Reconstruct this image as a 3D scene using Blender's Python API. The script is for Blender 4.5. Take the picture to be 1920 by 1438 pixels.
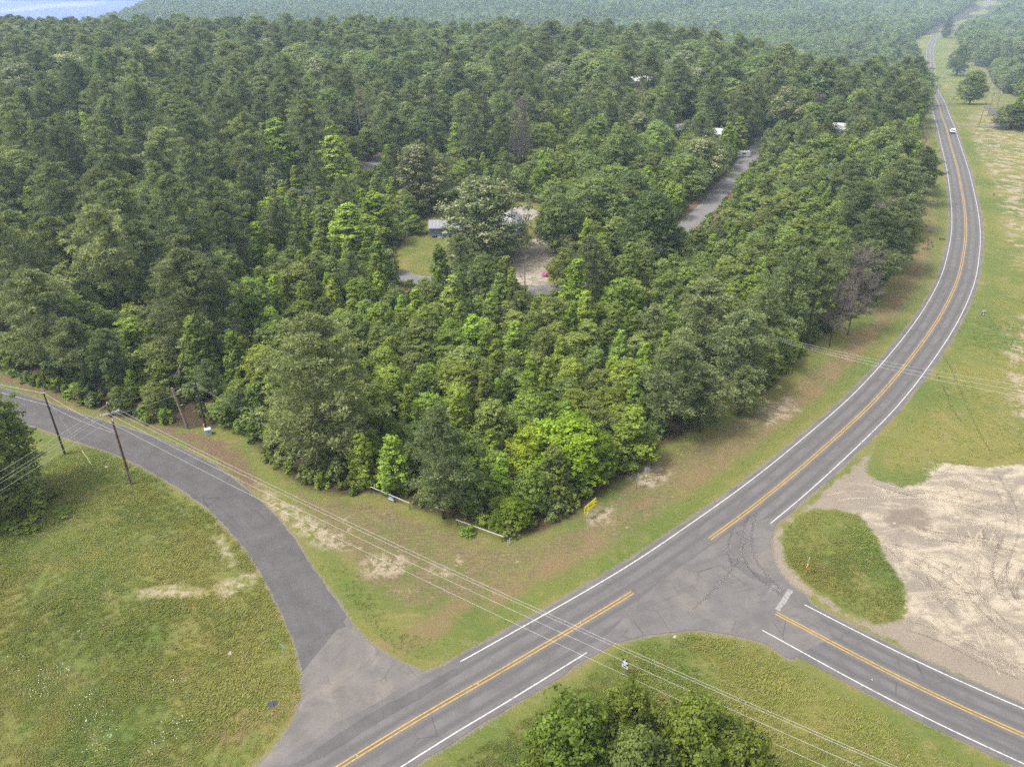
import bpy, math, random
import numpy as np
R = math.radians
C = bpy.context.scene
for o in list(bpy.data.objects):
    bpy.data.objects.remove(o, do_unlink=True)
COL = C.collection

# ---------------------------------------------------------------- camera, light, exposure
cam = bpy.data.objects.new('camera', bpy.data.cameras.new('camera'))
COL.objects.link(cam)
cam.location = (0, 0, 68)
cam.rotation_euler = (R(90 - 29.365), 0, 0)
cam.data.sensor_width = 36
cam.data.lens = 26.625
cam.data.clip_start = 1
cam.data.clip_end = 20000
C.camera = cam

SUN_EL, SUN_AZ = R(58), R(-110)            # azimuth from +Y, clockwise: light from the left, a little behind the camera
world = bpy.data.worlds.new('World')
C.world = world
world.use_nodes = True
wn = world.node_tree
wn.nodes.clear()
w_out = wn.nodes.new('ShaderNodeOutputWorld')
w_bg = wn.nodes.new('ShaderNodeBackground')
w_sky = wn.nodes.new('ShaderNodeTexSky')
w_hsv = wn.nodes.new('ShaderNodeHueSaturation')
w_sky.sky_type = 'NISHITA'
w_sky.sun_disc = False
w_sky.sun_elevation = SUN_EL
w_sky.sun_rotation = SUN_AZ
w_sky.air_density = 1.2
w_sky.dust_density = 4.0
w_hsv.inputs['Saturation'].default_value = 0.16   # cloud-veiled sky
wn.links.new(w_sky.outputs[0], w_hsv.inputs['Color'])
wn.links.new(w_hsv.outputs[0], w_bg.inputs['Color'])
wn.links.new(w_bg.outputs[0], w_out.inputs['Surface'])
w_bg.inputs['Strength'].default_value = 0.122

sun = bpy.data.objects.new('sun', bpy.data.lights.new('sun', 'SUN'))
COL.objects.link(sun)
sun.data.energy = 1.5
sun.data.angle = R(10)
sun.data.color = (1.0, 0.94, 0.84)
sd = (math.sin(SUN_AZ) * math.cos(SUN_EL), math.cos(SUN_AZ) * math.cos(SUN_EL), math.sin(SUN_EL))
from mathutils import Vector, Matrix
sun.rotation_euler = Vector(sd).to_track_quat('Z', 'Y').to_euler()
sun.location = (0, 0, 200)

C.view_settings.view_transform = 'Standard'
C.view_settings.look = 'None'
C.view_settings.exposure = 2.03
C.view_settings.gamma = 1
C.view_settings.use_curve_mapping = False
cy = C.cycles
cy.max_bounces = 5
cy.diffuse_bounces = 3
cy.glossy_bounces = 1
cy.transmission_bounces = 2
cy.transparent_max_bounces = 32
cy.volume_bounces = 1
cy.caustics_reflective = False
cy.caustics_refractive = False
cy.use_adaptive_sampling = False
cy.adaptive_threshold = 0.015
cy.use_denoising = False

# ---------------------------------------------------------------- helpers
rng = np.random.default_rng(7)
random.seed(7)


def tag(o, label=None, cat=None, group=None, kind=None):
    if label: o['label'] = label
    if cat: o['category'] = cat
    if group: o['group'] = group
    if kind: o['kind'] = kind
    return o


def thing(name, label, cat, loc=(0, 0, 0), rz=0.0, group=None):
    o = bpy.data.objects.new(name, None)
    o.empty_display_size = 0.2
    o.location = loc
    o.rotation_euler = (0, 0, rz)
    COL.objects.link(o)
    return tag(o, label, cat, group)


def link(name, me, parent=None, loc=None):
    o = bpy.data.objects.new(name, me)
    COL.objects.link(o)
    if parent: o.parent = parent
    if loc: o.location = loc
    return o


def mesh_from(name, V, polys, mat, smooth=False, mats=None, mi=None):
    """V (n,3), polys (m,k) integer array of equal-sized faces."""
    V = np.asarray(V, np.float32)
    P = np.asarray(polys, np.int32)
    me = bpy.data.meshes.new(name)
    me.vertices.add(len(V))
    me.vertices.foreach_set('co', V.ravel())
    m, k = P.shape
    me.loops.add(m * k)
    me.loops.foreach_set('vertex_index', P.ravel())
    me.polygons.add(m)
    me.polygons.foreach_set('loop_start', np.arange(0, m * k, k, dtype=np.int32))
    me.polygons.foreach_set('loop_total', np.full(m, k, np.int32))
    if smooth: me.polygons.foreach_set('use_smooth', np.ones(m, bool))
    for q in (mats or [mat]):
        me.materials.append(q)
    if mi is not None: me.polygons.foreach_set('material_index', np.asarray(mi, np.int32))
    me.update(calc_edges=True)
    return me


class MB:
    """collects simple solids into one mesh"""
    def __init__(self):
        self.v, self.f = [], []

    def add(self, vs, fs):
        n = len(self.v)
        self.v += [tuple(p) for p in vs]
        self.f += [tuple(i + n for i in f) for f in fs]
        return self

    def box(self, c, s, rz=0.0, M=None):
        hx, hy, hz = s[0] / 2, s[1] / 2, s[2] / 2
        vs = [Vector((x, y, z)) for z in (-hz, hz) for y in (-hy, hy) for x in (-hx, hx)]
        rot = M if M is not None else Matrix.Rotation(rz, 3, 'Z')
        vs = [rot @ p + Vector(c) for p in vs]
        return self.add(vs, [(0, 2, 3, 1), (4, 5, 7, 6), (0, 1, 5, 4), (2, 6, 7, 3), (0, 4, 6, 2), (1, 3, 7, 5)])

    def tube(self, pts, rad, n=6, caps=True):
        pts = [Vector(p) for p in pts]
        rs = rad if hasattr(rad, '__len__') else [rad] * len(pts)
        vs, fs = [], []
        for i, p in enumerate(pts):
            d = (pts[min(i + 1, len(pts) - 1)] - pts[max(i - 1, 0)]).normalized()
            a = d.cross(Vector((0, 0, 1)))
            if a.length < 1e-3: a = Vector((1, 0, 0))
            a.normalize()
            b = d.cross(a)
            for k in range(n):
                t = 2 * math.pi * k / n
                vs.append(p + (a * math.cos(t) + b * math.sin(t)) * rs[i])
        for i in range(len(pts) - 1):
            for k in range(n):
                fs.append((i * n + k, i * n + (k + 1) % n, (i + 1) * n + (k + 1) % n, (i + 1) * n + k))
        if caps:
            fs.append(tuple(range(n - 1, -1, -1)))
            fs.append(tuple(range((len(pts) - 1) * n, len(pts) * n)))
        return self.add(vs, fs)

    def prism(self, poly, d, M=None, off=(0, 0, 0)):
        """poly in local XZ, thickness d along local Y"""
        n = len(poly)
        vs = [Vector((x, -d / 2, z)) for x, z in poly] + [Vector((x, d / 2, z)) for x, z in poly]
        if M is not None: vs = [M @ p for p in vs]
        vs = [p + Vector(off) for p in vs]
        return self.add(vs, [tuple(range(n)), tuple(range(2 * n - 1, n - 1, -1))] + [(i, i + n, (i + 1) % n + n, (i + 1) % n) for i in range(n)])

    def mesh(self, name, mat, smooth=False):
        me = bpy.data.meshes.new(name)
        me.from_pydata([tuple(p) for p in self.v], [], self.f)
        me.materials.append(mat)
        if smooth:
            for p in me.polygons: p.use_smooth = True
        me.update()
        return me

    def build(self, name, mat, parent=None, smooth=False):
        return link(name, self.mesh(name, mat, smooth), parent)


# ---------------------------------------------------------------- materials
class NT:
    def __init__(self, name):
        self.m = bpy.data.materials.new(name)
        self.m.use_nodes = True
        self.t = self.m.node_tree
        self.t.nodes.clear()
        self.out = self.t.nodes.new('ShaderNodeOutputMaterial')

    def n(self, typ, **kw):
        q = self.t.nodes.new('ShaderNode' + typ)
        for k, v in kw.items(): setattr(q, k, v)
        return q

    def put(self, sock, v):
        if isinstance(v, bpy.types.NodeSocket): self.t.links.new(v, sock)
        elif isinstance(v, (tuple, list)) and len(v) == 3 and sock.type == 'RGBA': sock.default_value = (*v, 1)
        else: sock.default_value = v

    def math(self, op, a, b=0.0, c=None, clamp=False):
        q = self.n('Math', operation=op, use_clamp=clamp)
        self.put(q.inputs[0], a); self.put(q.inputs[1], b)
        if c is not None: self.put(q.inputs[2], c)
        return q.outputs[0]

    def mix(self, f, a, b, blend='MIX'):
        q = self.n('Mix', data_type='RGBA', blend_type=blend)
        self.put(q.inputs['Factor'], f)
        self.put(q.inputs[6], a); self.put(q.inputs[7], b)
        return q.outputs[2]

    def noise(self, scale, detail=3.0, vec=None, rough=0.55, dist=0.0, color=False):
        q = self.n('TexNoise')
        if vec is not None: self.put(q.inputs['Vector'], vec)
        q.inputs['Scale'].default_value = scale
        q.inputs['Detail'].default_value = detail
        q.inputs['Roughness'].default_value = rough
        q.inputs['Distortion'].default_value = dist
        return q.outputs['Color' if color else 'Fac']

    def ramp(self, v, a, b, lo=0.0, hi=1.0, smooth=True):
        q = self.n('MapRange', interpolation_type='SMOOTHSTEP' if smooth else 'LINEAR', clamp=True)
        self.put(q.inputs['Value'], v)
        q.inputs['From Min'].default_value = a; q.inputs['From Max'].default_value = b
        q.inputs['To Min'].default_value = lo; q.inputs['To Max'].default_value = hi
        return q.outputs[0]

    def pos(self):
        return self.n('NewGeometry').outputs['Position']

    def scaled(self, vec, s, rz=0.0):
        q = self.n('Mapping')
        self.put(q.inputs['Vector'], vec)
        q.inputs['Rotation'].default_value = (0, 0, rz)
        q.inputs['Scale'].default_value = s
        return q.outputs[0]

    def attr(self, name):
        return self.n('Attribute', attribute_name=name).outputs['Fac']

    def bump(self, h, strength, dist):
        q = self.n('Bump')
        q.inputs['Strength'].default_value = strength
        q.inputs['Distance'].default_value = dist
        self.put(q.inputs['Height'], h)
        return q.outputs[0]

    def finish(self, color, rough=0.9, spec=0.2, normal=None, metal=0.0):
        b = self.n('BsdfPrincipled')
        self.put(b.inputs['Base Color'], color)
        self.put(b.inputs['Roughness'], rough)
        b.inputs['Specular IOR Level'].default_value = spec
        b.inputs['Metallic'].default_value = metal
        if normal is not None: self.put(b.inputs['Normal'], normal)
        self.t.links.new(b.outputs[0], self.out.inputs['Surface'])
        return self.m


def plain(name, col, rough=0.7, spec=0.3, var=0.25, scale=4.0, metal=0.0):
    t = NT(name)
    p = t.n('TexCoord').outputs['Object']
    f = t.noise(scale, 4, p)
    c = t.mix(t.ramp(f, 0.3, 0.7), tuple(x * (1 - var) for x in col), tuple(min(1, x * (1 + var)) for x in col))
    return t.finish(c, rough, spec, metal=metal)


def grass_colour(t, p):
    big = t.noise(0.045, 3, p)
    mid = t.noise(0.35, 4, p, 0.6)
    fine = t.noise(3.2, 4, p, 0.7)
    st = t.noise(1.0, 4, t.scaled(p, (0.55, 2.6, 1), R(35)), 0.65)
    c = t.mix(t.ramp(big, 0.36, 0.62), (0.0489, 0.0703, 0.0148), (0.0930, 0.0896, 0.0245))
    c = t.mix(t.ramp(mid, 0.48, 0.78, 0, 0.8), c, (0.1302, 0.1005, 0.0426))
    c = t.mix(t.ramp(mid, 0.44, 0.22, 0, 0.75), c, (0.0473, 0.0825, 0.0131))
    c = t.mix(t.ramp(st, 0.5, 0.75, 0, 0.55), c, (0.1460, 0.1220, 0.0614))
    c = t.mix(t.ramp(fine, 0.50, 0.28, 0, 0.32), c, (0.0285, 0.0395, 0.0099))
    return c, fine, mid


def ground_material():
    t = NT('ground_cover')
    p = t.pos()
    g, fine, mid = grass_colour(t, p)
    n1 = t.noise(0.5, 5, p, 0.65)
    n2 = t.noise(2.4, 4, p, 0.7)
    n3 = t.noise(9.0, 3, p, 0.7)
    wob = t.math('ADD', t.math('MULTIPLY', t.math('SUBTRACT', n1, 0.5), 7.0), t.math('MULTIPLY', t.math('SUBTRACT', n2, 0.5), 3.0))

    def mask(name, amp=1.0, w=0.5):
        v = t.math('ADD', t.attr(name), t.math('MULTIPLY', wob, amp))
        return t.ramp(v, -w, w)
    # dry, thin lawn
    dryc = t.mix(t.ramp(n2, 0.35, 0.7), (0.0629, 0.0522, 0.0240), (0.1066, 0.0799, 0.0453))
    streak = t.noise(1.0, 5, t.scaled(p, (0.5, 4.0, 1), R(-52)), 0.75)
    dryc = t.mix(t.ramp(streak, 0.48, 0.66, 0, 0.7), dryc, (0.1332, 0.1044, 0.0634))
    dryc = t.mix(t.ramp(streak, 0.46, 0.30, 0, 0.75), dryc, (0.0475, 0.0446, 0.0187))
    dryc = t.mix(t.ramp(t.noise(5.0, 4, p, 0.8), 0.45, 0.25, 0, 0.6), dryc, (0.0418, 0.0360, 0.0173))
    c = t.mix(t.math('MULTIPLY', mask('z_dry', 0.9, 1.8), t.ramp(n1, 0.30, 0.62, 0.25, 0.95)), g, dryc)
    bare = t.math('MULTIPLY', mask('z_dry', 0.5, 1.5), t.ramp(t.noise(0.33, 5, p, 0.7), 0.60, 0.70))
    c = t.mix(bare, c, (0.1758, 0.1359, 0.0879))
    # mown band parallel to the highway
    hw = t.attr('d_hwy')
    band = t.math('MULTIPLY', t.ramp(hw, 7.0, 8.6), t.ramp(hw, 13.0, 10.0))
    band = t.math('MULTIPLY', band, t.ramp(t.noise(0.16, 4, p), 0.40, 0.58))
    c = t.mix(t.math('MULTIPLY', band, 0.75), c, t.mix(n2, (0.0852, 0.0586, 0.0320), (0.1279, 0.0879, 0.0490)))
    # greener strip on the verge
    dr = t.attr('d_road')
    verge = t.math('MULTIPLY', t.ramp(dr, 0.9, 1.6), t.ramp(dr, 5.0, 2.6))
    c = t.mix(t.math('MULTIPLY', verge, t.ramp(n1, 0.3, 0.6, 0.1, 0.55)), c, t.mix(n2, (0.046, 0.066, 0.014), (0.072, 0.086, 0.021)))
    # forest floor and needle litter
    lit = t.mix(t.ramp(n2, 0.35, 0.65), (0.0213, 0.0160, 0.0096), (0.0453, 0.0320, 0.0186))
    c = t.mix(mask('z_wood', 0.35, 0.9), c, lit)
    nee = t.mix(t.ramp(n2, 0.3, 0.7), (0.0639, 0.0426, 0.0266), (0.1012, 0.0666, 0.0426))
    nm = t.math('MULTIPLY', mask('z_needle', 0.6, 0.8), t.ramp(n1, 0.32, 0.55, 0.25, 1.0))
    c = t.mix(nm, c, nee)
    # sand
    tracks = t.noise(0.21, 6, t.scaled(p, (0.8, 1.25, 1), R(-30)), 0.66, 0.7)
    scuff = t.noise(0.9, 5, t.scaled(p, (0.45, 1.6, 1), R(-38)), 0.7, 0.5)
    sandc = t.mix(t.ramp(tracks, 0.40, 0.60), (0.1316, 0.1119, 0.0908), (0.2297, 0.1956, 0.1492))
    sandc = t.mix(t.ramp(scuff, 0.50, 0.68, 0, 0.75), sandc, (0.1184, 0.1005, 0.0823))
    sandc = t.mix(t.ramp(scuff, 0.42, 0.28, 0, 0.6), sandc, (0.2631, 0.2275, 0.1757))
    sandc = t.mix(t.ramp(n3, 0.6, 0.25, 0, 0.3), sandc, (0.0745, 0.0617, 0.0497))
    dust = t.mix(n2, (0.1071, 0.0880, 0.0710), (0.1461, 0.1207, 0.0951))
    sandc = t.mix(t.ramp(t.math('ADD', dr, t.math('MULTIPLY', wob, 0.5)), 7.0, 3.0, 0, 0.9), sandc, dust)
    sm = mask('z_sand', 0.45, 0.35)
    c = t.mix(sm, c, sandc)
    spot = t.math('MULTIPLY', mask('z_bare', 0.35, 1.1), t.ramp(t.noise(0.8, 5, p, 0.75), 0.42, 0.56))
    c = t.mix(spot, c, t.mix(n2, (0.1440, 0.1152, 0.0828), (0.2232, 0.1836, 0.1332)))
    patch = t.math('MULTIPLY', mask('z_patchy', 0.3, 2.0), t.ramp(t.noise(0.22, 6, p, 0.75), 0.46, 0.60))
    c = t.mix(patch, c, t.mix(n2, (0.1385, 0.1092, 0.0799), (0.2131, 0.1732, 0.1305)))
    c = t.mix(t.math('MULTIPLY', mask('z_damp', 0.6, 0.9), t.ramp(n1, 0.25, 0.55, 0.45, 0.95)), c, t.mix(n2, (0.085, 0.068, 0.054), (0.120, 0.097, 0.078)))
    # gravelly shoulder
    gr = t.mix(t.ramp(n3, 0.3, 0.7), (0.0586, 0.0506, 0.0426), (0.1439, 0.1252, 0.1039))
    c = t.mix(t.ramp(t.math('ADD', dr, t.math('MULTIPLY', t.math('SUBTRACT', n2, 0.5), 1.8)), 0.55, 0.10), c, gr)
    hgt_ = t.math('ADD', t.math('MULTIPLY', fine, 0.6), t.math('MULTIPLY', n3, 0.4))
    nb = t.bump(hgt_, 0.7, 0.25)
    return t.finish(c, 0.95, 0.1, nb)


def asphalt_material(name, base, wheel=0.0, patch=0.5, dusty=0.0):
    t = NT(name)
    uv = t.n('UVMap').outputs[0]
    p = t.pos()
    sep = t.n('SeparateXYZ'); t.put(sep.inputs[0], uv)
    u, v = sep.outputs[0], sep.outputs[1]
    agg = t.noise(14, 3, p, 0.8)
    blot = t.noise(0.35, 5, p, 0.65)
    long_ = t.noise(1.0, 4, t.scaled(uv, (1.4, 0.06, 1)), 0.6)
    c = t.mix(t.ramp(blot, 0.3, 0.7), tuple(x * 0.84 for x in base), tuple(x * 1.15 for x in base))
    c = t.mix(t.ramp(long_, 0.52, 0.78, 0, patch), c, tuple(x * 0.62 for x in base))
    c = t.mix(t.ramp(long_, 0.45, 0.25, 0, patch), c, tuple(x * 1.28 for x in base))
    if wheel:
        au = t.math('ABSOLUTE', u)
        d = t.math('MINIMUM', t.math('ABSOLUTE', t.math('SUBTRACT', au, 0.95)), t.math('ABSOLUTE', t.math('SUBTRACT', au, 2.65)))
        c = t.mix(t.math('MULTIPLY', t.ramp(d, 0.55, 0.1), t.ramp(blot, 0.2, 0.7, wheel * 0.5, wheel)), c, tuple(x * k for x, k in zip(base, (0.70, 0.71, 0.74))))
    c = t.mix(t.ramp(agg, 0.56, 0.76, 0, 0.7), c, tuple(x * 2.0 for x in base))
    c = t.mix(t.ramp(agg, 0.46, 0.24, 0, 0.7), c, tuple(x * 0.45 for x in base))
    if dusty: c = t.mix(t.ramp(t.noise(0.22, 5, p, 0.7, 0.6), 0.48, 0.70, 0, dusty), c, (0.118, 0.100, 0.082))
    vo = t.n('TexVoronoi', feature='DISTANCE_TO_EDGE')
    t.put(vo.inputs['Vector'], t.math('ADD', 0, 0) if False else t.scaled(p, (1, 1, 1)))
    vo.inputs['Scale'].default_value = 0.22
    crack = t.math('MULTIPLY', t.ramp(vo.outputs['Distance'], 0.012, 0.004), t.ramp(t.noise(0.2, 2, p), 0.5, 0.65))
    c = t.mix(t.math('MULTIPLY', crack, 0.55), c, tuple(x * 0.35 for x in base))
    return t.finish(c, 0.85, 0.25, t.bump(agg, 0.25, 0.03))


def paint_material(name, col, under=(0.055, 0.053, 0.053), wear=0.5):
    t = NT(name)
    p = t.pos()
    w = t.noise(3.5, 5, p, 0.75)
    w2 = t.noise(0.5, 3, p)
    f = t.math('MULTIPLY', t.ramp(w, 0.42, 0.66), t.ramp(w2, 0.3, 0.7, wear * 0.5, min(1.0, wear * 1.5)))
    return t.finish(t.mix(f, col, under), 0.7, 0.3)


def leaf_material(name, base, light, trans=0.3, sheen=0.35, tips=None):
    t = NT(name)
    oi = t.n('ObjectInfo')
    lv = t.attr('leaf')
    c = t.mix(lv, tuple(x * 0.72 for x in base), light)
    if tips: c = t.mix(t.attr('tip'), c, tips)
    c = t.mix(1.0, c, oi.outputs['Color'], 'MULTIPLY')
    rnd = t.n('HueSaturation')
    t.put(rnd.inputs['Color'], c)
    t.put(rnd.inputs['Value'], t.ramp(oi.outputs['Random'], 0, 1, 0.70, 1.30, False))
    r2 = t.math('FRACT', t.math('MULTIPLY', oi.outputs['Random'], 17.31))
    t.put(rnd.inputs['Hue'], t.ramp(r2, 0, 1, 0.478, 0.512, False))
    c = rnd.outputs[0]
    b = t.n('BsdfPrincipled')
    t.put(b.inputs['Base Color'], c)
    b.inputs['Roughness'].default_value = 0.55
    b.inputs['Specular IOR Level'].default_value = sheen
    tr = t.n('BsdfTranslucent')
    t.put(tr.inputs['Color'], t.mix(1.0, c, (1.15, 1.25, 0.6), 'MULTIPLY'))
    mx = t.n('MixShader')
    mx.inputs[0].default_value = trans
    t.t.links.new(b.outputs[0], mx.inputs[1]); t.t.links.new(tr.outputs[0], mx.inputs[2])
    t.t.links.new(mx.outputs[0], t.out.inputs['Surface'])
    return t.m


M = {}
M['ground'] = ground_material()
M['highway'] = asphalt_material('highway_asphalt', (0.0674, 0.0622, 0.0620), 0.9, 0.6)
M['side'] = asphalt_material('side_road_asphalt', (0.0650, 0.0602, 0.0609), 0.85, 0.6)
M['county'] = asphalt_material('county_road_asphalt', (0.0487, 0.0451, 0.0459), 0.0, 0.6)
M['apron'] = asphalt_material('apron_asphalt', (0.0760, 0.0689, 0.0655), 0.0, 0.55, 0.75)
M['mouth'] = asphalt_material('junction_asphalt', (0.0698, 0.0642, 0.0633), 0.0, 0.5, 0.35)
M['lane'] = asphalt_material('old_lane_asphalt', (0.0958, 0.0894, 0.0870), 0.0, 0.5)
M['dark_patch'] = asphalt_material('asphalt_patch', (0.0503, 0.0467, 0.0475), 0.0, 0.3)
M['mark'] = asphalt_material('tyre_marked_asphalt', (0.0552, 0.0511, 0.0514), 0.0, 0.4)
M['ghost'] = asphalt_material('ghost_line_asphalt', (0.0796, 0.0750, 0.0744), 0.0, 0.4)
M['white_paint'] = paint_material('white_road_paint', (0.29, 0.283, 0.275), wear=0.55)
M['old_paint'] = paint_material('worn_road_paint', (0.15, 0.147, 0.142), wear=1.0)
M['yellow_paint'] = paint_material('yellow_road_paint', (0.26, 0.155, 0.020), wear=0.6)
M['bark'] = plain('grey_brown_bark', (0.095, 0.075, 0.060), 0.95, 0.1, 0.4, 3)
M['pine_bark'] = plain('pine_bark', (0.085, 0.066, 0.056), 0.95, 0.1, 0.4, 3)
M['dead_wood'] = plain('dead_wood', (0.090, 0.076, 0.068), 0.95, 0.1, 0.3, 3)
M['pole_wood'] = plain('creosoted_pole_wood', (0.060, 0.034, 0.022), 0.9, 0.2, 0.5, 2)
M['dark_pole'] = plain('dark_pole_wood', (0.030, 0.020, 0.017), 0.9, 0.2, 0.4, 2)
M['grey_pole'] = plain('weathered_pole_wood', (0.125, 0.095, 0.075), 0.95, 0.1, 0.3, 2)
M['arm'] = plain('grey_crossarm_wood', (0.20, 0.187, 0.174), 0.8, 0.2, 0.2, 5)
M['wire'] = plain('aluminium_wire', (0.24, 0.24, 0.236), 0.5, 0.4, 0.05, 1)
M['steel'] = plain('galvanised_steel', (0.26, 0.26, 0.27), 0.45, 0.5, 0.15, 5, 0.4)
M['ceramic'] = plain('grey_porcelain', (0.26, 0.265, 0.265), 0.3, 0.5, 0.1, 5)
M['white'] = plain('white_paint', (0.28, 0.276, 0.26), 0.6, 0.3, 0.12, 3)
M['sign_back'] = plain('sign_back_aluminium', (0.155, 0.160, 0.175), 0.45, 0.5, 0.12, 6, 0.3)
M['sign_yellow'] = plain('sign_yellow', (0.60, 0.49, 0.008), 0.5, 0.4, 0.04, 3)
M['sign_black'] = plain('sign_black', (0.012, 0.012, 0.014), 0.5, 0.4, 0.1, 3)
M['sign_white'] = plain('sign_white', (0.30, 0.31, 0.32), 0.5, 0.4, 0.05, 3)
M['sign_red'] = plain('sign_red', (0.36, 0.012, 0.014), 0.5, 0.4, 0.05, 3)
M['sign_navy'] = plain('sign_navy', (0.025, 0.04, 0.11), 0.5, 0.4, 0.1, 3)
M['sign_green'] = plain('sign_green', (0.03, 0.14, 0.09), 0.5, 0.4, 0.1, 3)
M['orange'] = plain('orange_plastic', (0.60, 0.12, 0.02), 0.5, 0.4, 0.05, 3)
M['box_green'] = plain('pale_green_enamel', (0.22, 0.265, 0.25), 0.5, 0.4, 0.08, 3)
M['siding'] = plain('slate_blue_siding', (0.070, 0.100, 0.142), 0.7, 0.3, 0.08, 3)
M['roof_metal'] = plain('grey_roof_metal', (0.150, 0.154, 0.166), 0.4, 0.5, 0.06, 2, 0.3)
M['trim'] = plain('white_trim', (0.34, 0.345, 0.35), 0.6, 0.3, 0.05, 3)
M['glass'] = plain('dark_window_glass', (0.020, 0.024, 0.030), 0.12, 0.6, 0.1, 2)
M['roof_white'] = plain('white_roof_metal', (0.34, 0.345, 0.355), 0.35, 0.5, 0.04, 1)
M['brick'] = plain('red_brown_wall', (0.12, 0.085, 0.07), 0.85, 0.2, 0.15, 2)
M['concrete'] = plain('drive_concrete', (0.150, 0.135, 0.118), 0.9, 0.2, 0.25, 0.6)
M['car_white'] = plain('white_car_paint', (0.72, 0.73, 0.75), 0.25, 0.6, 0.02, 1)
M['rubber'] = plain('tyre_rubber', (0.018, 0.018, 0.019), 0.8, 0.2, 0.1, 5)
M['chrome'] = plain('wheel_metal', (0.4, 0.4, 0.41), 0.3, 0.6, 0.05, 5, 0.7)
M['lamp_red'] = plain('tail_lamp_red', (0.30, 0.01, 0.012), 0.3, 0.5, 0.05, 3)
M['pink'] = plain('pink_blossom', (0.38, 0.10, 0.24), 0.7, 0.2, 0.2, 3)
M['stone'] = plain('pale_stone', (0.19, 0.175, 0.155), 0.9, 0.2, 0.2, 4)
M['petal'] = plain('white_petals', (0.36, 0.37, 0.33), 0.8, 0.2, 0.05, 3)
M['pine_leaf'] = leaf_material('pine_needles', (0.0904, 0.1198, 0.0452), (0.1695, 0.2034, 0.0814), 0.36, 0.12)
M['gum_leaf'] = leaf_material('sweetgum_leaves', (0.1037, 0.1539, 0.0337), (0.1891, 0.2461, 0.0618), 0.44, 0.12)
M['broad_leaf'] = leaf_material('broadleaf_leaves', (0.0928, 0.1338, 0.0336), (0.1806, 0.2250, 0.0671), 0.42, 0.12)
M['oak_leaf'] = leaf_material('oak_leaves', (0.0829, 0.1245, 0.0391), (0.1562, 0.2014, 0.0684), 0.36, 0.12)
M['oak_tips'] = leaf_material('pale_tipped_oak_leaves', (0.062, 0.092, 0.036), (0.120, 0.150, 0.066), 0.28, 0.12, tips=(0.25, 0.25, 0.155))
def tuft_material():
    t = NT('grass_blades')
    c, f, m_ = grass_colour(t, t.pos())
    oi = t.n('ObjectInfo')
    c = t.mix(t.ramp(oi.outputs['Random'], 0.0, 1.0, 0, 0.6, False), c, (0.120, 0.125, 0.042))
    c = t.mix(t.attr('leaf'), t.mix(1.0, c, (1.7, 1.75, 1.5), 'MULTIPLY'), t.mix(1.0, c, (2.5, 2.55, 2.1), 'MULTIPLY'))
    b = t.n('BsdfPrincipled'); t.put(b.inputs['Base Color'], c)
    b.inputs['Roughness'].default_value = 0.7; b.inputs['Specular IOR Level'].default_value = 0.2
    tr = t.n('BsdfTranslucent'); t.put(tr.inputs['Color'], c)
    mx = t.n('MixShader'); mx.inputs[0].default_value = 0.45
    t.t.links.new(b.outputs[0], mx.inputs[1]); t.t.links.new(tr.outputs[0], mx.inputs[2])
    t.t.links.new(mx.outputs[0], t.out.inputs['Surface'])
    return t.m
M['tuft'] = tuft_material()

# ---- ground plan: outlines in metres, camera at the origin looking along +Y
WOOD = [(-146.0,124.7),(-117.5,126.8),(-96.9,126.2),(-88.3,121.7),(-75.2,113.1),(-64.9,108.7),(-55.7,105.7),(-51.4,106.2),(-47.0,106.2),(-43.4,103.8),(-40.6,100.2),(-35.7,93.9),(-30.2,89.5),(-24.7,87.6),(-20.2,88.6),(-14.5,85.8),(-12.0,83.7),(-8.2,82.6),(-1.4,79.7),(2.9,79.1),(7.4,82.2),(11.4,85.8),(15.1,90.8),(18.1,93.1),(23.2,99.5),(33.3,108.2),(44.6,116.4),(54.4,129.0),(67.4,144.7),(82.9,160.4),(96.9,180.9),(116.6,211.0),(141.5,257.4),(160.4,296.0),(173.4,332.5),(188.6,364.9),(227.1,430.9),(300.5,572.8),(410.9,803.5),(450.8,899.4),(507.6,1061.2),(624.2,1254.5),(696.9,1389.8),(741.1,1434.2),(816.9,1529.2),(904.1,1641.2),(1150.0,2300.0),(-2200.0,2400.0),(-900.0,400.0)]
STAND = [(-42.9,103.0),(-51.0,124.7),(-49.8,138.3),(-40.7,146.0),(-25.8,148.7),(-17.0,146.0),(-6.7,143.9),(5.6,142.8),(17.2,148.7),(27.6,157.3),(37.1,170.2),(46.5,184.8),(55.9,201.6),(68.3,226.6),(79.8,254.0),(93.2,271.8),(102.8,271.8),(115.2,264.4),(117.9,244.3),(109.5,206.2),(103.1,188.8),(82.9,160.4),(53.7,126.8),(32.8,106.2),(17.9,91.5),(2.9,78.4),(-8.1,81.1),(-24.5,86.4),(-35.4,92.8)]
LAWN = [(-28.5,171.1),(-30.8,192.4),(-29.2,205.5),(-25.5,221.4),(-18.4,234.8),(-10.2,239.9),(0.0,239.3),(9.3,236.3),(10.6,226.6),(6.9,211.0),(7.8,206.2),(14.9,203.9),(17.0,192.9),(13.5,180.9),(15.6,173.6),(17.6,166.8),(9.9,162.9),(-7.4,163.9),(-20.1,166.8)]
EAST_WOOD = [(648.7,1213.1),(544.4,992.3),(490.0,861.1),(493.7,847.2),(393.7,644.4),(266.0,384.0),(337.7,404.4),(1099.4,1280.4),(1500.0,1800.0),(1010.6,1693.1),(915.7,1624.0),(853.2,1528.1),(721.4,1342.9)]

# ---------------------------------------------------------------- terrain
LAKE = [(-640, 1130), (-715, 1560), (-910, 2330), (-960, 2420), (-3300, 2500), (-3300, 1130)]


def sst(a, b, x):
    t = np.clip((x - a) / (b - a), 0, 1)
    return t * t * (3 - 2 * t)


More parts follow.
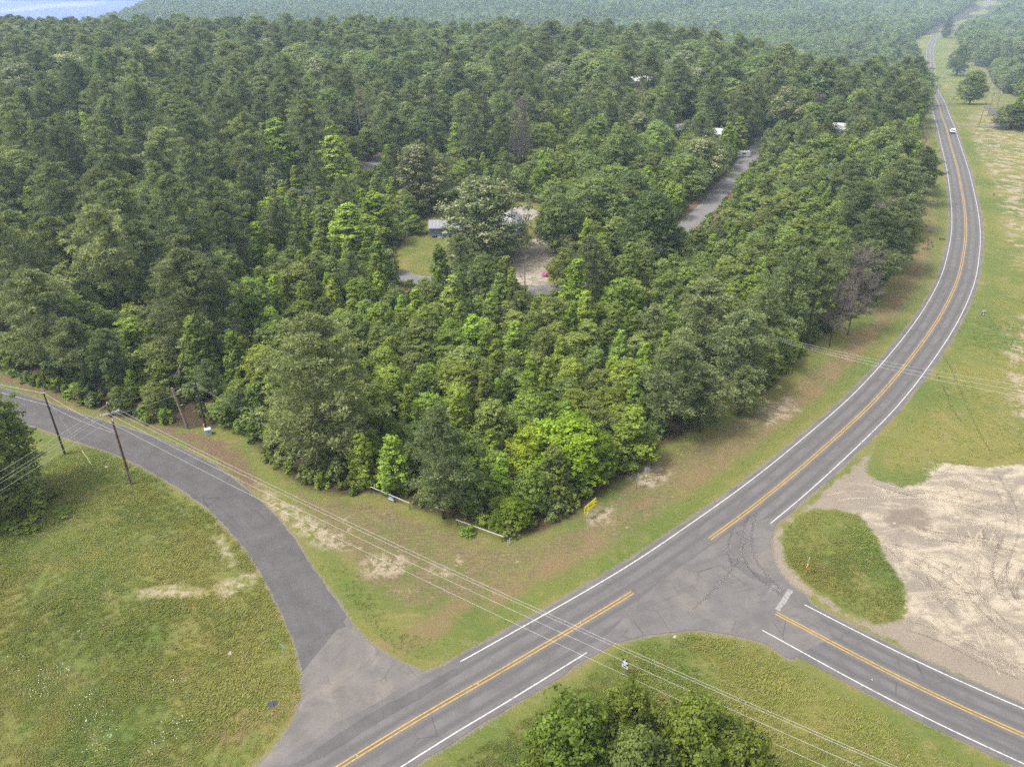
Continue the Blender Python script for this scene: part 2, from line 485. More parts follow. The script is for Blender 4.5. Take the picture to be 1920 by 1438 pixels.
def poly_sd(X, Y, poly):
    """distance to a polygon's outline, positive inside"""
    X = np.asarray(X, float); Y = np.asarray(Y, float)
    d = np.full(X.shape, 1e18); ins = np.zeros(X.shape, bool)
    for i in range(len(poly)):
        ax, ay = poly[i]; bx, by = poly[(i + 1) % len(poly)]
        ex, ey = bx - ax, by - ay
        t = np.clip(((X - ax) * ex + (Y - ay) * ey) / (ex * ex + ey * ey + 1e-12), 0, 1)
        d = np.minimum(d, (X - ax - t * ex) ** 2 + (Y - ay - t * ey) ** 2)
        ins ^= ((ay > Y) != (by > Y)) & (X < ax + (Y - ay) * ex / (ey if abs(ey) > 1e-9 else 1e-9))
    d = np.sqrt(d)
    return np.where(ins, d, -d)


def line_d(X, Y, pts, signed=False):
    X = np.asarray(X, float); Y = np.asarray(Y, float)
    b = np.full(X.shape, 1e18); s = np.ones(X.shape)
    for (ax, ay), (bx, by) in zip(pts[:-1], pts[1:]):
        ex, ey = bx - ax, by - ay
        t = np.clip(((X - ax) * ex + (Y - ay) * ey) / (ex * ex + ey * ey + 1e-12), 0, 1)
        dx, dy = X - ax - t * ex, Y - ay - t * ey
        q = dx * dx + dy * dy
        m = q < b
        b = np.where(m, q, b)
        if signed: s = np.where(m, np.sign(ex * dy - ey * dx), s)
    return np.sqrt(b) * (s if signed else 1)


def hgt(X, Y):
    X = np.asarray(X, float); Y = np.asarray(Y, float)
    st = 520 - 180 * sst(40, 210, X)
    lf = sst(-10, -110, X)
    hill = 10 * sst(150, 320, Y) * lf + 8 * sst(280, 420, Y) * sst(190, 90, X) * (1 - lf)
    h = hill - (32 + hill) * sst(0, 1, (Y - st) / 420.)
    h = h + 3 * np.sin(X / 170.) * np.sin(Y / 210.) * sst(500, 800, Y)
    h = h + 45 * sst(1350, 2300, Y)
    k = sst(-60, 25, poly_sd(X, Y, LAKE))
    return h * (1 - k) - 38 * k


def smooth_line(pts, step=2.0):
    """Catmull-Rom through the points, resampled"""
    P = np.array(pts, float)
    P = np.vstack([2 * P[0] - P[1], P, 2 * P[-1] - P[-2]])
    out = []
    for i in range(1, len(P) - 2):
        p0, p1, p2, p3 = P[i - 1:i + 3]
        n = max(2, int(np.linalg.norm(p2 - p1) / step))
        for t in np.linspace(0, 1, n, endpoint=False):
            out.append(0.5 * ((2 * p1) + (-p0 + p2) * t + (2 * p0 - 5 * p1 + 4 * p2 - p3) * t * t + (-p0 + 3 * p1 - 3 * p2 + p3) * t ** 3))
    out.append(P[-2])
    Q = np.array(out)
    for _ in range(6):
        Q[1:-1] = 0.25 * Q[:-2] + 0.5 * Q[1:-1] + 0.25 * Q[2:]
    return Q


HWY = smooth_line([(-70.0, 3.5)] + [(-16.48,45.65),(-2.31,55.98),(16.13,69.48),(26.20,78.05),(33.37,84.33),(42.00,92.40),(55.47,105.88),(65.05,116.02),(77.55,130.80),(92.43,149.80),(106.85,170.49),(117.87,188.76),(129.18,209.08),(142.51,235.73),(162.87,279.17),(179.99,317.66),(198.96,359.90),(223.92,414.05),(281.76,530.87),(360.85,690.10),(422.20,818.24),(462.09,902.83),(519.78,1023.84),(562.71,1107.48),(600.30,1173.23),(632.90,1224.19),(658.87,1262.88),(763.61,1424.57),(850.67,1545.59),(934.77,1674.28),(1001.10,1776.45),(1048.46,1877.86)])
SIDE = smooth_line([(24.67,70.40),(28.61,67.68),(31.36,65.24),(35.83,61.18),(40.25,57.20),(45.84,52.74),(51.35,48.89),(59.52,43.23),(67.28,37.86)])
COUNTY_L = [(-21.85,46.49),(-22.29,50.52),(-22.05,53.29),(-22.87,56.72),(-25.09,61.71),(-28.28,66.67),(-31.30,71.19),(-34.82,76.12),(-38.43,80.03),(-42.32,84.22),(-47.36,88.36),(-54.73,93.62),(-62.30,98.35),(-70.22,101.87),(-79.15,106.12),(-87.51,110.26),(-103.02,117.16),(-122.83,125.78)]
COUNTY_R = [(-19.54,64.43),(-20.50,66.12),(-23.98,70.58),(-26.70,74.44),(-29.33,78.59),(-33.65,83.86),(-34.70,84.93),(-39.05,89.20),(-45.90,95.46),(-55.10,101.35),(-64.36,106.12),(-73.75,110.08),(-84.27,115.46),(-92.82,119.27),(-109.15,126.42),(-129.51,134.71)]
APRON = [(-25.09,61.71),(-22.87,56.72),(-22.05,53.29),(-22.29,50.52),(-23.17,47.71),(-24.63,45.49),(-26.18,43.76),(-22.08,43.49),(-16.87,47.64),(-11.08,52.03),(-6.35,55.77),(-7.30,56.90),(-9.90,56.61),(-13.02,58.20),(-16.15,60.44),(-18.68,63.20),(-20.47,65.94),(-22.91,64.02)]
MOUTH = [(10.65,61.45),(12.15,60.75),(15.15,61.68),(19.79,62.50),(21.84,62.56),(25.78,61.76),(29.10,60.52),(30.83,58.34),(36.69,61.37),(35.98,67.95),(34.71,69.48),(33.80,72.10),(33.87,75.05),(34.58,78.16),(35.94,80.77),(38.56,83.75),(30.63,80.55),(17.93,69.93)]
LANE = [(-40.25,180.44),(-29.58,175.96),(-20.53,170.80),(-7.54,166.46),(6.24,165.15),(17.91,170.15),(31.48,184.78),(44.42,202.97),(58.24,227.70),(69.83,251.99),(82.81,279.96),(95.50,305.86),(104.83,324.61),(110.64,338.83)]
BACK_LANE = [(-73.89,225.10),(-69.27,232.18),(-62.29,245.43),(-51.35,273.31),(-41.18,298.61),(-27.75,324.89),(-9.38,345.78),(9.64,356.88),(34.62,367.80),(60.31,374.58),(86.25,378.63),(113.42,366.07)]
SAND = [(57.80,100.23),(52.95,95.28),(47.29,90.15),(40.44,83.75),(36.78,81.11),(34.34,78.05),(33.71,74.74),(34.16,70.86),(36.13,68.39),(39.27,64.93),(42.39,61.84),(46.63,57.90),(50.69,54.53),(53.43,52.42),(60.10,47.64),(69.70,46.49),(106.69,91.46),(95.64,98.44),(79.01,95.84),(72.56,94.58),(66.67,95.84),(63.47,93.48),(61.20,90.41),(57.42,89.89),(54.14,91.46),(53.93,95.28)]
ISLAND = [(37.19,80.55),(39.57,83.39),(42.22,84.57),(45.32,84.81),(47.92,83.75),(48.96,82.24),(49.03,78.37),(48.20,74.74),(48.72,72.77),(48.93,70.21),(47.72,66.81),(45.75,63.85),(42.38,63.28),(39.96,65.10),(37.78,67.86),(36.17,70.86),(35.22,74.24),(35.77,77.84)]
DAMP = [(51.67,83.75),(55.03,85.41),(58.42,84.57),(58.43,82.24),(56.21,79.45),(53.71,80.00),(51.43,81.11)]
FAR_SAND = [(215.43,365.93),(226.76,389.66),(248.17,422.07),(254.76,411.54),(240.81,378.72),(228.14,333.47),(223.81,296.29),(118.12,138.31),(121.91,160.38),(134.06,192.89),(150.85,226.59),(170.72,268.08),(184.34,300.74),(198.49,333.47)]
EDGE_SAND = [(106.71,148.70),(112.96,151.49),(125.07,148.70),(90.48,96.98),(84.81,99.92),(83.79,106.21),(90.22,120.65)]
DRY = [(-31.05,88.24),(-24.29,85.41),(-18.27,85.77),(-11.72,81.11),(-0.70,76.27),(6.47,78.91),(14.61,86.99),(19.41,93.48),(29.15,101.44),(42.48,112.19),(58.77,126.84),(78.03,148.70),(97.86,177.21),(119.03,211.02),(131.08,229.38),(126.09,216.00),(106.55,180.93),(86.83,152.91),(68.66,131.25),(49.28,110.43),(36.92,98.44),(26.53,88.87),(15.89,79.45),(6.78,72.29),(-0.65,67.24),(-6.40,65.94),(-12.90,66.81),(-18.01,70.40),(-21.41,74.24),(-26.01,79.45),(-30.01,83.98)]
NEEDLES = [(-127.77,132.38),(-110.15,127.92),(-94.58,122.26),(-86.16,117.73),(-74.71,112.01),(-64.42,107.53),(-54.50,102.68),(-46.38,96.70),(-41.61,92.13),(-37.27,88.24),(-35.54,87.61),(-39.83,94.17),(-43.02,99.18),(-48.66,103.31),(-55.48,105.23),(-64.72,108.20),(-75.06,112.73),(-88.22,121.45),(-96.65,125.78),(-112.36,131.25),(-132.21,138.31)]
YARD_SAND = [(-3.22,171.87),(-1.37,184.78),(1.43,195.01),(5.93,203.43),(9.79,207.17),(16.51,206.22),(16.46,195.01),(11.84,188.76),(9.42,180.93),(8.72,164.82),(3.11,164.18),(0.00,166.79)]
BARE_SPOTS = [[(-45.72,67.86),(-45.47,69.11),(-43.05,69.66),(-40.80,69.84),(-38.75,69.11),(-37.18,68.39),(-38.36,67.68),(-41.54,67.50)], [(-37.16,69.48),(-35.50,70.86),(-33.19,72.10),(-32.07,70.58),(-33.58,69.02),(-35.05,67.50)], [(-40.01,78.16),(-39.45,79.67),(-37.95,77.31),(-35.93,74.74),(-35.80,73.06),(-37.45,74.74)],
    [(-38.18,90.81),(-33.99,87.61),(-28.75,83.39),(-23.01,78.91),(-21.44,76.27),(-24.60,76.27),(-28.90,79.45),(-33.70,83.75)], [(-19.68,73.06),(-18.08,75.05),(-14.98,75.25),(-12.98,73.06),(-15.44,71.15),(-18.19,71.52)], [(-9.91,73.06),(-7.46,72.29),(-7.92,71.15),(-10.00,71.81)], [(18.89,95.56),(22.63,95.84),(24.13,92.80),(20.78,89.51),(17.43,90.81)], [(11.25,83.98),(14.39,85.17),(14.05,82.24),(10.26,81.11)], [(42.73,113.08),(49.18,115.84),(49.57,111.30),(42.56,106.21)]]
DRIVE = [(-0.33,231.66),(4.19,234.55),(9.10,226.59),(6.04,220.66),(3.13,217.02),(1.30,225.50)]


def sample_ok(pts): return [tuple(p) for p in pts]


def build_terrain():
    def axis(lo, a, b, hi, fine, grow):
        v = list(np.arange(a, b + 1e-6, fine))
        st = fine
        while v[-1] < hi:
            st *= grow; v.append(v[-1] + st)
        st = fine
        while v[0] > lo:
            st *= grow; v.insert(0, v[0] - st)
        return np.array(v)
    xs = axis(-6000, -75, 112, 6000, 0.75, 1.055)
    ys = axis(-700, 38, 165, 8000, 0.75, 1.03)
    X, Y = np.meshgrid(xs, ys)
    nx, ny = len(xs), len(ys)
    X, Y = X.ravel(), Y.ravel()
    Z = hgt(X, Y)
    i = (np.arange(ny - 1)[:, None] * nx + np.arange(nx - 1)[None, :]).ravel()
    P = np.stack([i, i + 1, i + 1 + nx, i + nx], 1)
    near = (Y < 600) & (Y > 20) & (np.abs(X) < 420)
    A = {}
    full = lambda v: np.full(len(X), v, np.float32)

    def sd(polys, lim=12.):
        r = full(-lim)
        for q in polys:
            r[near] = np.maximum(r[near], np.clip(poly_sd(X[near], Y[near], q), -lim, lim))
        return r
    A['z_sand'] = np.minimum(sd([SAND]), -sd([ISLAND]))
    A['z_sand'] = np.maximum(A['z_sand'], sd([YARD_SAND]) - 0.5)
    A['z_damp'] = sd([DAMP])
    A['z_patchy'] = np.maximum(sd([FAR_SAND]) + 1.0, sd([EDGE_SAND]))
    A['z_bare'] = sd(BARE_SPOTS)
    A['z_dry'] = sd([DRY])
    A['z_needle'] = sd([NEEDLES])
    w = np.clip(poly_sd(X, Y, WOOD), -12, 12)
    lw = np.clip(poly_sd(X, Y, LAWN), -12, 12)
    e = np.clip(poly_sd(X, Y, EAST_WOOD), -12, 12)
    dl = np.clip(line_d(X, Y, LANE), 0, 30)
    db = np.clip(line_d(X, Y, BACK_LANE), 0, 30)
    w = np.minimum(w, -lw)
    w = np.where(Y > 1200, np.maximum(w, 4), w)
    A['z_wood'] = np.maximum(w, e)
    A['z_needle'] = np.maximum(A['z_needle'], 6.0 - np.minimum(dl, db) - 12 * (lw > -2))
    hwy_pts = [tuple(p) for p in HWY[::4]] + [tuple(HWY[-1])]
    dh = full(60.)
    nearh = (np.abs(X) < 1500) & (Y < 2300) & (Y > -50)
    dh[nearh] = line_d(X[nearh], Y[nearh], hwy_pts, True)
    A['d_hwy'] = dh
    side_pts = [tuple(p) for p in SIDE[::3]] + [tuple(SIDE[-1])]
    dr = np.abs(dh) - 4.25
    q = full(60.)
    q[near] = line_d(X[near], Y[near], side_pts) - 4.1
    dr = np.minimum(dr, q)
    dr = np.minimum(dr, -sd([APRON, MOUTH, COUNTY_L + COUNTY_R[::-1]], 30.))
    A['d_road'] = np.where(A['z_wood'] > 6, 30, np.clip(dr, -30, 30)) if False else np.clip(dr, -30, 30)
    # the woods' floor stops at the highway verge
    A['z_wood'] = np.where(np.abs(dh) < 11, np.minimum(A['z_wood'], np.abs(dh) - 11), A['z_wood'])
    me = mesh_from('ground', np.stack([X, Y, Z], 1), P, M['ground'], smooth=True)
    for k, v in A.items():
        a = me.attributes.new(k, 'FLOAT', 'POINT')
        a.data.foreach_set('value', np.asarray(v, np.float32))
    o = link('ground', me)
    tag(o, kind='structure')
    return o


build_terrain()

# lake
t = NT('lake_water')
t.finish(t.mix(t.ramp(t.noise(0.006, 4, t.scaled(t.pos(), (1, 0.35, 1))), 0.45, 0.68), (0.045, 0.062, 0.235), (0.10, 0.115, 0.26)), 0.6, 0.05, t.bump(t.noise(0.05, 2, t.pos()), 0.05, 1.0))
M['water'] = t.m
lake_outline = [(-3300, 1060), (-560, 1060), (-620, 1600), (-800, 2330), (-860, 2470), (-3300, 2560)]
me = bpy.data.meshes.new('lake')
me.from_pydata([(x, y, -33.5) for x, y in lake_outline], [], [tuple(range(len(lake_outline)))])
me.materials.append(M['water'])
tag(link('lake', me), kind='structure')

# ---------------------------------------------------------------- roads
def frame(line):
    d = np.gradient(line, axis=0)
    d /= np.linalg.norm(d, axis=1)[:, None] + 1e-9
    nrm = np.stack([-d[:, 1], d[:, 0]], 1)                # left of travel
    s = np.concatenate([[0], np.cumsum(np.linalg.norm(np.diff(line, axis=0), axis=1))])
    return nrm, s


def nearest(line, p):
    return int(np.argmin(np.hypot(line[:, 0] - p[0], line[:, 1] - p[1])))


def ribbon(name, line, offs, dz, mat, i0=0, i1=None, jit=0.0, kind='structure', parent=None, skirt=False):
    nrm, s = frame(line)
    sl = slice(i0, i1)
    line, nrm, s = line[sl], nrm[sl], s[sl]
    n, k = len(line), len(offs)
    V, UV = [], []
    for j, o in enumerate(offs):
        w = np.full(n, float(o))
        if jit and j in (0, k - 1):
            w = w + np.interp(np.arange(n), np.arange(0, n + 1, 1), rng.normal(0, jit, n + 1))
        p = line + nrm * w[:, None]
        V.append(np.column_stack([p, hgt(p[:, 0], p[:, 1]) + dz]))
        UV.append(np.column_stack([w, s]))
    V = np.stack(V, 1).reshape(-1, 3); UV = np.stack(UV, 1).reshape(-1, 2)
    i = (np.arange(n - 1)[:, None] * k + np.arange(k - 1)[None, :]).ravel()
    P = np.stack([i, i + k, i + k + 1, i + 1], 1)[:, ::-1]
    me = mesh_from(name, V, P, mat)
    if me.polygons[0].normal.z < 0: me.flip_normals()
    uvl = me.uv_layers.new(name='UVMap')
    idx = np.empty(len(me.loops), np.int32); me.loops.foreach_get('vertex_index', idx)
    uvl.data.foreach_set('uv', UV[idx].astype(np.float32).ravel())
    o = link(name, me, parent)
    if kind and parent is None: tag(o, kind=kind)
    return o


def sheet(name, poly, dz, mat, uv_dir=(1, 0), parent=None):
    """flat polygon laid on the level ground, outline refined and roughened a little"""
    P = []
    for a, b in zip(poly, poly[1:] + poly[:1]):
        n = max(1, int(math.hypot(b[0] - a[0], b[1] - a[1]) / 0.8))
        for q in range(n):
            f = q / n
            P.append((a[0] + (b[0] - a[0]) * f + random.gauss(0, .04), a[1] + (b[1] - a[1]) * f + random.gauss(0, .04), dz))
    me = bpy.data.meshes.new(name)
    me.from_pydata(P, [], [tuple(range(len(P)))])
    me.materials.append(mat)
    me.update()
    if me.polygons[0].normal.z < 0: me.flip_normals()
    uvl = me.uv_layers.new(name='UVMap')
    for lp in me.loops:
        x, y, _ = P[lp.vertex_index]
        uvl.data[lp.index].uv = (x * uv_dir[1] - y * uv_dir[0], x * uv_dir[0] + y * uv_dir[1])
    o = link(name, me, parent)
    if parent is None: tag(o, kind='structure')
    return o


hi = lambda p: nearest(HWY, p)
si = lambda p: nearest(SIDE, p)
cl, cr = smooth_line(COUNTY_L[3:], 1.5), smooth_line(COUNTY_R, 1.5)


def between(name, A, B, dz, mat):
    n = 160
    def rs(L):
        d = np.concatenate([[0], np.cumsum(np.linalg.norm(np.diff(L, axis=0), axis=1))]); u = np.linspace(0, d[-1], n)
        return np.stack([np.interp(u, d, L[:, 0]), np.interp(u, d, L[:, 1])], 1), u
    a, ua = rs(A); b, ub = rs(B)
    a = a + rng.normal(0, .06, a.shape); b = b + rng.normal(0, .06, b.shape)
    cols = 5
    V, UV = [], []
    for f in np.linspace(0, 1, cols):
        p = a * (1 - f) + b * f
        V.append(np.column_stack([p, hgt(p[:, 0], p[:, 1]) + dz])); UV.append(np.column_stack([np.full(n, (f - .5) * 6), ua]))
    V = np.stack(V, 1).reshape(-1, 3); UV = np.stack(UV, 1).reshape(-1, 2)
    i = (np.arange(n - 1)[:, None] * cols + np.arange(cols - 1)[None, :]).ravel()
    me = mesh_from(name, V, np.stack([i, i + 1, i + 1 + cols, i + cols], 1), mat)
    if me.polygons[0].normal.z < 0: me.flip_normals()
    uvl = me.uv_layers.new(name='UVMap')
    idx = np.empty(len(me.loops), np.int32); me.loops.foreach_get('vertex_index', idx)
    uvl.data.foreach_set('uv', UV[idx].astype(np.float32).ravel())
    return tag(link(name, me), kind='structure')


between('county_road', cl, cr, 0.036, M['county'])
sheet('road_apron', APRON, 0.028, M['apron'], (0.6, 0.8))
sheet('road_junction', MOUTH, 0.040, M['mouth'], (0.9, 0.4))
ribbon('highway', HWY, [-4.3, -2.2, 0, 2.2, 4.3], 0.032, M['highway'], jit=0.17)
ribbon('side_road', SIDE, [-4.25, -2, 0, 2, 4.15], 0.036, M['side'], i0=si((30.70,65.94)), jit=0.12)
ribbon('lane', smooth_line(LANE), [-3, 0, 3], 0.05, M['lane'], jit=0.25)
ribbon('back_lane', smooth_line(BACK_LANE), [-3, 0, 3], 0.05, M['lane'], jit=0.25)
sheet('driveway', DRIVE, 0.03, M['concrete'])
sheet('road_driveway', [(173.38,326.33),(180.51,325.77),(176.31,315.56),(171.24,317.24),(168.78,318.06)], 0.03, M['concrete'])
ribbon('gravel_drive', smooth_line([(209.70,372.10),(210.76,367.43),(215.93,365.93),(221.42,361.56),(231.58,363.00),(242.89,357.40)]), [-1.9, 0, 1.9], 0.04, M['lane'], jit=0.25)
ribbon('gravel_track', smooth_line([(226.16,363.00),(239.91,389.66),(255.26,422.07),(262.86,437.29),(266.12,430.88)]), [-2.2, 0, 2.2], 0.045, M['county'], jit=0.25)
ribbon('farm_track', smooth_line([(372.28,705.42),(377.64,699.55),(385.94,693.42),(397.83,673.96)]), [-2, 0, 2], 0.05, M['lane'], jit=0.2)
sheet('asphalt_patch', [(-24.95,61.37),(-20.09,64.02),(-19.29,63.12),(-22.05,61.53),(-24.20,59.83)], 0.042, M['dark_patch'])
sheet('asphalt_patch', [(-17.20,49.29),(-14.35,51.65),(-10.77,54.13),(-6.43,57.04),(-5.14,56.90),(-9.03,53.73),(-14.09,50.02),(-18.23,46.61),(-20.53,45.38),(-19.44,47.35)], 0.0365, M['dark_patch'], (0.86, 0.5))
sheet('asphalt_patch', [(28.09,74.74),(29.64,74.04),(31.08,71.81),(33.01,70.40),(32.32,69.66),(30.14,70.86),(28.40,73.26)], 0.044, M['mark'], (0.6, 0.8))

# painted lines: thin sheets over the asphalt
def stripe(name, line, off, w, mat, a=None, b=None):
    return ribbon(name, line, [off - w / 2, off + w / 2], 0.045, mat, i0=a or 0, i1=b)


E1, E2 = hi((16.13,69.48)), hi((26.20,78.05))
for off in (-0.2, 0.2):
    stripe('road_centre_line', HWY, off, 0.15, M['yellow_paint'], 0, E1)
    stripe('road_centre_line', HWY, off, 0.15, M['yellow_paint'], E2, None)
    stripe('road_centre_line', SIDE, off, 0.15, M['yellow_paint'], si((31.36,65.24)), None)
stripe('road_edge_line', HWY, 3.62, 0.15, M['white_paint'], hi((-3.59,54.53)), None)
stripe('road_edge_line', HWY, -3.62, 0.15, M['white_paint'], 0, hi((7.46,63.04)))
stripe('road_edge_line', HWY, -3.62, 0.15, M['white_paint'], hi((33.84,84.81)), None)
stripe('road_edge_line', SIDE, 3.55, 0.15, M['white_paint'], si((32.94,63.77)), None)
stripe('road_edge_line', SIDE, -3.55, 0.15, M['white_paint'], si((31.26,65.27)), None)
sheet('road_stop_line', [(31.51,65.77),(31.95,65.43),(34.55,68.66),(34.14,69.11)], 0.0455, M['old_paint'])
sheet('road_stop_line', [(30.30,67.24),(30.58,67.07),(32.79,69.66),(32.44,69.84)], 0.0455, M['ghost'])


SKIDS = [[(33.23,83.39),(31.07,79.45),(29.82,75.25),(29.99,72.29),(31.74,69.48),(33.67,67.24)],
    [(34.30,83.75),(32.37,79.45),(31.35,74.74),(31.95,71.33),(33.25,69.02)],
    [(30.62,81.11),(29.06,78.37),(28.01,75.25),(28.15,73.06)],
    [(20.93,65.10),(25.02,69.02),(28.75,73.26),(31.50,78.37)],
    [(74.58,126.84),(77.00,128.58),(77.53,124.73)],
    [(75.57,128.14),(77.01,126.84),(77.63,123.90)]]

# wheel tracks pressed into the sand lot and the field: soft-edged, broken strips
def track_material(name, col, half, keep=0.45):
    t = NT(name)
    uv = t.n('UVMap').outputs[0]
    sep = t.n('SeparateXYZ'); t.put(sep.inputs[0], uv)
    p = t.pos()
    n1, n2 = t.noise(1.6, 5, p, 0.75), t.noise(0.35, 3, p)
    edge = t.ramp(t.math('ADD', t.math('ABSOLUTE', sep.outputs[0]), t.math('MULTIPLY', t.math('SUBTRACT', n1, 0.5), half * 1.6)), half, half * 0.35)
    f = t.math('MULTIPLY', edge, t.ramp(t.math('ADD', n2, t.math('MULTIPLY', n1, 0.4)), 0.50, 0.86, 0.05, 1.0))
    b_ = t.n('BsdfDiffuse'); t.put(b_.inputs['Color'], t.mix(n1, tuple(x * .85 for x in col), tuple(x * 1.15 for x in col)))
    tr = t.n('BsdfTransparent'); mx = t.n('MixShader')
    t.put(mx.inputs[0], t.math('MULTIPLY', f, keep)); t.t.links.new(tr.outputs[0], mx.inputs[1]); t.t.links.new(b_.outputs[0], mx.inputs[2])
    t.t.links.new(mx.outputs[0], t.out.inputs['Surface'])
    return t.m


M['track_pale'] = track_material('pale_track_sand', (0.225, 0.19, 0.148), 0.24, 0.75)
M['track_dark'] = track_material('dark_track_sand', (0.098, 0.082, 0.068), 0.22, 0.24)
M['rut'] = track_material('rut_in_grass', (0.046, 0.052, 0.019), 0.26, 0.3)
M['skid'] = track_material('tyre_rubber_mark', (0.040, 0.038, 0.038), 0.26, 0.16)
layer = [0]


def wheel_track(name, pts, half, mat, base, off=0.0):
    layer[0] += 1
    L = smooth_line(pts, 1.0)
    ribbon(name, L, [off - half, off, off + half] if not off else [-half, 0, half], base + 0.0004 * layer[0], M[mat]) if not off else ribbon(name, L + frame(L)[0] * off, [-half, 0, half], base + 0.0004 * layer[0], M[mat])


TRACKS = [[(62.39,84.22),(64.80,82.82),(65.20,81.11),(64.14,78.37),(59.67,72.48),(58.85,69.48),(58.13,68.39),(56.57,67.68)],
    [(56.92,73.75),(59.49,74.44),(60.67,73.06),(59.82,70.40),(58.13,68.75),(56.15,68.75),(55.68,70.40),(56.67,73.26)],
    [(54.58,73.45),(52.91,70.86),(52.19,68.57),(52.64,66.98),(53.29,65.10)], [(49.85,77.10),(50.41,74.24),(51.20,72.10),(52.26,70.21),(52.10,68.39),(53.88,67.50),(56.33,67.24)],
    [(63.93,95.28),(66.52,94.72),(68.07,92.53),(67.73,88.87),(67.12,86.87),(67.25,85.41)], [(62.39,93.75),(65.20,93.21),(66.36,91.07),(65.82,87.61),(64.97,85.41)],
    [(64.68,73.26),(61.95,70.86),(60.32,68.57),(59.97,66.81),(61.08,65.94)], [(56.57,67.68),(56.46,65.10),(55.42,61.84),(54.80,58.78),(55.03,56.61)],
    [(55.13,66.81),(55.25,64.26),(54.25,61.06),(53.76,58.42),(53.83,56.05)], [(54.91,79.45),(57.16,78.16),(60.13,78.37),(61.60,77.10),(64.55,77.31),(66.78,76.27)],
    [(46.12,63.28),(48.30,62.64),(50.40,60.67),(52.61,58.05),(55.23,56.47)], [(46.12,86.99),(48.91,88.24),(52.53,87.61),(55.90,88.24),(60.26,87.61),(65.22,88.24),(71.66,91.46)],
    [(49.77,76.27),(51.48,75.86),(53.86,74.24),(56.02,70.40),(56.28,65.94),(56.97,62.64),(58.67,60.29)], [(62.04,85.77),(61.54,81.11),(60.10,76.27),(56.50,71.33),(52.02,67.68),(48.06,63.44)],
    [(72.39,92.80),(71.14,86.38),(68.55,80.55),(64.09,75.25),(61.21,71.33),(60.47,67.68)], [(53.87,90.81),(56.68,88.24),(61.80,87.61),(65.91,85.17),(70.52,83.98)]]
for q_ in range(9):
    cx_, cy_ = (57.49,73.26)
    cx_ += rng.uniform(-7, 13); cy_ += rng.uniform(-13, 11); rr_ = rng.uniform(3.5, 9); a0, sp_ = rng.uniform(0, 6.28), rng.uniform(1.2, 3.6)
    arc = [(cx_ + rr_ * (1 + .12 * k) * math.cos(a0 + sp_ * k / 6), cy_ + rr_ * math.sin(a0 + sp_ * k / 6)) for k in range(7)]
    if all(poly_sd(np.array([p[0]]), np.array([p[1]]), SAND)[0] > 1 and poly_sd(np.array([p[0]]), np.array([p[1]]), ISLAND)[0] < -1 and poly_sd(np.array([p[0]]), np.array([p[1]]), DAMP)[0] < -1.5 for p in arc): TRACKS.append(arc)
for n_, pts in enumerate(TRACKS):
    for off in (-0.8, 0.8):
        wheel_track('wheel_track', pts, 0.26, 'track_dark' if n_ % 4 == 2 else 'track_pale', 0.006, off)
        if n_ % 3 == 0: wheel_track('wheel_track', pts, 0.24, 'track_dark', 0.006, off + 0.4)
for pts in ([(79.63,124.73),(77.55,116.78),(75.74,110.43),(75.54,106.21)], [(84.25,130.80),(82.17,122.66),(79.14,113.08),(76.54,103.78),(75.50,98.73)], [(97.65,149.80),(98.95,147.06),(100.06,144.92),(101.12,144.40)],
            [(-61.15,65.52),(-59.01,68.57),(-55.88,72.77),(-52.02,76.27),(-48.35,81.11)], [(-60.41,64.26),(-58.32,67.33),(-55.16,71.33),(-51.37,74.84),(-46.96,79.45)], [(-27.24,45.49),(-26.92,51.27),(-27.95,56.61),(-28.26,61.84)], [(-28.78,45.49),(-28.37,50.64),(-29.30,56.26),(-29.49,61.84)]):
    wheel_track('wheel_rut', pts, 0.28, 'rut', 0.006)
for pts in SKIDS: wheel_track('tyre_mark', pts, 0.26, 'skid', 0.046)

# raised reflectors between the yellow lines
mb = MB(); mb.box((0, 0, 0.02), (0.10, 0.1, 0.025))
rme = mb.mesh('road_reflector', M['sign_white'])
nrm, ss = frame(HWY)
for k in range(6, 150, 7):
    p = HWY[k]
    if E1 < k < E2: continue
    o = link('road_reflector', rme); o.location = (p[0], p[1], 0.04)
    tag(o, 'small raised reflector between the two yellow highway lines', 'road reflector', 'road reflectors on the highway centre line')

# ---------------------------------------------------------------- haze
def haze_box():
    mb = MB()
    mb.box((0, 3600, 14), (13000, 9400, 112))
    t = NT('haze_air')
    v = t.n('VolumePrincipled')
    v.inputs['Color'].default_value = (0.58, 0.79, 1.0, 1)
    v.inputs['Density'].default_value = 0.00015
    v.inputs['Density Attribute'].default_value = ''
    v.inputs['Anisotropy'].default_value = 0.2
    t.t.links.new(v.outputs[0], t.out.inputs['Volume'])
    o = mb.build('haze', t.m)
    tag(o, kind='stuff')


haze_box()

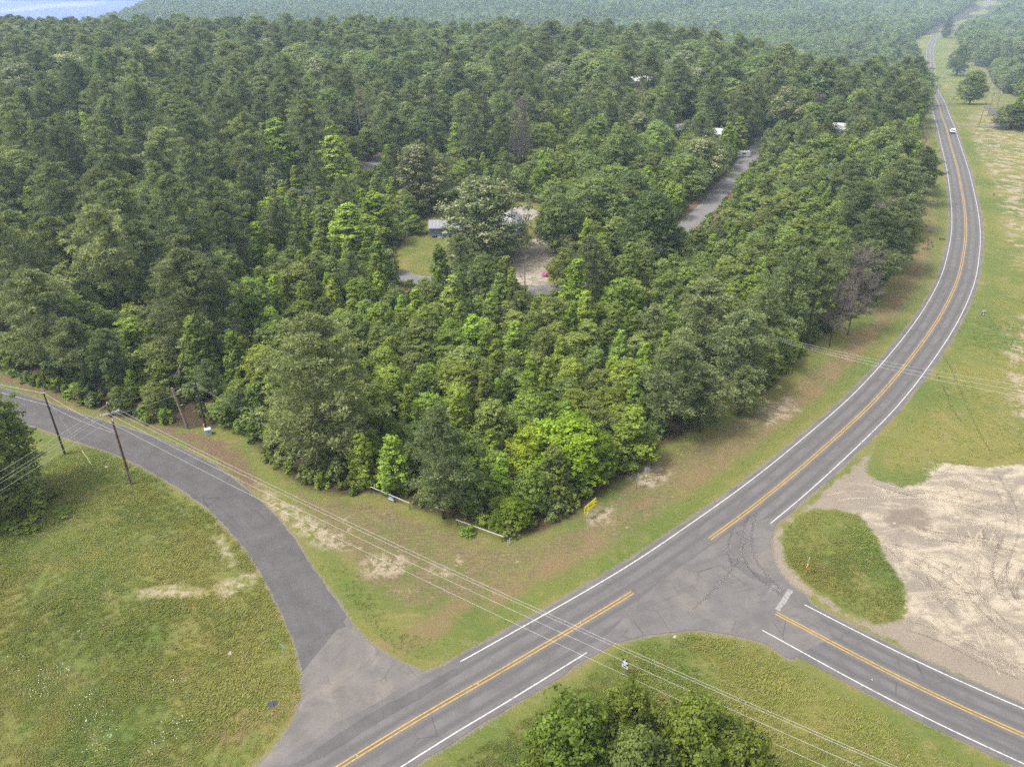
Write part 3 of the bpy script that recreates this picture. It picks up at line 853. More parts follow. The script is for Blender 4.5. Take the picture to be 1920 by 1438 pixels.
# ---------------------------------------------------------------- blue house with its metal roof
def gable_block(parent, wall_name, x0, x1, y0, y1, base, eave, rise, ridge, mats, over=0.35):
    """walls with gable ends; ridge 'x' or 'y'"""
    mb = MB()
    mb.box(((x0 + x1) / 2, (y0 + y1) / 2, (base + eave) / 2), (x1 - x0, y1 - y0, eave - base))
    if ridge == 'x':
        ym = (y0 + y1) / 2
        for xa, xb in ((x0, x0 + .12), (x1 - .12, x1)):
            mb.add([(xa, y0, eave), (xa, y1, eave), (xa, ym, eave + rise), (xb, y0, eave), (xb, y1, eave), (xb, ym, eave + rise)],
                   [(0, 2, 1), (3, 4, 5), (0, 3, 5, 2), (1, 2, 5, 4)])
    else:
        xm = (x0 + x1) / 2
        for ya, yb in ((y0, y0 + .12), (y1 - .12, y1)):
            mb.add([(x0, ya, eave), (x1, ya, eave), (xm, ya, eave + rise), (x0, yb, eave), (x1, yb, eave), (xm, yb, eave + rise)],
                   [(0, 1, 2), (3, 5, 4), (0, 2, 5, 3), (1, 4, 5, 2)])
    wall = mb.build(wall_name, mats[0], parent)
    # two roof slopes with thickness, ribs on each
    for sgn in (-1, 1):
        rb = MB(); rib = MB()
        if ridge == 'x':
            half = (y1 - y0) / 2 + over; ym = (y0 + y1) / 2
            drop = rise * over / ((y1 - y0) / 2)
            a = (x0 - over, ym, eave + rise + .10); e = ym + sgn * half; ze = eave - drop + .10
            vs = [(x0 - over, ym, a[2]), (x1 + over, ym, a[2]), (x1 + over, e, ze), (x0 - over, e, ze)]
            k = int((x1 - x0) / 0.95)
            for q in range(k + 1):
                xx = x0 - over + .1 + (x1 - x0 + 2 * over - .2) * q / k
                rib.tube([(xx, ym + sgn * .1, a[2] + .03), (xx, e, ze + .06)], .035, 4)
        else:
            half = (x1 - x0) / 2 + over; xm = (x0 + x1) / 2
            drop = rise * over / ((x1 - x0) / 2)
            e = xm + sgn * half; ze = eave - drop + .10; zr = eave + rise + .10
            vs = [(xm, y0 - over, zr), (xm, y1 + over, zr), (e, y1 + over, ze), (e, y0 - over, ze)]
            k = int((y1 - y0) / 0.95)
            for q in range(k + 1):
                yy = y0 - over + .1 + (y1 - y0 + 2 * over - .2) * q / k
                rib.tube([(xm + sgn * .1, yy, zr + .03), (e, yy, ze + .06)], .035, 4)
        rb.add(vs + [(p[0], p[1], p[2] - .09) for p in vs], [(0, 1, 2, 3), (7, 6, 5, 4), (0, 4, 5, 1), (1, 5, 6, 2), (2, 6, 7, 3), (3, 7, 4, 0)])
        r = rb.build('roof_slope', mats[1], parent)
        rib.build('roof_seams', mats[1], r)
        # white eave board
        fb = MB()
        if ridge == 'x': fb.box(((x0 + x1) / 2, e, ze - .13), (x1 - x0 + 2 * over, .05, .2))
        else: fb.box((e, (y0 + y1) / 2, ze - .13), (.05, y1 - y0 + 2 * over, .2))
        fb.build('eave_board', mats[2], r)
    return wall


def window(parent, c, w, h, axis):
    """frame with recessed pane; axis 'x' = window faces along -y, 'y' = faces -x or +x"""
    mb = MB(); d = 0.1
    for s in (-1, 1):
        if axis == 'x':
            mb.box((c[0] + s * (w / 2), c[1], c[2]), (.1, d, h + .1)); mb.box((c[0], c[1], c[2] + s * h / 2), (w - .1, d * .96, .1))
        else:
            mb.box((c[0], c[1] + s * (w / 2), c[2]), (d, .1, h + .1)); mb.box((c[0], c[1], c[2] + s * h / 2), (d * .96, w - .1, .1))
    f = mb.build('window', M['trim'], parent)
    g = MB(); g.box(c, (w - .08, .04, h - .08) if axis == 'x' else (.04, w - .08, h - .08))
    g.build('pane', M['glass'], f)


hx, hy = (-22.81,203.12)
H = thing('blue_house', 'slate blue single-storey house with a grey metal roof, half hidden by the pale-tipped oak', 'house', (hx, hy, 0), R(2))
mats = (M['siding'], M['roof_metal'], M['trim'])
gable_block(H, 'wall', 0, 19.5, 0, 5.6, 0.55, 3.05, 1.15, 'x', mats)
gable_block(H, 'wing_wall', 19.9, 25.6, -1.2, 10.5, 0.55, 3.0, 1.3, 'y', mats)
pier = MB(); pier.box((0, 0, 0.275), (0.42, 0.42, 0.55)); pier_me = pier.mesh('footing', M['stone'])
for q in range(9):
    for yy in (0.15, 5.4): link('footing', pier_me, H, (0.5 + q * 2.3, yy, 0))
sk = MB(); sk.box((22.7, 4.6, 0.275), (5.2, 11.0, 0.55)); sk.build('wing_footing', M['stone'], H)
window(H, (-0.04, 2.6, 1.9), 1.0, 1.2, 'y')
for wx in (5.0, 9.5, 15.5): window(H, (wx, -0.04, 1.95), 1.1, 1.2, 'x')
window(H, (22.7, -1.24, 1.9), 1.4, 1.2, 'x')
db = MB(); db.box((12.2, -0.05, 1.6), (0.95, 0.08, 2.05))
d_ = db.build('door', M['trim'], H)
kb = MB(); kb.box((12.55, -0.13, 1.6), (0.08, 0.08, 0.12)); kb.build('handle', M['steel'], d_)
st = MB()
for q in range(3): st.box((2.9, -0.25 - q * .3, 0.45 - q * .17), (1.5, .3, 0.18))
st.build('steps', M['concrete'], H)
vp = MB(); vp.tube([(1.2, 3.6, 4.0), (1.2, 3.6, 4.75)], .06, 8); vp.build('vent_pipe', M['trim'], H)

# low white rail on the lawn
F_ = thing('lawn_rail', 'short weathered white rail on the lawn below the pale-tipped oak', 'fence', (0, 0, 0))
p0, p1 = (-15.80,187.52), (-13.32,183.21)
for f in (0, .5, 1):
    b = MB(); x, y = p0[0] + (p1[0] - p0[0]) * f, p0[1] + (p1[1] - p0[1]) * f
    b.box((x, y, .5), (.12, .12, 1.0)); b.build('post', M['white'], F_)
for z in (.45, .9):
    b = MB(); b.tube([(p0[0], p0[1], z), (p1[0], p1[1], z)], .06, 4); b.build('rail', M['white'], F_)

# pink flowering bush
def flower_bush(p):
    t = thing('flowering_bush', 'small bush of bright pink blossom beside the sandy drive', 'bush', (p[0], p[1], 0))
    V = rng.normal(0, 1, (260, 3)); V /= np.linalg.norm(V, axis=1)[:, None]
    V[:, 2] = np.abs(V[:, 2]); ctr = V * rng.uniform(.35, .75, (260, 1)) + (0, 0, .25)
    a = rng.normal(0, .1, (260, 3)); b = rng.normal(0, .1, (260, 3))
    Q = np.stack([ctr - a, ctr - b, ctr + a, ctr + b], 1).reshape(-1, 3)
    link('blossom', mesh_from('blossom', Q, np.arange(1040).reshape(-1, 4), M['pink']), t)
    s = MB()
    for q in range(6): s.tube([(0, 0, 0), (.45 * math.cos(q), .45 * math.sin(q), .7)], [.03, .01], 4)
    s.build('stem', M['bark'], t)


flower_bush((7.96,174.33))

# white-roofed houses far back among the trees
def far_house(p, w, d, rz, label, wallmat, name='white_roof_house', cat='house', zoff=0.0):
    t = thing(name, label, cat, (p[0], p[1], float(hgt(*p)) + zoff), R(rz))
    gable_block(t, 'wall', -w / 2, w / 2, -d / 2, d / 2, -0.5, 3.0, 1.5, 'x', (wallmat, M['roof_white'], M['trim']))
    for k in (-.3, 0.05, .33): window(t, (w * k, -d / 2 - .04, 1.6), 1.2, 1.2, 'x')
    b = MB(); b.box((w * .2, -d / 2 - .05, 1.0), (1, .08, 2.1)); b.build('door', M['trim'], t)


far_house((70.85,433.63), 17, 9, 24, 'dark house with a bright white sloping roof deep in the wood behind the inner lane', M['brick'])
far_house((76.78,483.17), 14, 8, 5, 'house with a thin white roof edge showing behind the dark white-roofed house', M['trim'])
far_house((70.35,330.45), 13, 8, 20, 'white-roofed house hidden by pines left of the inner lane', M['trim'])
far_house((83.84,324.20), 11, 7, -10, 'small white-roofed house in pines right beside the inner lane', M['trim'])
far_house((142.05,337.64), 15, 9, -28, 'white-roofed house half buried in dark trees left of the highway', M['trim'])
far_house((47.34,389.47), 11, 8, 12, 'small pale roof glimpsed between rounded trees further left', M['trim'])

# a white boat-like trailer by the lane bend
tr = thing('parked_trailer', 'white trailer parked beside the bend of the inner lane under the trees', 'trailer', (*(89.55,299.74), 0), R(8))
b = MB(); b.prism([(-2.6, .7), (2.6, .7), (2.9, 1.3), (2.6, 2.5), (-2.5, 2.5), (-2.7, 1.3)], 2.2); b.build('body', M['roof_white'], tr)
for sx in (-.5, .5):
    for sy in (-1, 1):
        b = MB(); b.tube([(sx, sy * 1.05 - .1, .36), (sx, sy * 1.05 + .1, .36)], .36, 12); b.build('wheel', M['rubber'], tr)
b = MB(); b.tube([(2.8, 0, .75), (4.0, 0, .6)], .07, 6); b.build('drawbar', M['steel'], tr)
b = MB(); b.box((0, -1.12, 1.8), (1.4, .06, .6)); b.build('window', M['glass'], tr)

# ---------------------------------------------------------------- car
def build_car(p, rz):
    z = float(hgt(*p)) + .04
    t = thing('parked_suv' if False else 'white_suv', 'white SUV with a dark rear window driving away in the right highway lane', 'car', (p[0], p[1], z), rz)
    L = 4.9; W = 1.95
    prof = [(-2.42, .45), (2.40, .45), (2.45, .75), (2.30, .98), (1.10, 1.10), (-2.30, 1.12), (-2.45, .95)]
    b = MB(); b.prism(prof, W); b.build('body', M['car_white'], t)
    cab = MB()
    lo = [(1.15, 1.09), (-2.25, 1.09)]; y0, y1 = .93, .72
    cab.add([(1.15, -y0, 1.09), (1.15, y0, 1.09), (-2.28, y0, 1.09), (-2.28, -y0, 1.09), (.35, -y1, 1.76), (.35, y1, 1.76), (-1.95, y1, 1.78), (-1.95, -y1, 1.78)],
            [(0, 1, 5, 4), (1, 2, 6, 5), (2, 3, 7, 6), (3, 0, 4, 7), (4, 5, 6, 7)])
    cab.build('cabin', M['glass'], t)
    r = MB(); r.box((-.8, 0, 1.80), (2.35, 1.5, .08)); r.build('roof', M['car_white'], t)
    for sx in (-2.1, -.75, .6):
        for sy in (-1, 1):
            q = MB(); q.tube([(sx + (.35 if sx > 0 else 0), sy * .94, 1.09), (sx if sx > 0 else sx + .1, sy * .74, 1.79)], .05, 4); q.build('pillar', M['car_white'], t)
    q = MB(); q.box((-2.47, 0, .62), (.12, 1.8, .34)); q.build('bumper', M['sign_black'], t)
    q = MB(); q.box((-2.46, 0, 1.0), (.05, .5, .14)); q.build('number_plate', M['sign_white'], t)
    for sy in (-1, 1):
        q = MB(); q.box((-2.40, sy * .84, 1.0), (.14, .2, .3)); q.build('tail_light', M['lamp_red'], t)
        q = MB(); q.box((2.36, sy * .72, .86), (.16, .36, .14)); q.build('headlight', M['ceramic'], t)
        q = MB(); q.box((.95, sy * 1.05, 1.18), (.14, .2, .14)); q.build('mirror', M['car_white'], t)
        for sx in (-1.5, 1.5):
            q = MB(); q.tube([(sx, sy * .98 - .12, .37), (sx, sy * .98 + .02, .37)], .37, 14); w_ = q.build('wheel', M['rubber'], t)
            q = MB(); q.tube([(sx, sy * 1.0 - .02, .37), (sx, sy * 1.0 + .01, .37)], .22, 10); q.build('rim', M['chrome'], w_)


k = nearest(HWY, (194.02,348.19))
dr_ = HWY[k + 1] - HWY[k - 1]
ang = math.atan2(dr_[1], dr_[0])
nv = np.array([-dr_[1], dr_[0]]) / np.linalg.norm(dr_)
build_car(tuple(HWY[k] - nv * 1.85), ang)

# ---------------------------------------------------------------- signs
def sign_post(parent, h, mat, base=(0, 0), rad=.035, reflect=None):
    b = MB(); b.tube([(base[0], base[1], -.1), (base[0], base[1], h)], rad, 6); o = b.build('post', mat, parent)
    if reflect:
        q = MB(); q.box((base[0], base[1], reflect[1]), (.1, .1, reflect[2])); q.build('reflector', M[reflect[0]], parent)
    return o


def panel(parent, name, poly, mat, face=-1, y=0.0, d=.02):
    b = MB(); b.prism(poly, d, off=(0, y, 0)); return b.build(name, mat, parent)


rect = lambda w, h, z: [(-w / 2, z - h / 2), (w / 2, z - h / 2), (w / 2, z + h / 2), (-w / 2, z + h / 2)]
# all signs are built facing local -Y
SHIELD = [(-.12, -.30), (0.02, -.27), (.10, -.38), (.16, -.16), (.33, -.06), (.30, .10), (.02, .10), (.02, .33), (-.13, .33), (-.13, .03), (-.34, .02), (-.25, -.10)]


def arrow_sign():
    p = (10.87,83.05)
    t = thing('arrow_sign', 'large yellow sign with black double arrow and chevron bars at the wood edge', 'road sign', (p[0], p[1], 0), math.atan2(2.13, 1.76))
    t.scale = (1.15, 1.15, 1.12)
    panel(t, 'panel', [(-1.28, 1.15), (1.10, 1.15), (1.28, 1.32), (1.28, 2.12), (1.10, 2.28), (-1.10, 2.28), (-1.28, 2.10)], M['sign_yellow'])
    z = 1.72
    A = [(-.40, z), (-.20, z + .15), (-.20, z + .05), (.20, z + .05), (.20, z + .15), (.40, z), (.20, z - .15), (.20, z - .05), (-.20, z - .05), (-.20, z - .15)]
    panel(t, 'double_arrow', A, M['sign_black'], y=-.018)
    for k in (0, 1):
        panel(t, 'chevron_bar', [(1.24 - .34 - k * 0, z + .12 + .0), (1.22, z + .30), (1.22, z + .44), (.90, z + .27)] if k == 0 else
              [(1.24 - .34, z - .12), (.90, z - .27), (1.22, z - .44), (1.22, z - .30)], M['sign_black'], y=-.018)
        x = -1.18 + k * .17
        panel(t, 'chevron_bar', [(x, z), (x + .22, z + .36), (x + .27, z + .36), (x + .05, z), (x + .27, z - .36), (x + .22, z - .36)], M['sign_black'], y=-.018)
    for sx in (-.55, .55):
        b = MB(); b.tube([(sx, .06, -.1), (sx, .06, 2.2)], .04, 6); b.build('post', M['steel'], t)
    b = MB(); b.box((-.55, -.01, .85), (.12, .03, .4)); b.build('reflector', M['sign_yellow'], t)


arrow_sign()


def route_marker(p, rz, h, label, s=1.0, plate=True, above=False, post='dark_pole'):
    t = thing('route_marker', label, 'road sign', (p[0], p[1], float(hgt(*p))), rz)
    sign_post(t, h, M[post], (0, .05))
    z = h - .38 * s
    panel(t, 'panel', rect(.72 * s, .72 * s, z), M['sign_black'])
    panel(t, 'state_outline', [(x * s, z + q * s) for x, q in SHIELD], M['sign_white'], y=-.016)
    if plate:
        zz = z + .60 * s if above else z - .60 * s
        panel(t, 'plate', rect(.74 * s, .42 * s, zz), M['sign_white'])
        if not above:
            panel(t, 'plate_mark', [(-.22 * s, zz - .06 * s), (.06 * s, zz - .06 * s), (.06 * s, zz - .13 * s), (.26 * s, zz), (.06 * s, zz + .13 * s), (.06 * s, zz + .06 * s), (-.22 * s, zz + .06 * s)], M['sign_black'], y=-.016)


route_marker((18.31,89.44), R(52), 2.85, 'black and white route marker with an arrow plate in the sandy patch by the wood', 1.05)
route_marker((12.19,56.33), R(-42), 2.3, 'black and white route marker with a lettered plate just above the bottom trees', 1.05, post='steel')
route_marker((100.42,147.87), R(8), 2.2, 'lone black and white route marker in the grass outside the highway curve', 1.1, plate=True, above=True, post='steel')


def back_sign(p, rz, h, label, w, hh, post, reflect=None, octo=False, name='sign_back'):
    t = thing(name, label, 'road sign', (p[0], p[1], float(hgt(*p))), rz)
    sign_post(t, h, M[post], (0, -.05), reflect=reflect)
    z = h - hh / 2
    poly = [(w / 2 * math.cos(R(22.5 + 45 * q)) / math.cos(R(22.5)), z + w / 2 * math.sin(R(22.5 + 45 * q)) / math.cos(R(22.5))) for q in range(8)] if octo else rect(w, hh, z)
    panel(t, 'panel', poly, M['sign_back'])
    return t, z


t, z = back_sign((19.92,91.07), R(-12), 2.6, 'grey back of a rectangular sign beside the arrow-plate route marker', .75, 1.0, 'steel', ('sign_yellow', 1.1, .3))
t, z = back_sign((-24.24,50.89), R(18), 2.75, 'grey octagonal back of a stop sign in tall grass at the left road mouth', 1.05, 1.05, 'steel', ('sign_red', 1.1, .45), True, 'stop_sign')
panel(t, 'face', [(x * .98, zz) for x, zz in [(0.525 * math.cos(R(22.5 + 45 * q)) / math.cos(R(22.5)), z + .525 * math.sin(R(22.5 + 45 * q)) / math.cos(R(22.5))) for q in range(8)]], M['sign_red'], y=.018)
t, z = back_sign((154.00,240.53), R(10), 2.3, 'pale grey back of a small sign far up the field right of the highway', .8, .8, 'steel')


def text(body, size, mat, parent, loc, rx=R(90), rz=0):
    cu = bpy.data.curves.new('lettering', 'FONT')
    cu.body = body; cu.size = size; cu.align_x = 'CENTER'; cu.align_y = 'CENTER'; cu.extrude = .002
    ob = bpy.data.objects.new('lettering_curve', cu)
    COL.objects.link(ob)
    dg = bpy.context.evaluated_depsgraph_get()
    me = bpy.data.meshes.new_from_object(ob.evaluated_get(dg))
    bpy.data.objects.remove(ob, do_unlink=True)
    me.materials.clear(); me.materials.append(mat)
    o = link('lettering', me, parent)
    o.location = loc; o.rotation_euler = (rx, 0, rz)
    return o


def island_stop():
    p = (37.06,71.52)
    t = thing('stop_sign', 'red stop sign seen edge-on with a yellow plate below it on the grass island', 'road sign', (p[0], p[1], 0), R(56))
    sign_post(t, 2.95, M['steel'], (0, .05), reflect=('sign_red', 1.0, .35))
    z = 2.5
    oc = lambda r: [(r * math.cos(R(22.5 + 45 * q)) / math.cos(R(22.5)), z + r * math.sin(R(22.5 + 45 * q)) / math.cos(R(22.5))) for q in range(8)]
    panel(t, 'border', oc(.46), M['sign_white'])
    f = panel(t, 'panel', oc(.42), M['sign_red'], y=-.018)
    text('STOP', .34, M['sign_white'], f, (0, -.034, z))
    panel(t, 'yellow_plate', rect(.75, .46, z - .74), M['sign_yellow'])


island_stop()
p = (370.44,687.44)
t = thing('warning_sign', 'yellow diamond warning sign by the farm track far up the highway', 'road sign', (p[0], p[1], float(hgt(*p))), R(6))
sign_post(t, 2.6, M['steel'], (0, .05)); panel(t, 'panel', [(0, 1.3), (.75, 2.05), (0, 2.8), (-.75, 2.05)], M['sign_yellow'])
p = (369.10,693.71)
t = thing('mailbox', 'black mailbox on a post at the mouth of the farm track', 'mailbox', (p[0], p[1], float(hgt(*p))), 0)
b = MB(); b.box((0, 0, .55), (.18, .18, 1.1)); b.build('post', M['dark_pole'], t)
b = MB(); b.prism([(-.45, 1.1), (.45, 1.1), (.45, 1.5), (.3, 1.7), (-.3, 1.7), (-.45, 1.5)], 1.1); b.build('box', M['sign_black'], t)
p = (64.20,128.58)
t = thing('delineator_post', 'thin grey marker post with a small blue-grey plate on the verge under the wires', 'marker post', (p[0], p[1], 0), R(15))
sign_post(t, 2.5, M['steel'], (0, .04)); panel(t, 'panel', rect(.32, .5, 2.2), M['sign_back'])
b = MB(); b.box((0, 0, 1.0), (.12, .1, .25)); b.build('reflector', M['orange'], t)
p = (-25.47,58.93)
t = thing('street_sign', 'thin street name sign on a slim post in the grass left of the side road', 'road sign', (p[0], p[1], 0), R(-38))
sign_post(t, 1.25, M['steel']); panel(t, 'panel', rect(.95, .22, 1.36), M['sign_green'])
b = MB(); b.box((0, 0, 1.48), (.97, .035, .025)); b.build('panel_edge', M['sign_back'], t)

# ---------------------------------------------------------------- white pipe rails with hanging sign
def pipe_rail(a, b_, h, label, posts, board=None, sag=0.0):
    t = thing('pipe_gate', label, 'gate', (a[0], a[1], 0))
    d = (b_[0] - a[0], b_[1] - a[1])
    q = MB(); q.tube([(0, 0, h), (d[0] * .5, d[1] * .5, h + sag), (d[0], d[1], h)], .048, 8); q.build('rail', M['white'], t)
    for f in posts:
        q = MB(); q.tube([(d[0] * f, d[1] * f, -.1), (d[0] * f, d[1] * f, h - .06)], .055, 6); q.build('post', M['pole_wood'], t)
    return t, d


ga, gb = (-20.57,88.37,1.15), (-14.40,84.56,1.15)
t, d = pipe_rail(ga, gb, 1.15, 'white pipe rail with a navy and white board hanging from it', (0.0, 1.0))
L_ = math.hypot(*d)
s_ = thing('hanging_board', 'navy blue and white board hanging under the left white pipe rail', 'sign', (ga[0] + d[0] * .53, ga[1] + d[1] * .53 - .1, 0), math.atan2(d[1], d[0]))
panel(s_, 'upper_panel', rect(.95, .42, .82), M['sign_navy']); panel(s_, 'lower_panel', rect(.95, .28, .46), M['sign_white'])
panel(s_, 'pale_band', [(-.3, .78), (.1, .74), (.38, .82), (.3, .92), (-.1, .88), (-.34, .94)], M['ceramic'], y=-.016)
for sx in (-.4, .4):
    q = MB(); q.tube([(sx, 0, 1.0), (sx, .1, 1.12)], .012, 4); q.build('hook', M['steel'], s_)
ga, gb = (-7.66,81.14,1.00), (-1.13,77.64,1.00)
pipe_rail(ga, gb, 1.0, 'bare white pipe rail between the single pine and the small yellow-green tree', (0.03, 0.97))
for q_, (pp, hh) in enumerate((((-0.53,77.10), .95), ((-0.28,77.52), .85))):
    b = MB(); b.tube([(0, 0, -.05), (0, 0, hh)], .05, 6)
    o = b.build('white_stake', M['white']); o.location = (pp[0], pp[1], 0)
    tag(o, ('taller, left one' if q_ == 0 else 'shorter, right one') + ' of two white stakes below the small yellow-green tree', 'stake', 'white stakes at the gate')

# utility box and marker posts by the left wood
p = (-49.66,103.94)
t = thing('utility_box', 'pale green utility box at the foot of the dark pole by the left wood', 'utility box', (p[0], p[1], 0), R(28))
b = MB(); b.box((0, 0, .5), (.95, .8, 1.0)); bo = b.build('cabinet', M['box_green'], t)
b = MB(); b.box((0, -.02, 1.03), (1.02, .9, .06)); b.build('lid', M['box_green'], t)
b = MB(); b.box((.1, -.41, .6), (.3, .02, .25)); b.build('label_plate', M['sign_back'], t)
p = (-50.21,104.26)
t = thing('cable_marker', 'white and orange cable marker post beside the pale green utility box', 'marker post', (p[0], p[1], 0))
b = MB(); b.tube([(0, 0, 0), (0, 0, 1.25)], .09, 8); b.build('post', M['white'], t)
b = MB(); b.tube([(0, 0, 1.25), (0, 0, 1.75)], .1, 8); b.build('cap', M['orange'], t)
p = (-45.51,108.88)
b = MB(); b.tube([(0, 0, 0), (0, 0, 1.3)], .06, 6); o = b.build('pale_stake', M['box_green']); o.location = (p[0], p[1], 0)
tag(o, 'thin pale stake at the shady path into the left wood', 'stake')

# ---------------------------------------------------------------- utility poles and wires
def pole(p, h, mat, label, r0=.19, r1=.12, lean=(0, 0), name='utility_pole'):
    z = float(hgt(*p))
    t = thing(name, label, 'utility pole', (p[0], p[1], z))
    b = MB(); b.tube([(0, 0, -.3), (lean[0], lean[1], h)], [r0, r1], 10); b.build('shaft', M[mat], t)
    return t


def arm(t, c, d, L, mat='arm', ins=(-1, -.4, .4, 1), name='crossarm', up=.16):
    """crossarm centred at c along direction d (unit xy), insulators on it"""
    b = MB(); rz = math.atan2(d[1], d[0])
    b.box(c, (L, .12, .14), rz); a = b.build(name, M[mat], t)
    for f in ins:
        q = MB(); x, y = c[0] + d[0] * f * L / 2 * .94, c[1] + d[1] * f * L / 2 * .94
        q.tube([(x, y, c[2] + .07), (x, y, c[2] + .12), (x, y, c[2] + .07 + up)], [.02, .06, .05], 8); q.build('insulator', M['ceramic'], a)
    return a


WIRES = []


def wire(a, b, sag, label, rad=.022, group=None, n=14):
    a, b = Vector(a), Vector(b)
    pts = []
    for q in range(n + 1):
        f = q / n
        p = a.lerp(b, f); p.z -= 4 * sag * f * (1 - f); pts.append(p - a)
    m = MB(); m.tube(pts, rad, 5)
    o = m.build('power_line', M['wire']); o.location = a
    tag(o, label, 'power line', group)


pa = (-56.31,90.41); ha = 13.89
A = pole(pa, ha, 'pole_wood', 'tall brown pole with grey double crossarms on the grass inside the left road bend')
u1 = Vector((0.78, 0.62, 0)); u2 = Vector((-0.62, 0.78, 0))
za = ha - 1.55
arm(A, (0.14 * u2.x, 0.14 * u2.y, za), (u1.x, u1.y), 2.5, ins=(-1, -.35, .35, 1))
arm(A, (-0.14 * u2.x, -0.14 * u2.y, za - .02), (u1.x, u1.y), 2.5, ins=(-1, 1))
arm(A, (0, 0, za - .75), (0.55, -0.83), 2.5, ins=(-1, -.35, .35, 1))
for s in (-1, 1):
    b = MB(); b.tube([(0, 0, za - 1.0), (u1.x * s * .85, u1.y * s * .85, za - .08)], .025, 4); b.build('brace', M['steel'], A)
b = MB(); b.tube([(0, 0, ha - .02), (0, 0, ha + .22)], .09, 8); b.build('pole_cap', M['ceramic'], A)
b = MB(); b.tube([(.16, -.12, .2), (.16, -.12, 2.6)], .04, 6); b.build('ground_conduit', M['steel'], A)
top = Vector((pa[0], pa[1], 0))
# four conductors leaving to the lower left
LW = [((-76.02,57.23,10.20), (0, 0, ha - .1)), ((-75.73,55.91,9.60), tuple(u1 * -1.1 + Vector((0, 0, za + .2)))),
      ((-75.05,54.49,9.60), tuple(u1 * -.1 + Vector((0, 0, za + .2)))), ((-74.51,53.25,9.60), tuple(u1 * 1.0 + Vector((0, -.2, za - .5))))]
for (e, o), nm in zip(LW, ('uppermost', 'second', 'third', 'lowest')):
    wire(top + Vector(o), e, .5, nm + ' overhead wire running from the tall crossarm pole to the lower left edge', .015, 'wires leaving to the left')
# four conductors leaving to the lower right across both roads
RW = [((40.26,33.30,10.60), tuple(u1 * 1.15 + Vector((0, 0, za + .2))), 'uppermost'), ((39.24,33.62,10.60), tuple(u1 * .45 + Vector((0, 0, za + .3))), 'second'),
      ((37.70,33.06,10.60), (0.3, -.5, za + .1), 'third'), ((35.48,32.66,10.60), tuple(u1 * -.55 + Vector((.4, -.7, za - .6))), 'lowest')]
for e, o, nm in RW:
    wire(top + Vector(o), e, 1.3, nm + ' overhead wire from the tall crossarm pole across both roads to the bottom right', .014, 'wires crossing both roads', 26)
pb = (-70.16,98.15); hb = 11.17
B = pole(pb, hb, 'dark_pole', 'slim dark pole without crossarms near the left edge tree', .17, .11)
for zz in (hb - .05, hb - 2.1):
    b = MB(); b.tube([(-.25, 0, zz), (.2, 0, zz + .05)], [.05, .08], 8); b.build('insulator', M['ceramic'], B)
tb = Vector((pb[0], pb[1], 0))
wire(tb + Vector((-.2, 0, hb)), (-101.24,110.02,10.80), .4, 'upper wire from the slim dark pole to the left edge', .02)
wire(tb + Vector((-.2, 0, hb - 2.1)), (-105.14,114.25,8.60), .4, 'lower wire from the slim dark pole to the left edge', .02)
wire(tb + Vector((.1, 0, hb)), top + Vector((0, 0, ha - 4.6)), .4, 'upper wire between the slim dark pole and the tall crossarm pole', .018)
wire(tb + Vector((.1, 0, hb - 2.1)), top + Vector((0, 0, ha - 4.9)), .5, 'lower wire between the slim dark pole and the tall crossarm pole', .018)
g0 = (-64.43,95.14)
for q_, zz in enumerate((hb - .3, hb - .5)):
    wire(tb + Vector((.05, 0, zz)), (g0[0] + q_ * .25, g0[1], 0), 0, ('left' if q_ else 'right') + ' guy wire from the slim dark pole to its yellow ground anchor', .016)
b = MB(); b.tube([(0, 0, 0), (tb.x - g0[0], tb.y - g0[1], hb - .3)], .05, 6) if False else b.tube([(0, 0, 0), ((tb.x - g0[0]) * .22, (tb.y - g0[1]) * .22, (hb - .3) * .22)], .055, 6)
o = b.build('guy_guard', plain('yellow_guard', (0.45, 0.40, 0.16))); o.location = (g0[0], g0[1], 0)
tag(o, 'pale yellow sleeve on the lower end of the guy wire', 'guy guard')
pc = (-50.62,105.55); hc = 8.80
Cc = pole(pc, hc, 'dark_pole', 'dark pole standing against the left wood above the utility box', .17, .11)
b = MB(); b.tube([(-.3, 0, hc - .2), (.3, 0, hc - .2)], .06, 6); b.build('insulator', M['ceramic'], Cc)
tc = Vector((pc[0], pc[1], 0))
wire(top + Vector((0, 0, ha + .1)), tc + Vector((-.3, 0, hc - .2)), .25, 'upper wire from the tall crossarm pole to the dark pole by the wood', .022)
wire(top + Vector((u1.x * 1.1, u1.y * 1.1, za - .5)), tc + Vector((-.1, 0, hc - .75)), .25, 'lower wire from the tall crossarm pole to the dark pole by the wood', .022)
for q_, dz in enumerate((0, -.45)):
    wire(tc + Vector((.3, 0, hc - .2 + dz)), (-45.60,105.27,5.00), .2, ('upper', 'lower')[q_] + ' thin wire from the dark pole down into the wood', .014)
ps = (-53.58,105.55); hs = 7.76
x_t, y_t, z_t = (-54.72,105.84,7.60)
S = pole(ps, 7.6, 'grey_pole', 'bare grey stub pole leaning left at the foot of the left wood', .24, .20, (x_t - ps[0], y_t - ps[1]))
b = MB(); b.tube([(-.25, -.2, 4.6), (.1, 0, 4.7)], .05, 6); b.build('bolt', M['steel'], S)
# guy anchors and small stakes near the tall pole
for q_, (pp, hh, lab) in enumerate((((-58.16,92.26), 1.2, 'thin pale stake standing left of the tall crossarm pole'), ((-61.90,94.44), .3, 'low stone-grey anchor block in grass between the two poles'))):
    b = MB(); b.tube([(0, 0, 0), (0, 0, hh)], .06 if q_ == 0 else .25, 6); o = b.build('pale_stake' if q_ == 0 else 'anchor_block', M['white'] if q_ == 0 else M['stone']); o.location = (pp[0], pp[1], 0)
    tag(o, lab, 'stake' if q_ == 0 else 'anchor')

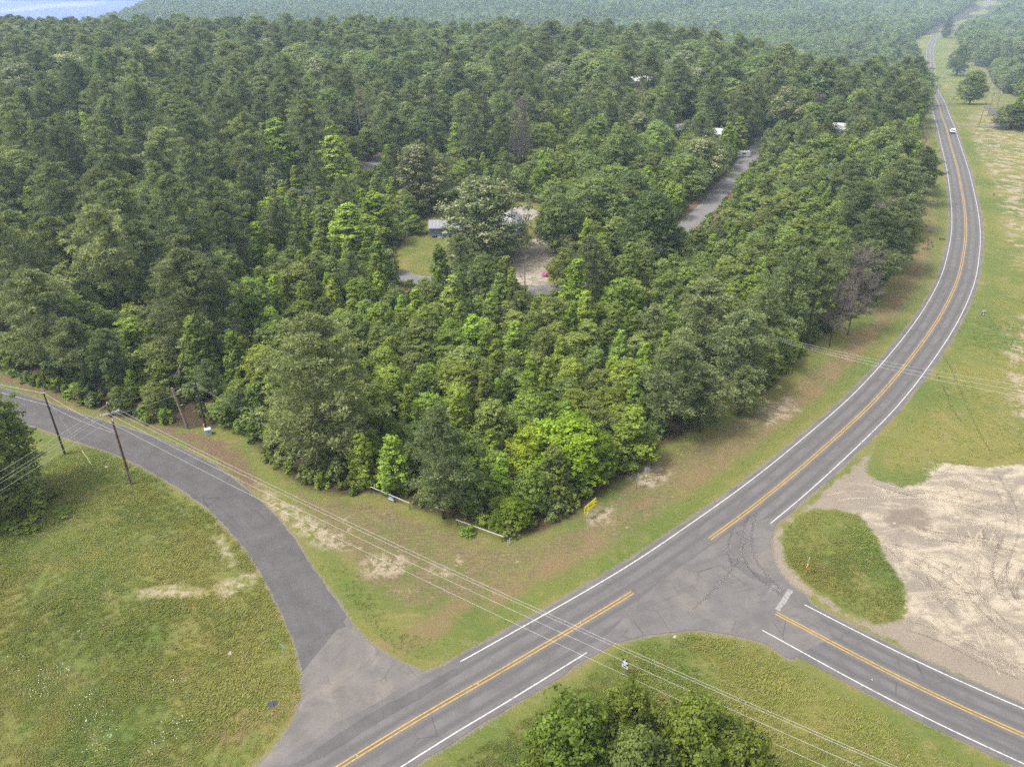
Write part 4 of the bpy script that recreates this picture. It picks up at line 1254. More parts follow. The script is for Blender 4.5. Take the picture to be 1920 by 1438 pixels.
# pole behind the pines at the right and its wires over the highway
pd = (45.35,122.00,9.50)
Dp = pole((pd[0], pd[1]), 9.6, 'grey_pole', 'pole with a pale crossarm and transformer, mostly hidden by pines at the curve')
tdir = Vector((-.35, .94, 0))
arm(Dp, (.1, -.1, 8.9), (tdir.x, tdir.y), 2.4, ins=(-1, 0, 1))
b = MB(); b.tube([(.45, -.35, 6.9), (.45, -.35, 7.9)], .28, 10); b.build('transformer', M['ceramic'], Dp)
b = MB(); b.tube([(-.35, .1, 8.2), (-.35, .1, 9.1)], .12, 8); b.build('fuse_tube', M['ceramic'], Dp)
td = Vector((pd[0], pd[1], 0))
for q_, f in enumerate((1, 0.0, -1)):
    wire(td + Vector((.1 + tdir.x * f * 1.1, -.1 + tdir.y * f * 1.1, 9.1)), (88.08,98.11,10.50) if q_ == 0 else ((86.81,96.24,10.50) if q_ == 1 else (85.58,94.42,10.50)), .9,
         ('upper', 'middle', 'lower')[q_] + ' wire from the half-hidden pole over the highway curve', .016, 'wires over the highway curve', 22)

# distant poles right of the highway
FP = [((215.57,363.00), 11.6, 'nearest of the far poles, beside the pale sand patch right of the highway'),
      ((239.54,398.63), 11.2, 'brown crossarm pole at the gravel track right of the highway'),
      ((271.77,446.01), 11.0, 'crossarm pole with white transformer before the dark trees at the right edge'),
      ((351.01,591.39), 12.5, 'farthest crossarm pole behind the grassy rise right of the highway')]
tops = []
for q_, (p, h, lab) in enumerate(FP):
    t = pole(p, h, 'grey_pole', lab, .2, .13)
    arm(t, (0, 0, h - 1.1), (1, 0.1), 2.6)
    if q_ == 0: arm(t, (0, 0, h - 2.6), (1, 0.1), 2.6); arm(t, (0, 0, h - 4.0), (.2, 1), 2.4)
    if q_ == 2:
        b = MB(); b.tube([(.4, 0, h - 4.2), (.4, 0, h - 3.1)], .32, 10); b.build('transformer', M['sign_white'], t)
    tops.append(Vector((p[0], p[1], float(hgt(*p)) + h - .95)))
for i_, j_, lab in ((0, 1, 'between the nearest far pole and the brown one'), (1, 2, 'between the brown far pole and the one with a transformer'), (0, 3, 'from the nearest far pole to the farthest one')):
    for q_, s in enumerate((-1.2, 1.2)):
        wire(tops[i_] + Vector((s, 0, 0)), tops[j_] + Vector((s, 0, 0)), .5, ('left', 'right')[q_] + ' wire ' + lab, .02)
pn = (479.08,848.87); tn = Vector((pn[0], pn[1], float(hgt(*pn)) + 11))
t = pole(pn, 11.5, 'grey_pole', 'crossarm pole far back between dark trees right of the highway', .2, .13); arm(t, (0, 0, 10.6), (1, .1), 2.6)
for q_, s in enumerate((-1.2, 1.2)):
    wire(tops[3] + Vector((s, 0, 0)), tn + Vector((s, 0, 0)), .8, ('left', 'right')[q_] + ' wire from the farthest pole up the right side valley', .02)

# ---------------------------------------------------------------- small stones and litter
smb = MB(); smb.add([(-.14, -.1, 0), (.13, -.12, 0), (.15, .1, 0), (-.1, .13, 0), (-.07, -.05, .1), (.06, -.04, .12), (.05, .06, .1)],
                    [(0, 1, 5, 4), (1, 2, 6, 5), (2, 3, 6), (3, 0, 4), (4, 5, 6), (3, 4, 6)])
sme = smb.mesh('pale_rock', M['stone'])
for q_, (p, s, lab) in enumerate((((-31.59,59.23), 2.0, 'pale rock lying in the long grass left of the side road mouth'), ((18.74,61.53), 1.8, 'pale rock on the grass edge of the junction'),
        ((-16.64,183.96), 1, None), ((52.80,81.56), 1.5, 'pale rock on the damp dark patch of the sand lot'), ((-24.56,52.68), .8, 'small pale rock beside the octagonal sign post'), ((39.81,69.84), .8, None), ((41.82,68.04), .7, None),
        ((37.47,54.81), .8, None), ((38.90,55.63), .9, None), ((-18.18,74.34), 1.2, 'pale rock in the bare spot under the long overhead wires'))):
    o = link('pale_rock', sme); o.location = (p[0], p[1], 0); o.scale = (s, s, s); o.rotation_euler = (0, 0, q_)
    tag(o, lab or 'small pale rock lying on or beside the road', 'rock', 'scattered pale rocks')

# ---- tree survey: x, y, height, width (decimetres), kind, tint, label, group
OWN_LABELS = {
0: 'massive clumpy pine at the forest corner, just above the bend of the left road',
1: 'tall spreading pine with a bare drooping limb above the leaning stub pole',
2: 'tall pale pine at the left picture edge above the side road',
3: 'single pine with bare grey branches standing between the two white pipe rails',
4: 'tall rounded pine, highest of the pine clump on the inside of the curve',
5: 'dense low pine at the left of the clump beside the highway verge',
6: 'pale olive pine with a domed top in the left wood',
7: 'tall dark pine left of the bare grey trees by the curve',
8: 'rounded pine whose foliage hides the pole with the crossarm',
9: 'rounded pine behind the tall pale pine at the left picture edge',
10: 'broad dark pine just above the bare grey trees',
11: 'huge dark pine with broad flat layers in the left wood',
12: 'dark pine touching the bare grey trees on their left side',
13: 'dark slim pine directly above the pole with the crossarm',
14: 'dark pine with low limbs spread over the verge beside the curve',
15: 'big dark pine overhanging the straight grassy verge of the highway',
16: 'low dark pine reaching over the verge right of the bare grey trees',
17: 'short pine in front of the clump beside the highway verge',
18: 'dark pine at the edge of the young stand near the curve',
19: 'very tall pine with a long bare trunk left of the bright green sweetgum',
20: 'slender pine on a long bare trunk above a bright gap',
21: 'small pine leaning out over sandy ground beside the highway verge',
22: 'thin young pine in front of the pale-tipped oak',
23: 'conical pine rising alone from the young stand below the white roof',
24: 'slim dark pine beside the concrete driveway of the highway',
25: 'lone narrow dark tree at the far bend of the highway',
285: 'bright green conical tree left of the two small sign posts',
286: 'large bright sweetgum right of the very tall bare-trunked pine',
287: 'bright tiered tree left of the house lawn',
288: 'large yellow-green sweetgum left of the very tall bare-trunked pine',
289: 'narrow bright spire rising from the middle of the young stand',
290: 'slim leafy tree on the lane in front of the blue shed end',
291: 'tall bright sweetgum just below the broad oak by the inner lane',
292: 'small bright tree behind the dark oak at the right edge',
565: 'biggest deep green tree at the bottom edge below the main road',
566: 'wide deep green tree at the bottom edge beside the overhead wires',
567: 'bluish green tree at the bottom edge between two brighter crowns',
568: 'deep green tree at the bottom edge just below the route marker',
569: 'right end tree of the clump at the bottom edge',
570: 'large leafy tree at the left edge below the side road',
571: 'left end tree of the clump at the bottom edge',
572: 'largest bright yellow-green tree at the front corner by the yellow arrow sign',
573: 'leafy green tree right of the tall pale pine at the left edge',
574: 'yellow-green tree right beside the yellow arrow sign',
575: 'low leafy tree at the left edge under the overhead wires',
576: 'small yellow-green tree over the end of the right white rail',
577: 'round dark bush-like tree beside the pale utility box',
578: 'dark round bush-like tree on the left edge of the house lawn',
579: 'leafy tree half out of the frame at the left edge, below the side road',
850: 'great pale-tipped oak in front of the blue house',
851: 'broad oak between the sandy drive and the inner lane',
852: 'tall oak with pale tops at the left of the house lawn',
853: 'round oak on a clear trunk right of the sandy drive',
854: 'spreading oak on the left side of the inner lane',
855: 'dark spreading oak by the far field left of the utility poles',
856: 'dark spreading oak by the pale gravel drive at the right edge',
857: 'isolated rounded oak in the far field beside the highway',
1040: 'bare grey branchy tree among dark pines beside the highway curve',
1041: 'grey leafless crown poking out above the dark pines by the curve',
1042: 'lower bare grey tree beside the taller one at the highway curve',
1043: 'dead pine with bare crooked arms above the wood behind the house',
1044: 'reddish grey dead tree in the left part of the wood',
1045: 'small leafless tree at the edge of the sandy drive',
1046: 'pale bare tree beside the highway driveway',
1047: 'greyish leafless crown among dark oaks near the white roof',
1048: 'broken white snag leaning in the wood behind the house'}
SIZE_WORDS = ['short', 'medium-high', 'tall', 'low', 'middling', 'big']
KIND_WORDS = ['pine', 'sweetgum', 'leafy tree', 'round-crowned oak', 'bare tree', 'leafy shrub']
TINT_WORDS = ['dark green', 'mid-green', 'pale green', 'bright green', 'yellow-green', 'pale-tipped', 'grey', 'deep green']
RELATIONS = ['left of', 'right of', 'behind', 'in front of']
RANKS = ['', 'nearer one', 'farther one', 'nearest', 'second nearest', 'farthest', 'nearest', 'second nearest', 'third nearest', 'fourth nearest', 'fifth nearest', 'farther out']
LANDMARKS = [
'the leafy left-edge tree',
'the tall left-edge pine',
'the pine with the drooping limb',
'the leaning stub pole',
'the dark pole by the wood',
'the pale utility box',
'the massive corner pine',
'the left white rail',
'the pine between the rails',
'the right white rail',
'the small yellow-green tree',
'the yellow-green corner tree',
'the yellow arrow sign',
'the conical tree by the signs',
'the arrow-plate route marker',
'the tall rounded pine of the clump',
'the half-hidden crossarm pole',
'the bare grey tree',
'the broad dark pine',
'the big overhanging dark pine',
'the highway driveway',
'the half-buried white roof',
'the inner lane',
'the bend of the inner lane',
'the dark white-roofed house',
'the roof left of the lane',
'the broad oak by the lane',
'the oak on a clear trunk',
'the great pale-tipped oak',
'the blue house',
'the tall oak with pale tops',
'the bright tiered tree',
'the narrow bright spire',
'the slim tree on the lane',
'the very tall bare-trunked pine',
'the large bright sweetgum',
'the large yellow-green sweetgum',
'the huge layered dark pine',
'the slender pine above the gap',
'the reddish grey dead tree',
'the dead pine with crooked arms',
'the broken white snag',
'the pale domed olive pine',
'the tall bright sweetgum',
'the house lawn',
'the sandy drive',
'the isolated far oak',
'the oak by the far poles',
'the oak by the gravel drive',
'the leafless crown among oaks',
'the dark pines by the verge',
'the narrow stretch of highway',
'the dark slim pine',
'the large left-edge tree',
'the tall crossarm pole',
'the bottom route marker',
'the young stand middle',
'the young stand left part',
'the young stand right part',
'the far-left pale-tipped oak',
'the big pale-tipped ridge oak',
'the pair of pale-tipped oaks',
'the middle ridge oak',
'the rounded ridge oak',
'the back lane',
'the back lane bend',
'the far bit of back lane',
'the left-edge dome pine',
'the oak left of the lane bit',
'the young stand far corner',
'the pale young trees',
'the wood behind the corner pine',
'the young trees by the lane',
'the lane before the house']
TREES = [
(-284,962,240,174,0,1,0,0,0,0),(-581,1263,230,182,0,2,0,0,0,0),(-831,1220,210,140,0,2,0,0,0,0),(-95,826,175,84,0,2,0,0,0,0),(346,1226,190,123,0,2,0,0,0,0),(257,1039,160,109,0,1,0,0,0,0),
(-905,1602,210,140,0,2,0,0,0,0),(541,1362,200,113,0,1,0,0,0,0),(384,1140,170,99,0,2,0,0,0,0),(-948,1511,210,123,0,1,0,0,0,0),(823,1653,190,145,0,0,0,0,0,0),(-983,2369,250,178,0,0,0,0,0,0),
(601,1390,190,94,0,0,0,0,0,0),(454,1239,170,86,0,0,0,0,0,0),(927,1773,180,141,0,0,0,0,0,0),(1073,2091,200,162,0,0,0,0,0,0),(773,1554,150,115,0,0,0,0,0,0),(309,1045,120,76,0,2,0,0,0,0),
(898,1918,180,123,0,0,0,0,0,0),(-652,2503,250,136,0,1,0,0,0,0),(-1218,2594,250,122,0,1,0,0,0,0),(387,1101,90,71,0,1,0,0,0,0),(-117,1651,135,67,0,2,0,0,0,0),(1044,2353,140,115,0,1,0,0,0,0),
(1273,2344,150,98,0,0,0,0,0,0),(6078,11637,243,178,0,0,0,0,0,0),(-794,1414,260,123,0,2,2,3,42,1),(-1018,1442,241,110,0,2,2,3,67,0),(-1123,1856,230,158,0,1,2,1,67,0),(-766,1493,210,121,0,2,2,3,42,2),
(-753,1660,258,113,0,0,2,0,68,2),(-1061,1565,210,126,0,1,2,3,67,0),(-987,1814,230,142,0,2,2,2,42,0),(-914,1716,232,121,0,1,2,1,42,0),(-570,1349,192,88,0,0,1,1,2,0),(-1278,1806,202,123,0,2,2,0,67,0),
(-757,1172,141,85,0,1,1,3,0,0),(-865,1369,162,93,0,2,1,2,0,0),(-1206,2092,251,116,0,0,2,2,67,2),(-890,2477,257,138,0,2,2,0,36,0),(-682,1745,183,108,0,1,1,3,68,0),(-649,1653,180,100,0,0,1,3,68,0),
(-1150,2191,222,125,0,1,2,3,38,0),(-1460,2319,237,129,0,1,2,2,67,2),(-791,2327,240,128,0,1,2,0,36,0),(-716,1822,204,100,0,0,2,0,68,1),(-900,1919,215,103,0,1,2,0,68,0),(-897,2124,205,126,0,0,2,2,68,0),
(-1325,1970,215,106,0,0,2,2,67,1),(-850,2025,223,104,0,2,2,2,68,0),(-1001,2232,215,124,0,2,2,3,37,1),(-943,1382,157,75,0,1,1,0,0,0),(-1556,2883,259,151,0,0,2,3,60,2),(-1372,2268,221,116,0,1,2,2,67,1),
(-681,2617,253,128,0,2,2,2,34,0),(-698,1165,126,69,0,0,0,3,0,0),(-1548,2458,237,112,0,2,2,3,59,2),(168,1574,153,83,0,0,1,3,43,0),(-991,1618,173,74,0,1,1,3,42,0),(-1433,2798,230,138,0,2,2,0,38,0),
(-812,2814,240,133,0,1,2,2,36,0),(-729,1581,155,79,0,2,1,3,68,0),(-1067,2011,194,92,0,1,1,2,42,0),(-1312,2799,234,124,0,1,2,2,38,3),(-565,1798,169,79,0,2,1,1,68,0),(-450,2794,239,117,0,2,2,1,39,0),
(-986,2124,193,89,0,0,1,3,37,0),(-1130,2076,192,84,0,2,1,2,42,0),(-499,2955,245,120,0,1,2,1,39,0),(-1525,3378,254,143,0,1,2,3,61,0),(-919,2215,200,88,0,2,2,3,37,2),(900,3125,240,134,0,1,2,1,64,0),
(-893,1839,160,80,0,2,1,1,42,0),(128,989,90,54,0,3,0,0,13,0),(-1702,2718,214,111,0,1,2,3,59,0),(-1590,3240,250,130,0,0,2,2,38,0),(-1699,3117,220,137,0,1,2,3,60,6),(-355,2326,180,103,0,0,1,0,30,0),
(-1596,2720,205,115,0,1,2,3,60,8),(55,3011,219,132,0,2,2,2,40,1),(-875,3139,259,116,0,0,2,3,62,0),(-1257,3090,242,120,0,2,2,2,37,2),(-1391,2993,249,109,0,2,2,2,38,0),(-996,2471,192,102,0,1,1,3,37,1),
(-406,2719,195,121,0,2,1,2,65,0),(-856,2222,187,86,0,1,1,0,36,0),(-1616,2644,220,97,0,1,2,3,60,9),(-2210,3351,232,140,0,2,2,0,59,3),(-1313,2045,162,86,0,1,1,2,67,1),(-1567,3110,254,110,0,1,2,2,38,5),
(725,3558,251,145,0,0,2,2,64,0),(1549,3212,244,125,0,1,2,0,51,5),(-1332,2387,171,102,0,1,1,3,38,0),(-34,2760,194,119,0,1,1,0,40,0),(-130,2726,211,106,0,0,2,2,41,0),(-663,3204,230,126,0,1,2,2,39,0),
(832,3311,256,121,0,0,2,1,64,0),(-1733,2613,180,110,0,1,1,3,59,11),(-1220,2812,191,117,0,1,1,2,37,6),(969,3189,248,115,0,1,2,0,49,2),(-928,3291,246,119,0,1,2,3,62,1),(-1213,3006,207,119,0,1,2,2,37,0),
(1121,3451,260,124,0,2,2,0,49,0),(-1335,3357,217,134,0,0,2,2,37,0),(-1413,2397,165,98,0,0,1,0,38,0),(-942,3022,197,121,0,2,1,2,36,2),(-825,3010,211,111,0,1,2,2,34,0),(-1248,2916,201,110,0,2,2,2,37,1),
(-1677,3270,246,108,0,0,2,1,60,0),(-460,2038,160,75,0,1,1,2,31,0),(-1655,2869,205,101,0,1,2,3,60,7),(88,3092,234,104,0,0,2,2,40,0),(-1510,3175,216,115,0,1,2,2,38,4),(-984,2935,201,108,0,0,2,2,36,1),
(-986,3099,206,115,0,0,2,2,36,2),(-1376,2717,188,100,0,2,1,0,38,3),(440,3422,250,115,0,2,2,0,24,0),(1329,2695,190,99,0,1,1,2,50,0),(475,1346,96,62,0,3,0,2,16,0),(-571,2223,172,77,0,0,1,3,35,0),
(-1732,2830,188,105,0,2,1,3,59,2),(-1346,1871,150,66,0,1,1,0,67,6),(-1055,2813,208,93,0,1,2,1,37,0),(-1305,2185,157,80,0,1,1,2,67,2),(-959,3204,219,109,0,2,2,3,62,2),(-1753,3220,226,106,0,0,2,3,60,1),
(1671,3400,244,112,0,1,2,0,51,3),(-1826,2882,195,101,0,1,1,3,59,9),(-1165,3418,220,121,0,1,2,3,62,2),(-593,3296,226,111,0,2,2,2,39,0),(-911,2287,168,79,0,1,1,3,37,2),(-743,2135,157,75,0,1,1,2,68,0),
(-332,3258,222,111,0,2,2,2,66,0),(1349,3080,216,104,0,2,2,1,21,0),(-1046,3045,214,97,0,2,2,1,37,0),(1627,3476,229,119,0,0,2,0,51,0),(-1159,2314,151,85,0,0,1,3,38,5),(-1471,2550,167,90,0,2,1,0,38,5),
(-44,3133,208,104,0,1,2,2,40,1),(-304,2375,170,79,0,1,1,2,30,1),(-1306,2692,193,83,0,0,1,3,38,3),(274,1341,98,53,0,2,0,1,58,0),(-1024,3475,232,108,0,2,2,3,62,1),(-515,1126,89,44,0,0,0,2,4,0),
(-413,3271,194,119,0,2,1,1,39,0),(-1109,2982,185,102,0,0,1,1,37,0),(-2262,3529,228,111,0,1,2,0,59,6),(-1973,2988,179,104,0,2,1,3,59,1),(-196,3051,210,94,0,1,2,2,66,0),(457,1195,82,50,0,3,0,3,16,0),
(-276,1028,82,40,0,1,0,1,6,0),(79,3396,229,100,0,1,2,2,40,2),(-1038,2602,153,93,0,1,1,1,37,1),(59,1268,83,54,0,3,0,2,32,0),(549,3223,184,114,0,1,1,0,25,2),(158,3398,202,110,0,2,2,2,40,2),
(-354,1581,115,52,0,1,0,1,71,0),(-439,1056,75,43,0,2,0,1,4,0),(688,2855,176,92,0,2,1,1,25,0),(-841,2921,172,95,0,1,1,2,36,0),(464,3130,200,94,0,2,1,0,25,2),(1312,2444,156,77,0,2,1,1,50,0),
(32,2821,179,85,0,1,1,3,40,0),(576,3024,185,93,0,1,1,0,25,1),(-1171,2910,181,85,0,1,1,2,37,7),(44,2882,183,85,0,2,1,3,40,0),(1739,3569,222,100,0,1,2,0,51,4),(130,3034,194,85,0,2,1,1,40,1),
(1086,2895,176,85,0,2,1,0,21,0),(-1010,2700,167,76,0,1,1,1,37,2),(-1793,2782,154,87,0,1,1,3,59,10),(-1183,3188,175,95,0,2,1,2,37,1),(-1051,2907,171,82,0,2,1,1,37,0),(-520,3514,205,96,0,0,2,2,39,0),
(-177,3146,164,98,0,2,1,1,66,0),(12,2945,178,80,0,2,1,0,40,1),(-744,3237,189,87,0,2,1,0,39,8),(-1875,3230,178,92,0,0,1,3,60,0),(467,3503,210,91,0,0,2,3,24,0),(212,3471,187,99,0,1,1,2,40,2),
(-1203,2498,152,67,0,0,1,3,38,4),(-771,3151,179,85,0,2,1,0,39,9),(348,1471,87,49,0,3,0,0,15,0),(-587,2947,163,81,0,0,1,3,39,0),(-112,3125,174,84,0,0,1,0,40,0),(-356,2462,138,69,0,1,1,2,30,2),
(1132,3599,203,91,0,1,2,0,49,1),(940,2784,155,76,0,2,1,1,23,0),(-1322,3505,174,98,0,1,1,2,37,9),(-1163,3342,178,87,0,1,1,3,62,0),(389,3258,185,81,0,1,1,3,24,0),(-658,2902,152,79,0,2,1,0,39,7),
(-1655,3596,188,93,0,1,1,3,61,0),(-2080,3353,177,86,0,1,1,3,59,8),(277,3261,162,92,0,1,1,1,40,5),(-897,2807,162,69,0,2,1,2,36,1),(-506,3336,171,89,0,1,1,1,39,3),(1827,3562,171,103,0,0,1,3,51,0),
(-2113,3435,173,91,0,0,1,3,59,6),(650,3264,173,84,0,1,1,2,25,0),(-1331,2906,154,74,0,2,1,1,38,0),(-608,3529,162,101,0,0,1,2,39,1),(-2142,3217,176,77,0,0,1,3,59,8),(-1432,3205,158,84,0,0,1,2,38,1),
(248,3354,158,94,0,2,1,1,40,2),(272,3065,172,73,0,1,1,1,40,4),(-1254,3508,181,86,0,0,1,0,62,0),(-440,1984,117,50,0,0,0,0,31,0),(-723,3558,182,86,0,0,1,2,39,2),(-1310,3043,155,75,0,1,1,2,37,8),
(-2173,3593,169,92,0,1,1,3,59,6),(-2291,3596,173,89,0,1,1,3,59,7),(-8,3210,152,84,0,1,1,2,40,1),(610,1606,84,47,0,2,0,2,52,0),(-1,3069,151,78,0,2,1,0,40,2),(-633,3004,160,69,0,2,1,0,39,6),
(-1476,2859,150,66,0,2,1,0,38,4),(669,1535,90,40,0,1,0,0,17,0),(956,1861,90,55,0,2,0,1,18,0),(261,3160,164,74,0,1,1,1,40,3),(-1282,3436,154,88,0,2,1,2,37,2),(-1012,3270,161,76,0,2,1,3,62,0),
(1105,3534,169,84,0,1,1,0,49,0),(-590,3175,161,71,0,1,1,2,39,0),(396,3131,159,71,0,0,1,0,25,0),(-1669,3420,159,81,0,0,1,2,38,2),(-1722,3447,152,83,0,2,1,2,38,2),(-805,3396,156,78,0,0,1,0,39,1),
(-2126,3291,160,71,0,0,1,3,59,7),(-729,2396,114,58,0,1,0,3,36,0),(580,3298,153,76,0,2,1,0,25,1),(542,1931,91,51,0,1,0,3,22,0),(-454,3491,163,77,0,1,1,1,39,4),(-1435,3266,153,72,0,2,1,2,38,1),
(-135,3464,162,75,0,0,1,2,66,0),(-813,3320,157,69,0,0,1,0,39,2),(330,3427,155,73,0,1,1,0,24,0),(639,1426,75,33,0,1,0,3,17,0),(-21,2412,115,51,0,1,0,1,41,2),(-9,962,53,25,0,3,0,0,11,0),
(-231,1341,58,37,0,3,0,2,57,0),(-226,1154,56,30,0,3,0,3,57,0),(-22,2595,110,56,0,1,0,1,41,1),(666,1567,71,36,0,2,0,1,52,0),(-435,3544,154,66,0,1,1,1,39,5),(406,1435,58,38,0,1,0,2,15,0),
(536,1877,75,44,0,2,0,2,72,0),(454,1748,80,36,0,1,0,2,72,0),(378,1340,58,32,0,2,0,3,15,0),(307,1602,73,33,0,3,0,0,72,0),(715,2337,85,53,0,2,0,1,22,1),(-483,1309,61,28,0,1,0,1,2,0),
(907,2287,81,50,0,1,0,2,70,1),(1010,2255,80,45,0,3,0,3,69,0),(-490,1338,57,26,0,1,0,3,71,0),(859,2337,76,48,0,1,0,2,70,2),(349,1407,52,28,0,1,0,0,15,0),(678,2199,58,31,0,2,0,1,22,2),
(-1266,1498,193,99,0,1,1,0,1,0),(-1676,2055,247,128,0,1,2,0,67,2),(-1718,2160,243,135,0,0,2,0,67,0),(-1480,2025,248,118,0,1,2,0,67,1),(-1662,2370,255,126,0,0,2,3,59,1),(-1635,1901,184,110,0,1,1,0,67,10),
(-1327,1744,195,88,0,1,1,0,67,7),(-2047,2794,243,144,0,2,2,0,59,4),(-2095,2547,235,125,0,1,2,0,59,11),(-1978,2372,222,116,0,2,2,0,59,5),(-1383,1780,177,87,0,1,1,0,67,8),(-1228,1587,158,76,0,1,1,0,67,9),
(-1700,1957,195,85,0,2,1,0,67,1),(-1778,2418,212,106,0,0,2,3,59,2),(-2324,3014,231,136,0,1,2,0,59,9),(-1804,2159,173,96,0,1,1,0,67,11),(-1904,2249,194,85,0,2,1,0,67,2),(-1697,2285,172,97,0,0,1,0,67,0),
(-2289,3409,247,117,0,1,2,0,59,7),(-1844,2266,156,80,0,1,1,0,67,11),(-1110,1314,94,55,0,1,0,0,1,0),(-2443,3407,206,121,0,1,2,0,59,8),(-2009,2878,207,88,0,2,2,3,59,1),(-2118,2906,180,97,0,2,1,0,59,0),
(-2615,3340,188,113,0,1,1,0,59,0),(-2763,3425,224,98,0,1,2,0,59,10),(-1770,2503,167,75,0,0,1,3,59,9),(182,961,100,96,1,3,0,0,0,0),(-546,2353,190,179,1,3,0,0,0,0),(-364,1978,140,156,1,3,0,0,0,0),
(-751,2501,190,163,1,3,0,0,0,0),(33,1090,120,53,1,3,0,0,0,0),(-166,1642,116,75,1,1,0,0,0,0),(209,1710,120,78,1,3,0,0,0,0),(2574,4044,95,81,1,3,0,0,0,0),(-549,1183,147,84,1,1,2,3,2,0),
(-414,1871,140,155,1,3,2,0,31,0),(57,863,96,67,1,1,1,0,11,0),(-170,885,100,66,1,3,1,2,7,0),(136,1479,143,95,1,3,2,3,43,0),(-219,904,89,61,1,3,0,2,7,1),(-404,1041,98,68,1,1,1,0,6,0),
(-608,1412,140,71,1,3,2,2,2,0),(-486,1177,123,61,1,1,1,1,2,0),(-74,1292,100,85,1,3,1,1,56,0),(-191,985,92,61,1,3,1,2,8,2),(-84,1000,103,54,1,3,1,2,8,1),(-1019,1905,156,95,1,1,2,1,42,0),
(-243,1020,103,53,1,3,1,1,6,0),(-44,1070,98,58,1,1,1,0,32,0),(-631,1357,116,70,1,3,1,1,2,0),(5,1268,100,69,1,3,1,2,32,0),(258,1594,137,71,1,1,2,3,43,0),(-210,1013,101,48,1,3,1,3,57,0),
(86,1009,82,58,1,3,0,2,11,0),(-12,862,86,44,1,3,0,1,8,2),(-1253,1958,148,85,1,3,2,2,67,0),(147,1384,110,64,1,3,1,0,58,1),(441,1416,104,68,1,3,1,2,15,0),(208,1632,116,75,1,1,1,3,43,0),
(-122,1483,104,72,1,2,1,3,33,0),(-309,1670,115,78,1,3,1,0,44,0),(117,1339,110,57,1,3,1,0,58,2),(198,1233,97,54,1,1,1,3,58,0),(286,1093,87,51,1,3,0,2,13,5),(-493,1470,110,62,1,3,1,0,71,2),
(-368,1290,99,54,1,3,1,3,71,1),(-627,1801,115,79,1,3,1,3,68,1),(-745,1729,120,69,1,1,1,3,68,0),(194,1333,90,61,1,0,1,0,58,0),(-26,1506,101,65,1,1,1,3,73,2),(236,1199,88,52,1,3,0,3,58,1),
(61,1144,90,47,1,3,0,1,32,1),(-31,947,69,46,1,3,0,1,8,1),(-209,947,71,45,1,3,0,2,7,2),(396,2219,154,79,1,3,2,1,26,0),(-196,1428,98,59,1,3,1,2,56,0),(1200,2364,156,84,1,1,2,3,50,0),
(-13,1609,102,67,1,2,1,0,73,0),(280,1242,91,50,1,3,1,1,58,0),(271,1176,81,51,1,2,0,3,58,0),(-32,1126,90,43,1,0,0,0,32,0),(-168,1063,82,43,1,3,0,3,57,0),(-286,1170,90,44,1,1,0,0,57,0),
(186,1817,122,65,1,3,1,0,43,0),(-1260,2017,136,67,1,2,2,2,67,0),(-29,1231,79,52,1,3,0,0,32,0),(88,1232,87,47,1,3,0,1,32,2),(-50,1257,84,50,1,1,0,1,56,0),(-824,2604,147,93,1,1,2,0,36,0),
(-400,1268,91,46,1,3,1,3,71,2),(-307,1620,103,60,1,1,1,0,44,2),(236,1356,87,54,1,3,0,2,58,1),(-941,1263,77,54,1,2,0,3,1,0),(206,1101,77,44,1,3,0,2,13,3),(317,1405,92,52,1,1,1,0,15,0),
(-223,1240,81,49,1,1,0,2,57,3),(-460,1215,76,51,1,3,0,2,6,2),(-342,1727,105,64,1,1,1,0,44,1),(1352,2488,143,87,1,1,2,1,50,0),(377,1563,90,63,1,2,1,0,72,0),(119,2475,149,81,1,1,2,3,40,2),
(182,2380,152,74,1,1,2,2,27,0),(-1285,2103,120,74,1,3,1,2,67,0),(1181,2675,139,96,1,3,2,2,69,0),(-634,2745,141,98,1,3,2,1,34,0),(-1064,1766,114,58,1,1,1,3,42,0),(-1444,2663,152,84,1,3,2,0,38,2),
(-441,1476,94,52,1,3,1,0,71,1),(-614,1733,100,63,1,3,1,3,68,2),(-407,1234,85,43,1,3,0,2,6,1),(494,2274,125,78,1,1,2,0,22,0),(181,1182,71,48,1,3,0,3,58,2),(-615,1878,102,69,1,1,1,1,68,1),
(585,1455,81,56,1,1,0,3,52,0),(512,2766,140,96,1,2,2,3,25,0),(449,1294,76,50,1,3,0,0,16,0),(631,1637,92,59,1,2,1,2,52,1),(162,2613,131,91,1,1,2,3,40,1),(-772,2933,147,96,1,2,2,2,34,0),
(753,2776,155,84,1,1,2,0,23,0),(-536,1518,85,55,1,1,0,0,71,1),(-1103,2399,125,79,1,1,2,3,37,0),(288,1204,82,40,1,1,0,1,58,0),(-399,1538,88,54,1,3,0,2,71,1),(470,1845,96,67,1,1,1,2,72,0),
(-101,1385,88,45,1,1,0,2,56,1),(480,2358,119,80,1,3,1,0,22,0),(-24,1096,73,38,1,3,0,3,32,1),(876,3026,145,101,1,2,2,2,23,0),(-2,1553,95,48,1,1,1,3,73,1),(256,1104,73,36,1,3,0,2,13,4),
(955,1904,102,61,1,1,1,2,18,0),(-379,1224,77,40,1,1,0,2,6,0),(-489,1872,103,58,1,2,1,0,31,2),(-45,1435,86,45,1,1,0,2,56,2),(-393,1736,101,52,1,3,1,3,31,0),(432,2662,126,86,1,3,2,3,25,2),
(800,2899,152,82,1,2,2,0,23,0),(-495,2102,101,71,1,2,1,0,31,1),(567,1739,102,51,1,2,1,1,72,0),(338,1610,85,54,1,1,0,0,72,1),(-773,2174,123,61,1,3,1,2,68,1),(1507,2989,150,87,1,3,2,0,20,0),
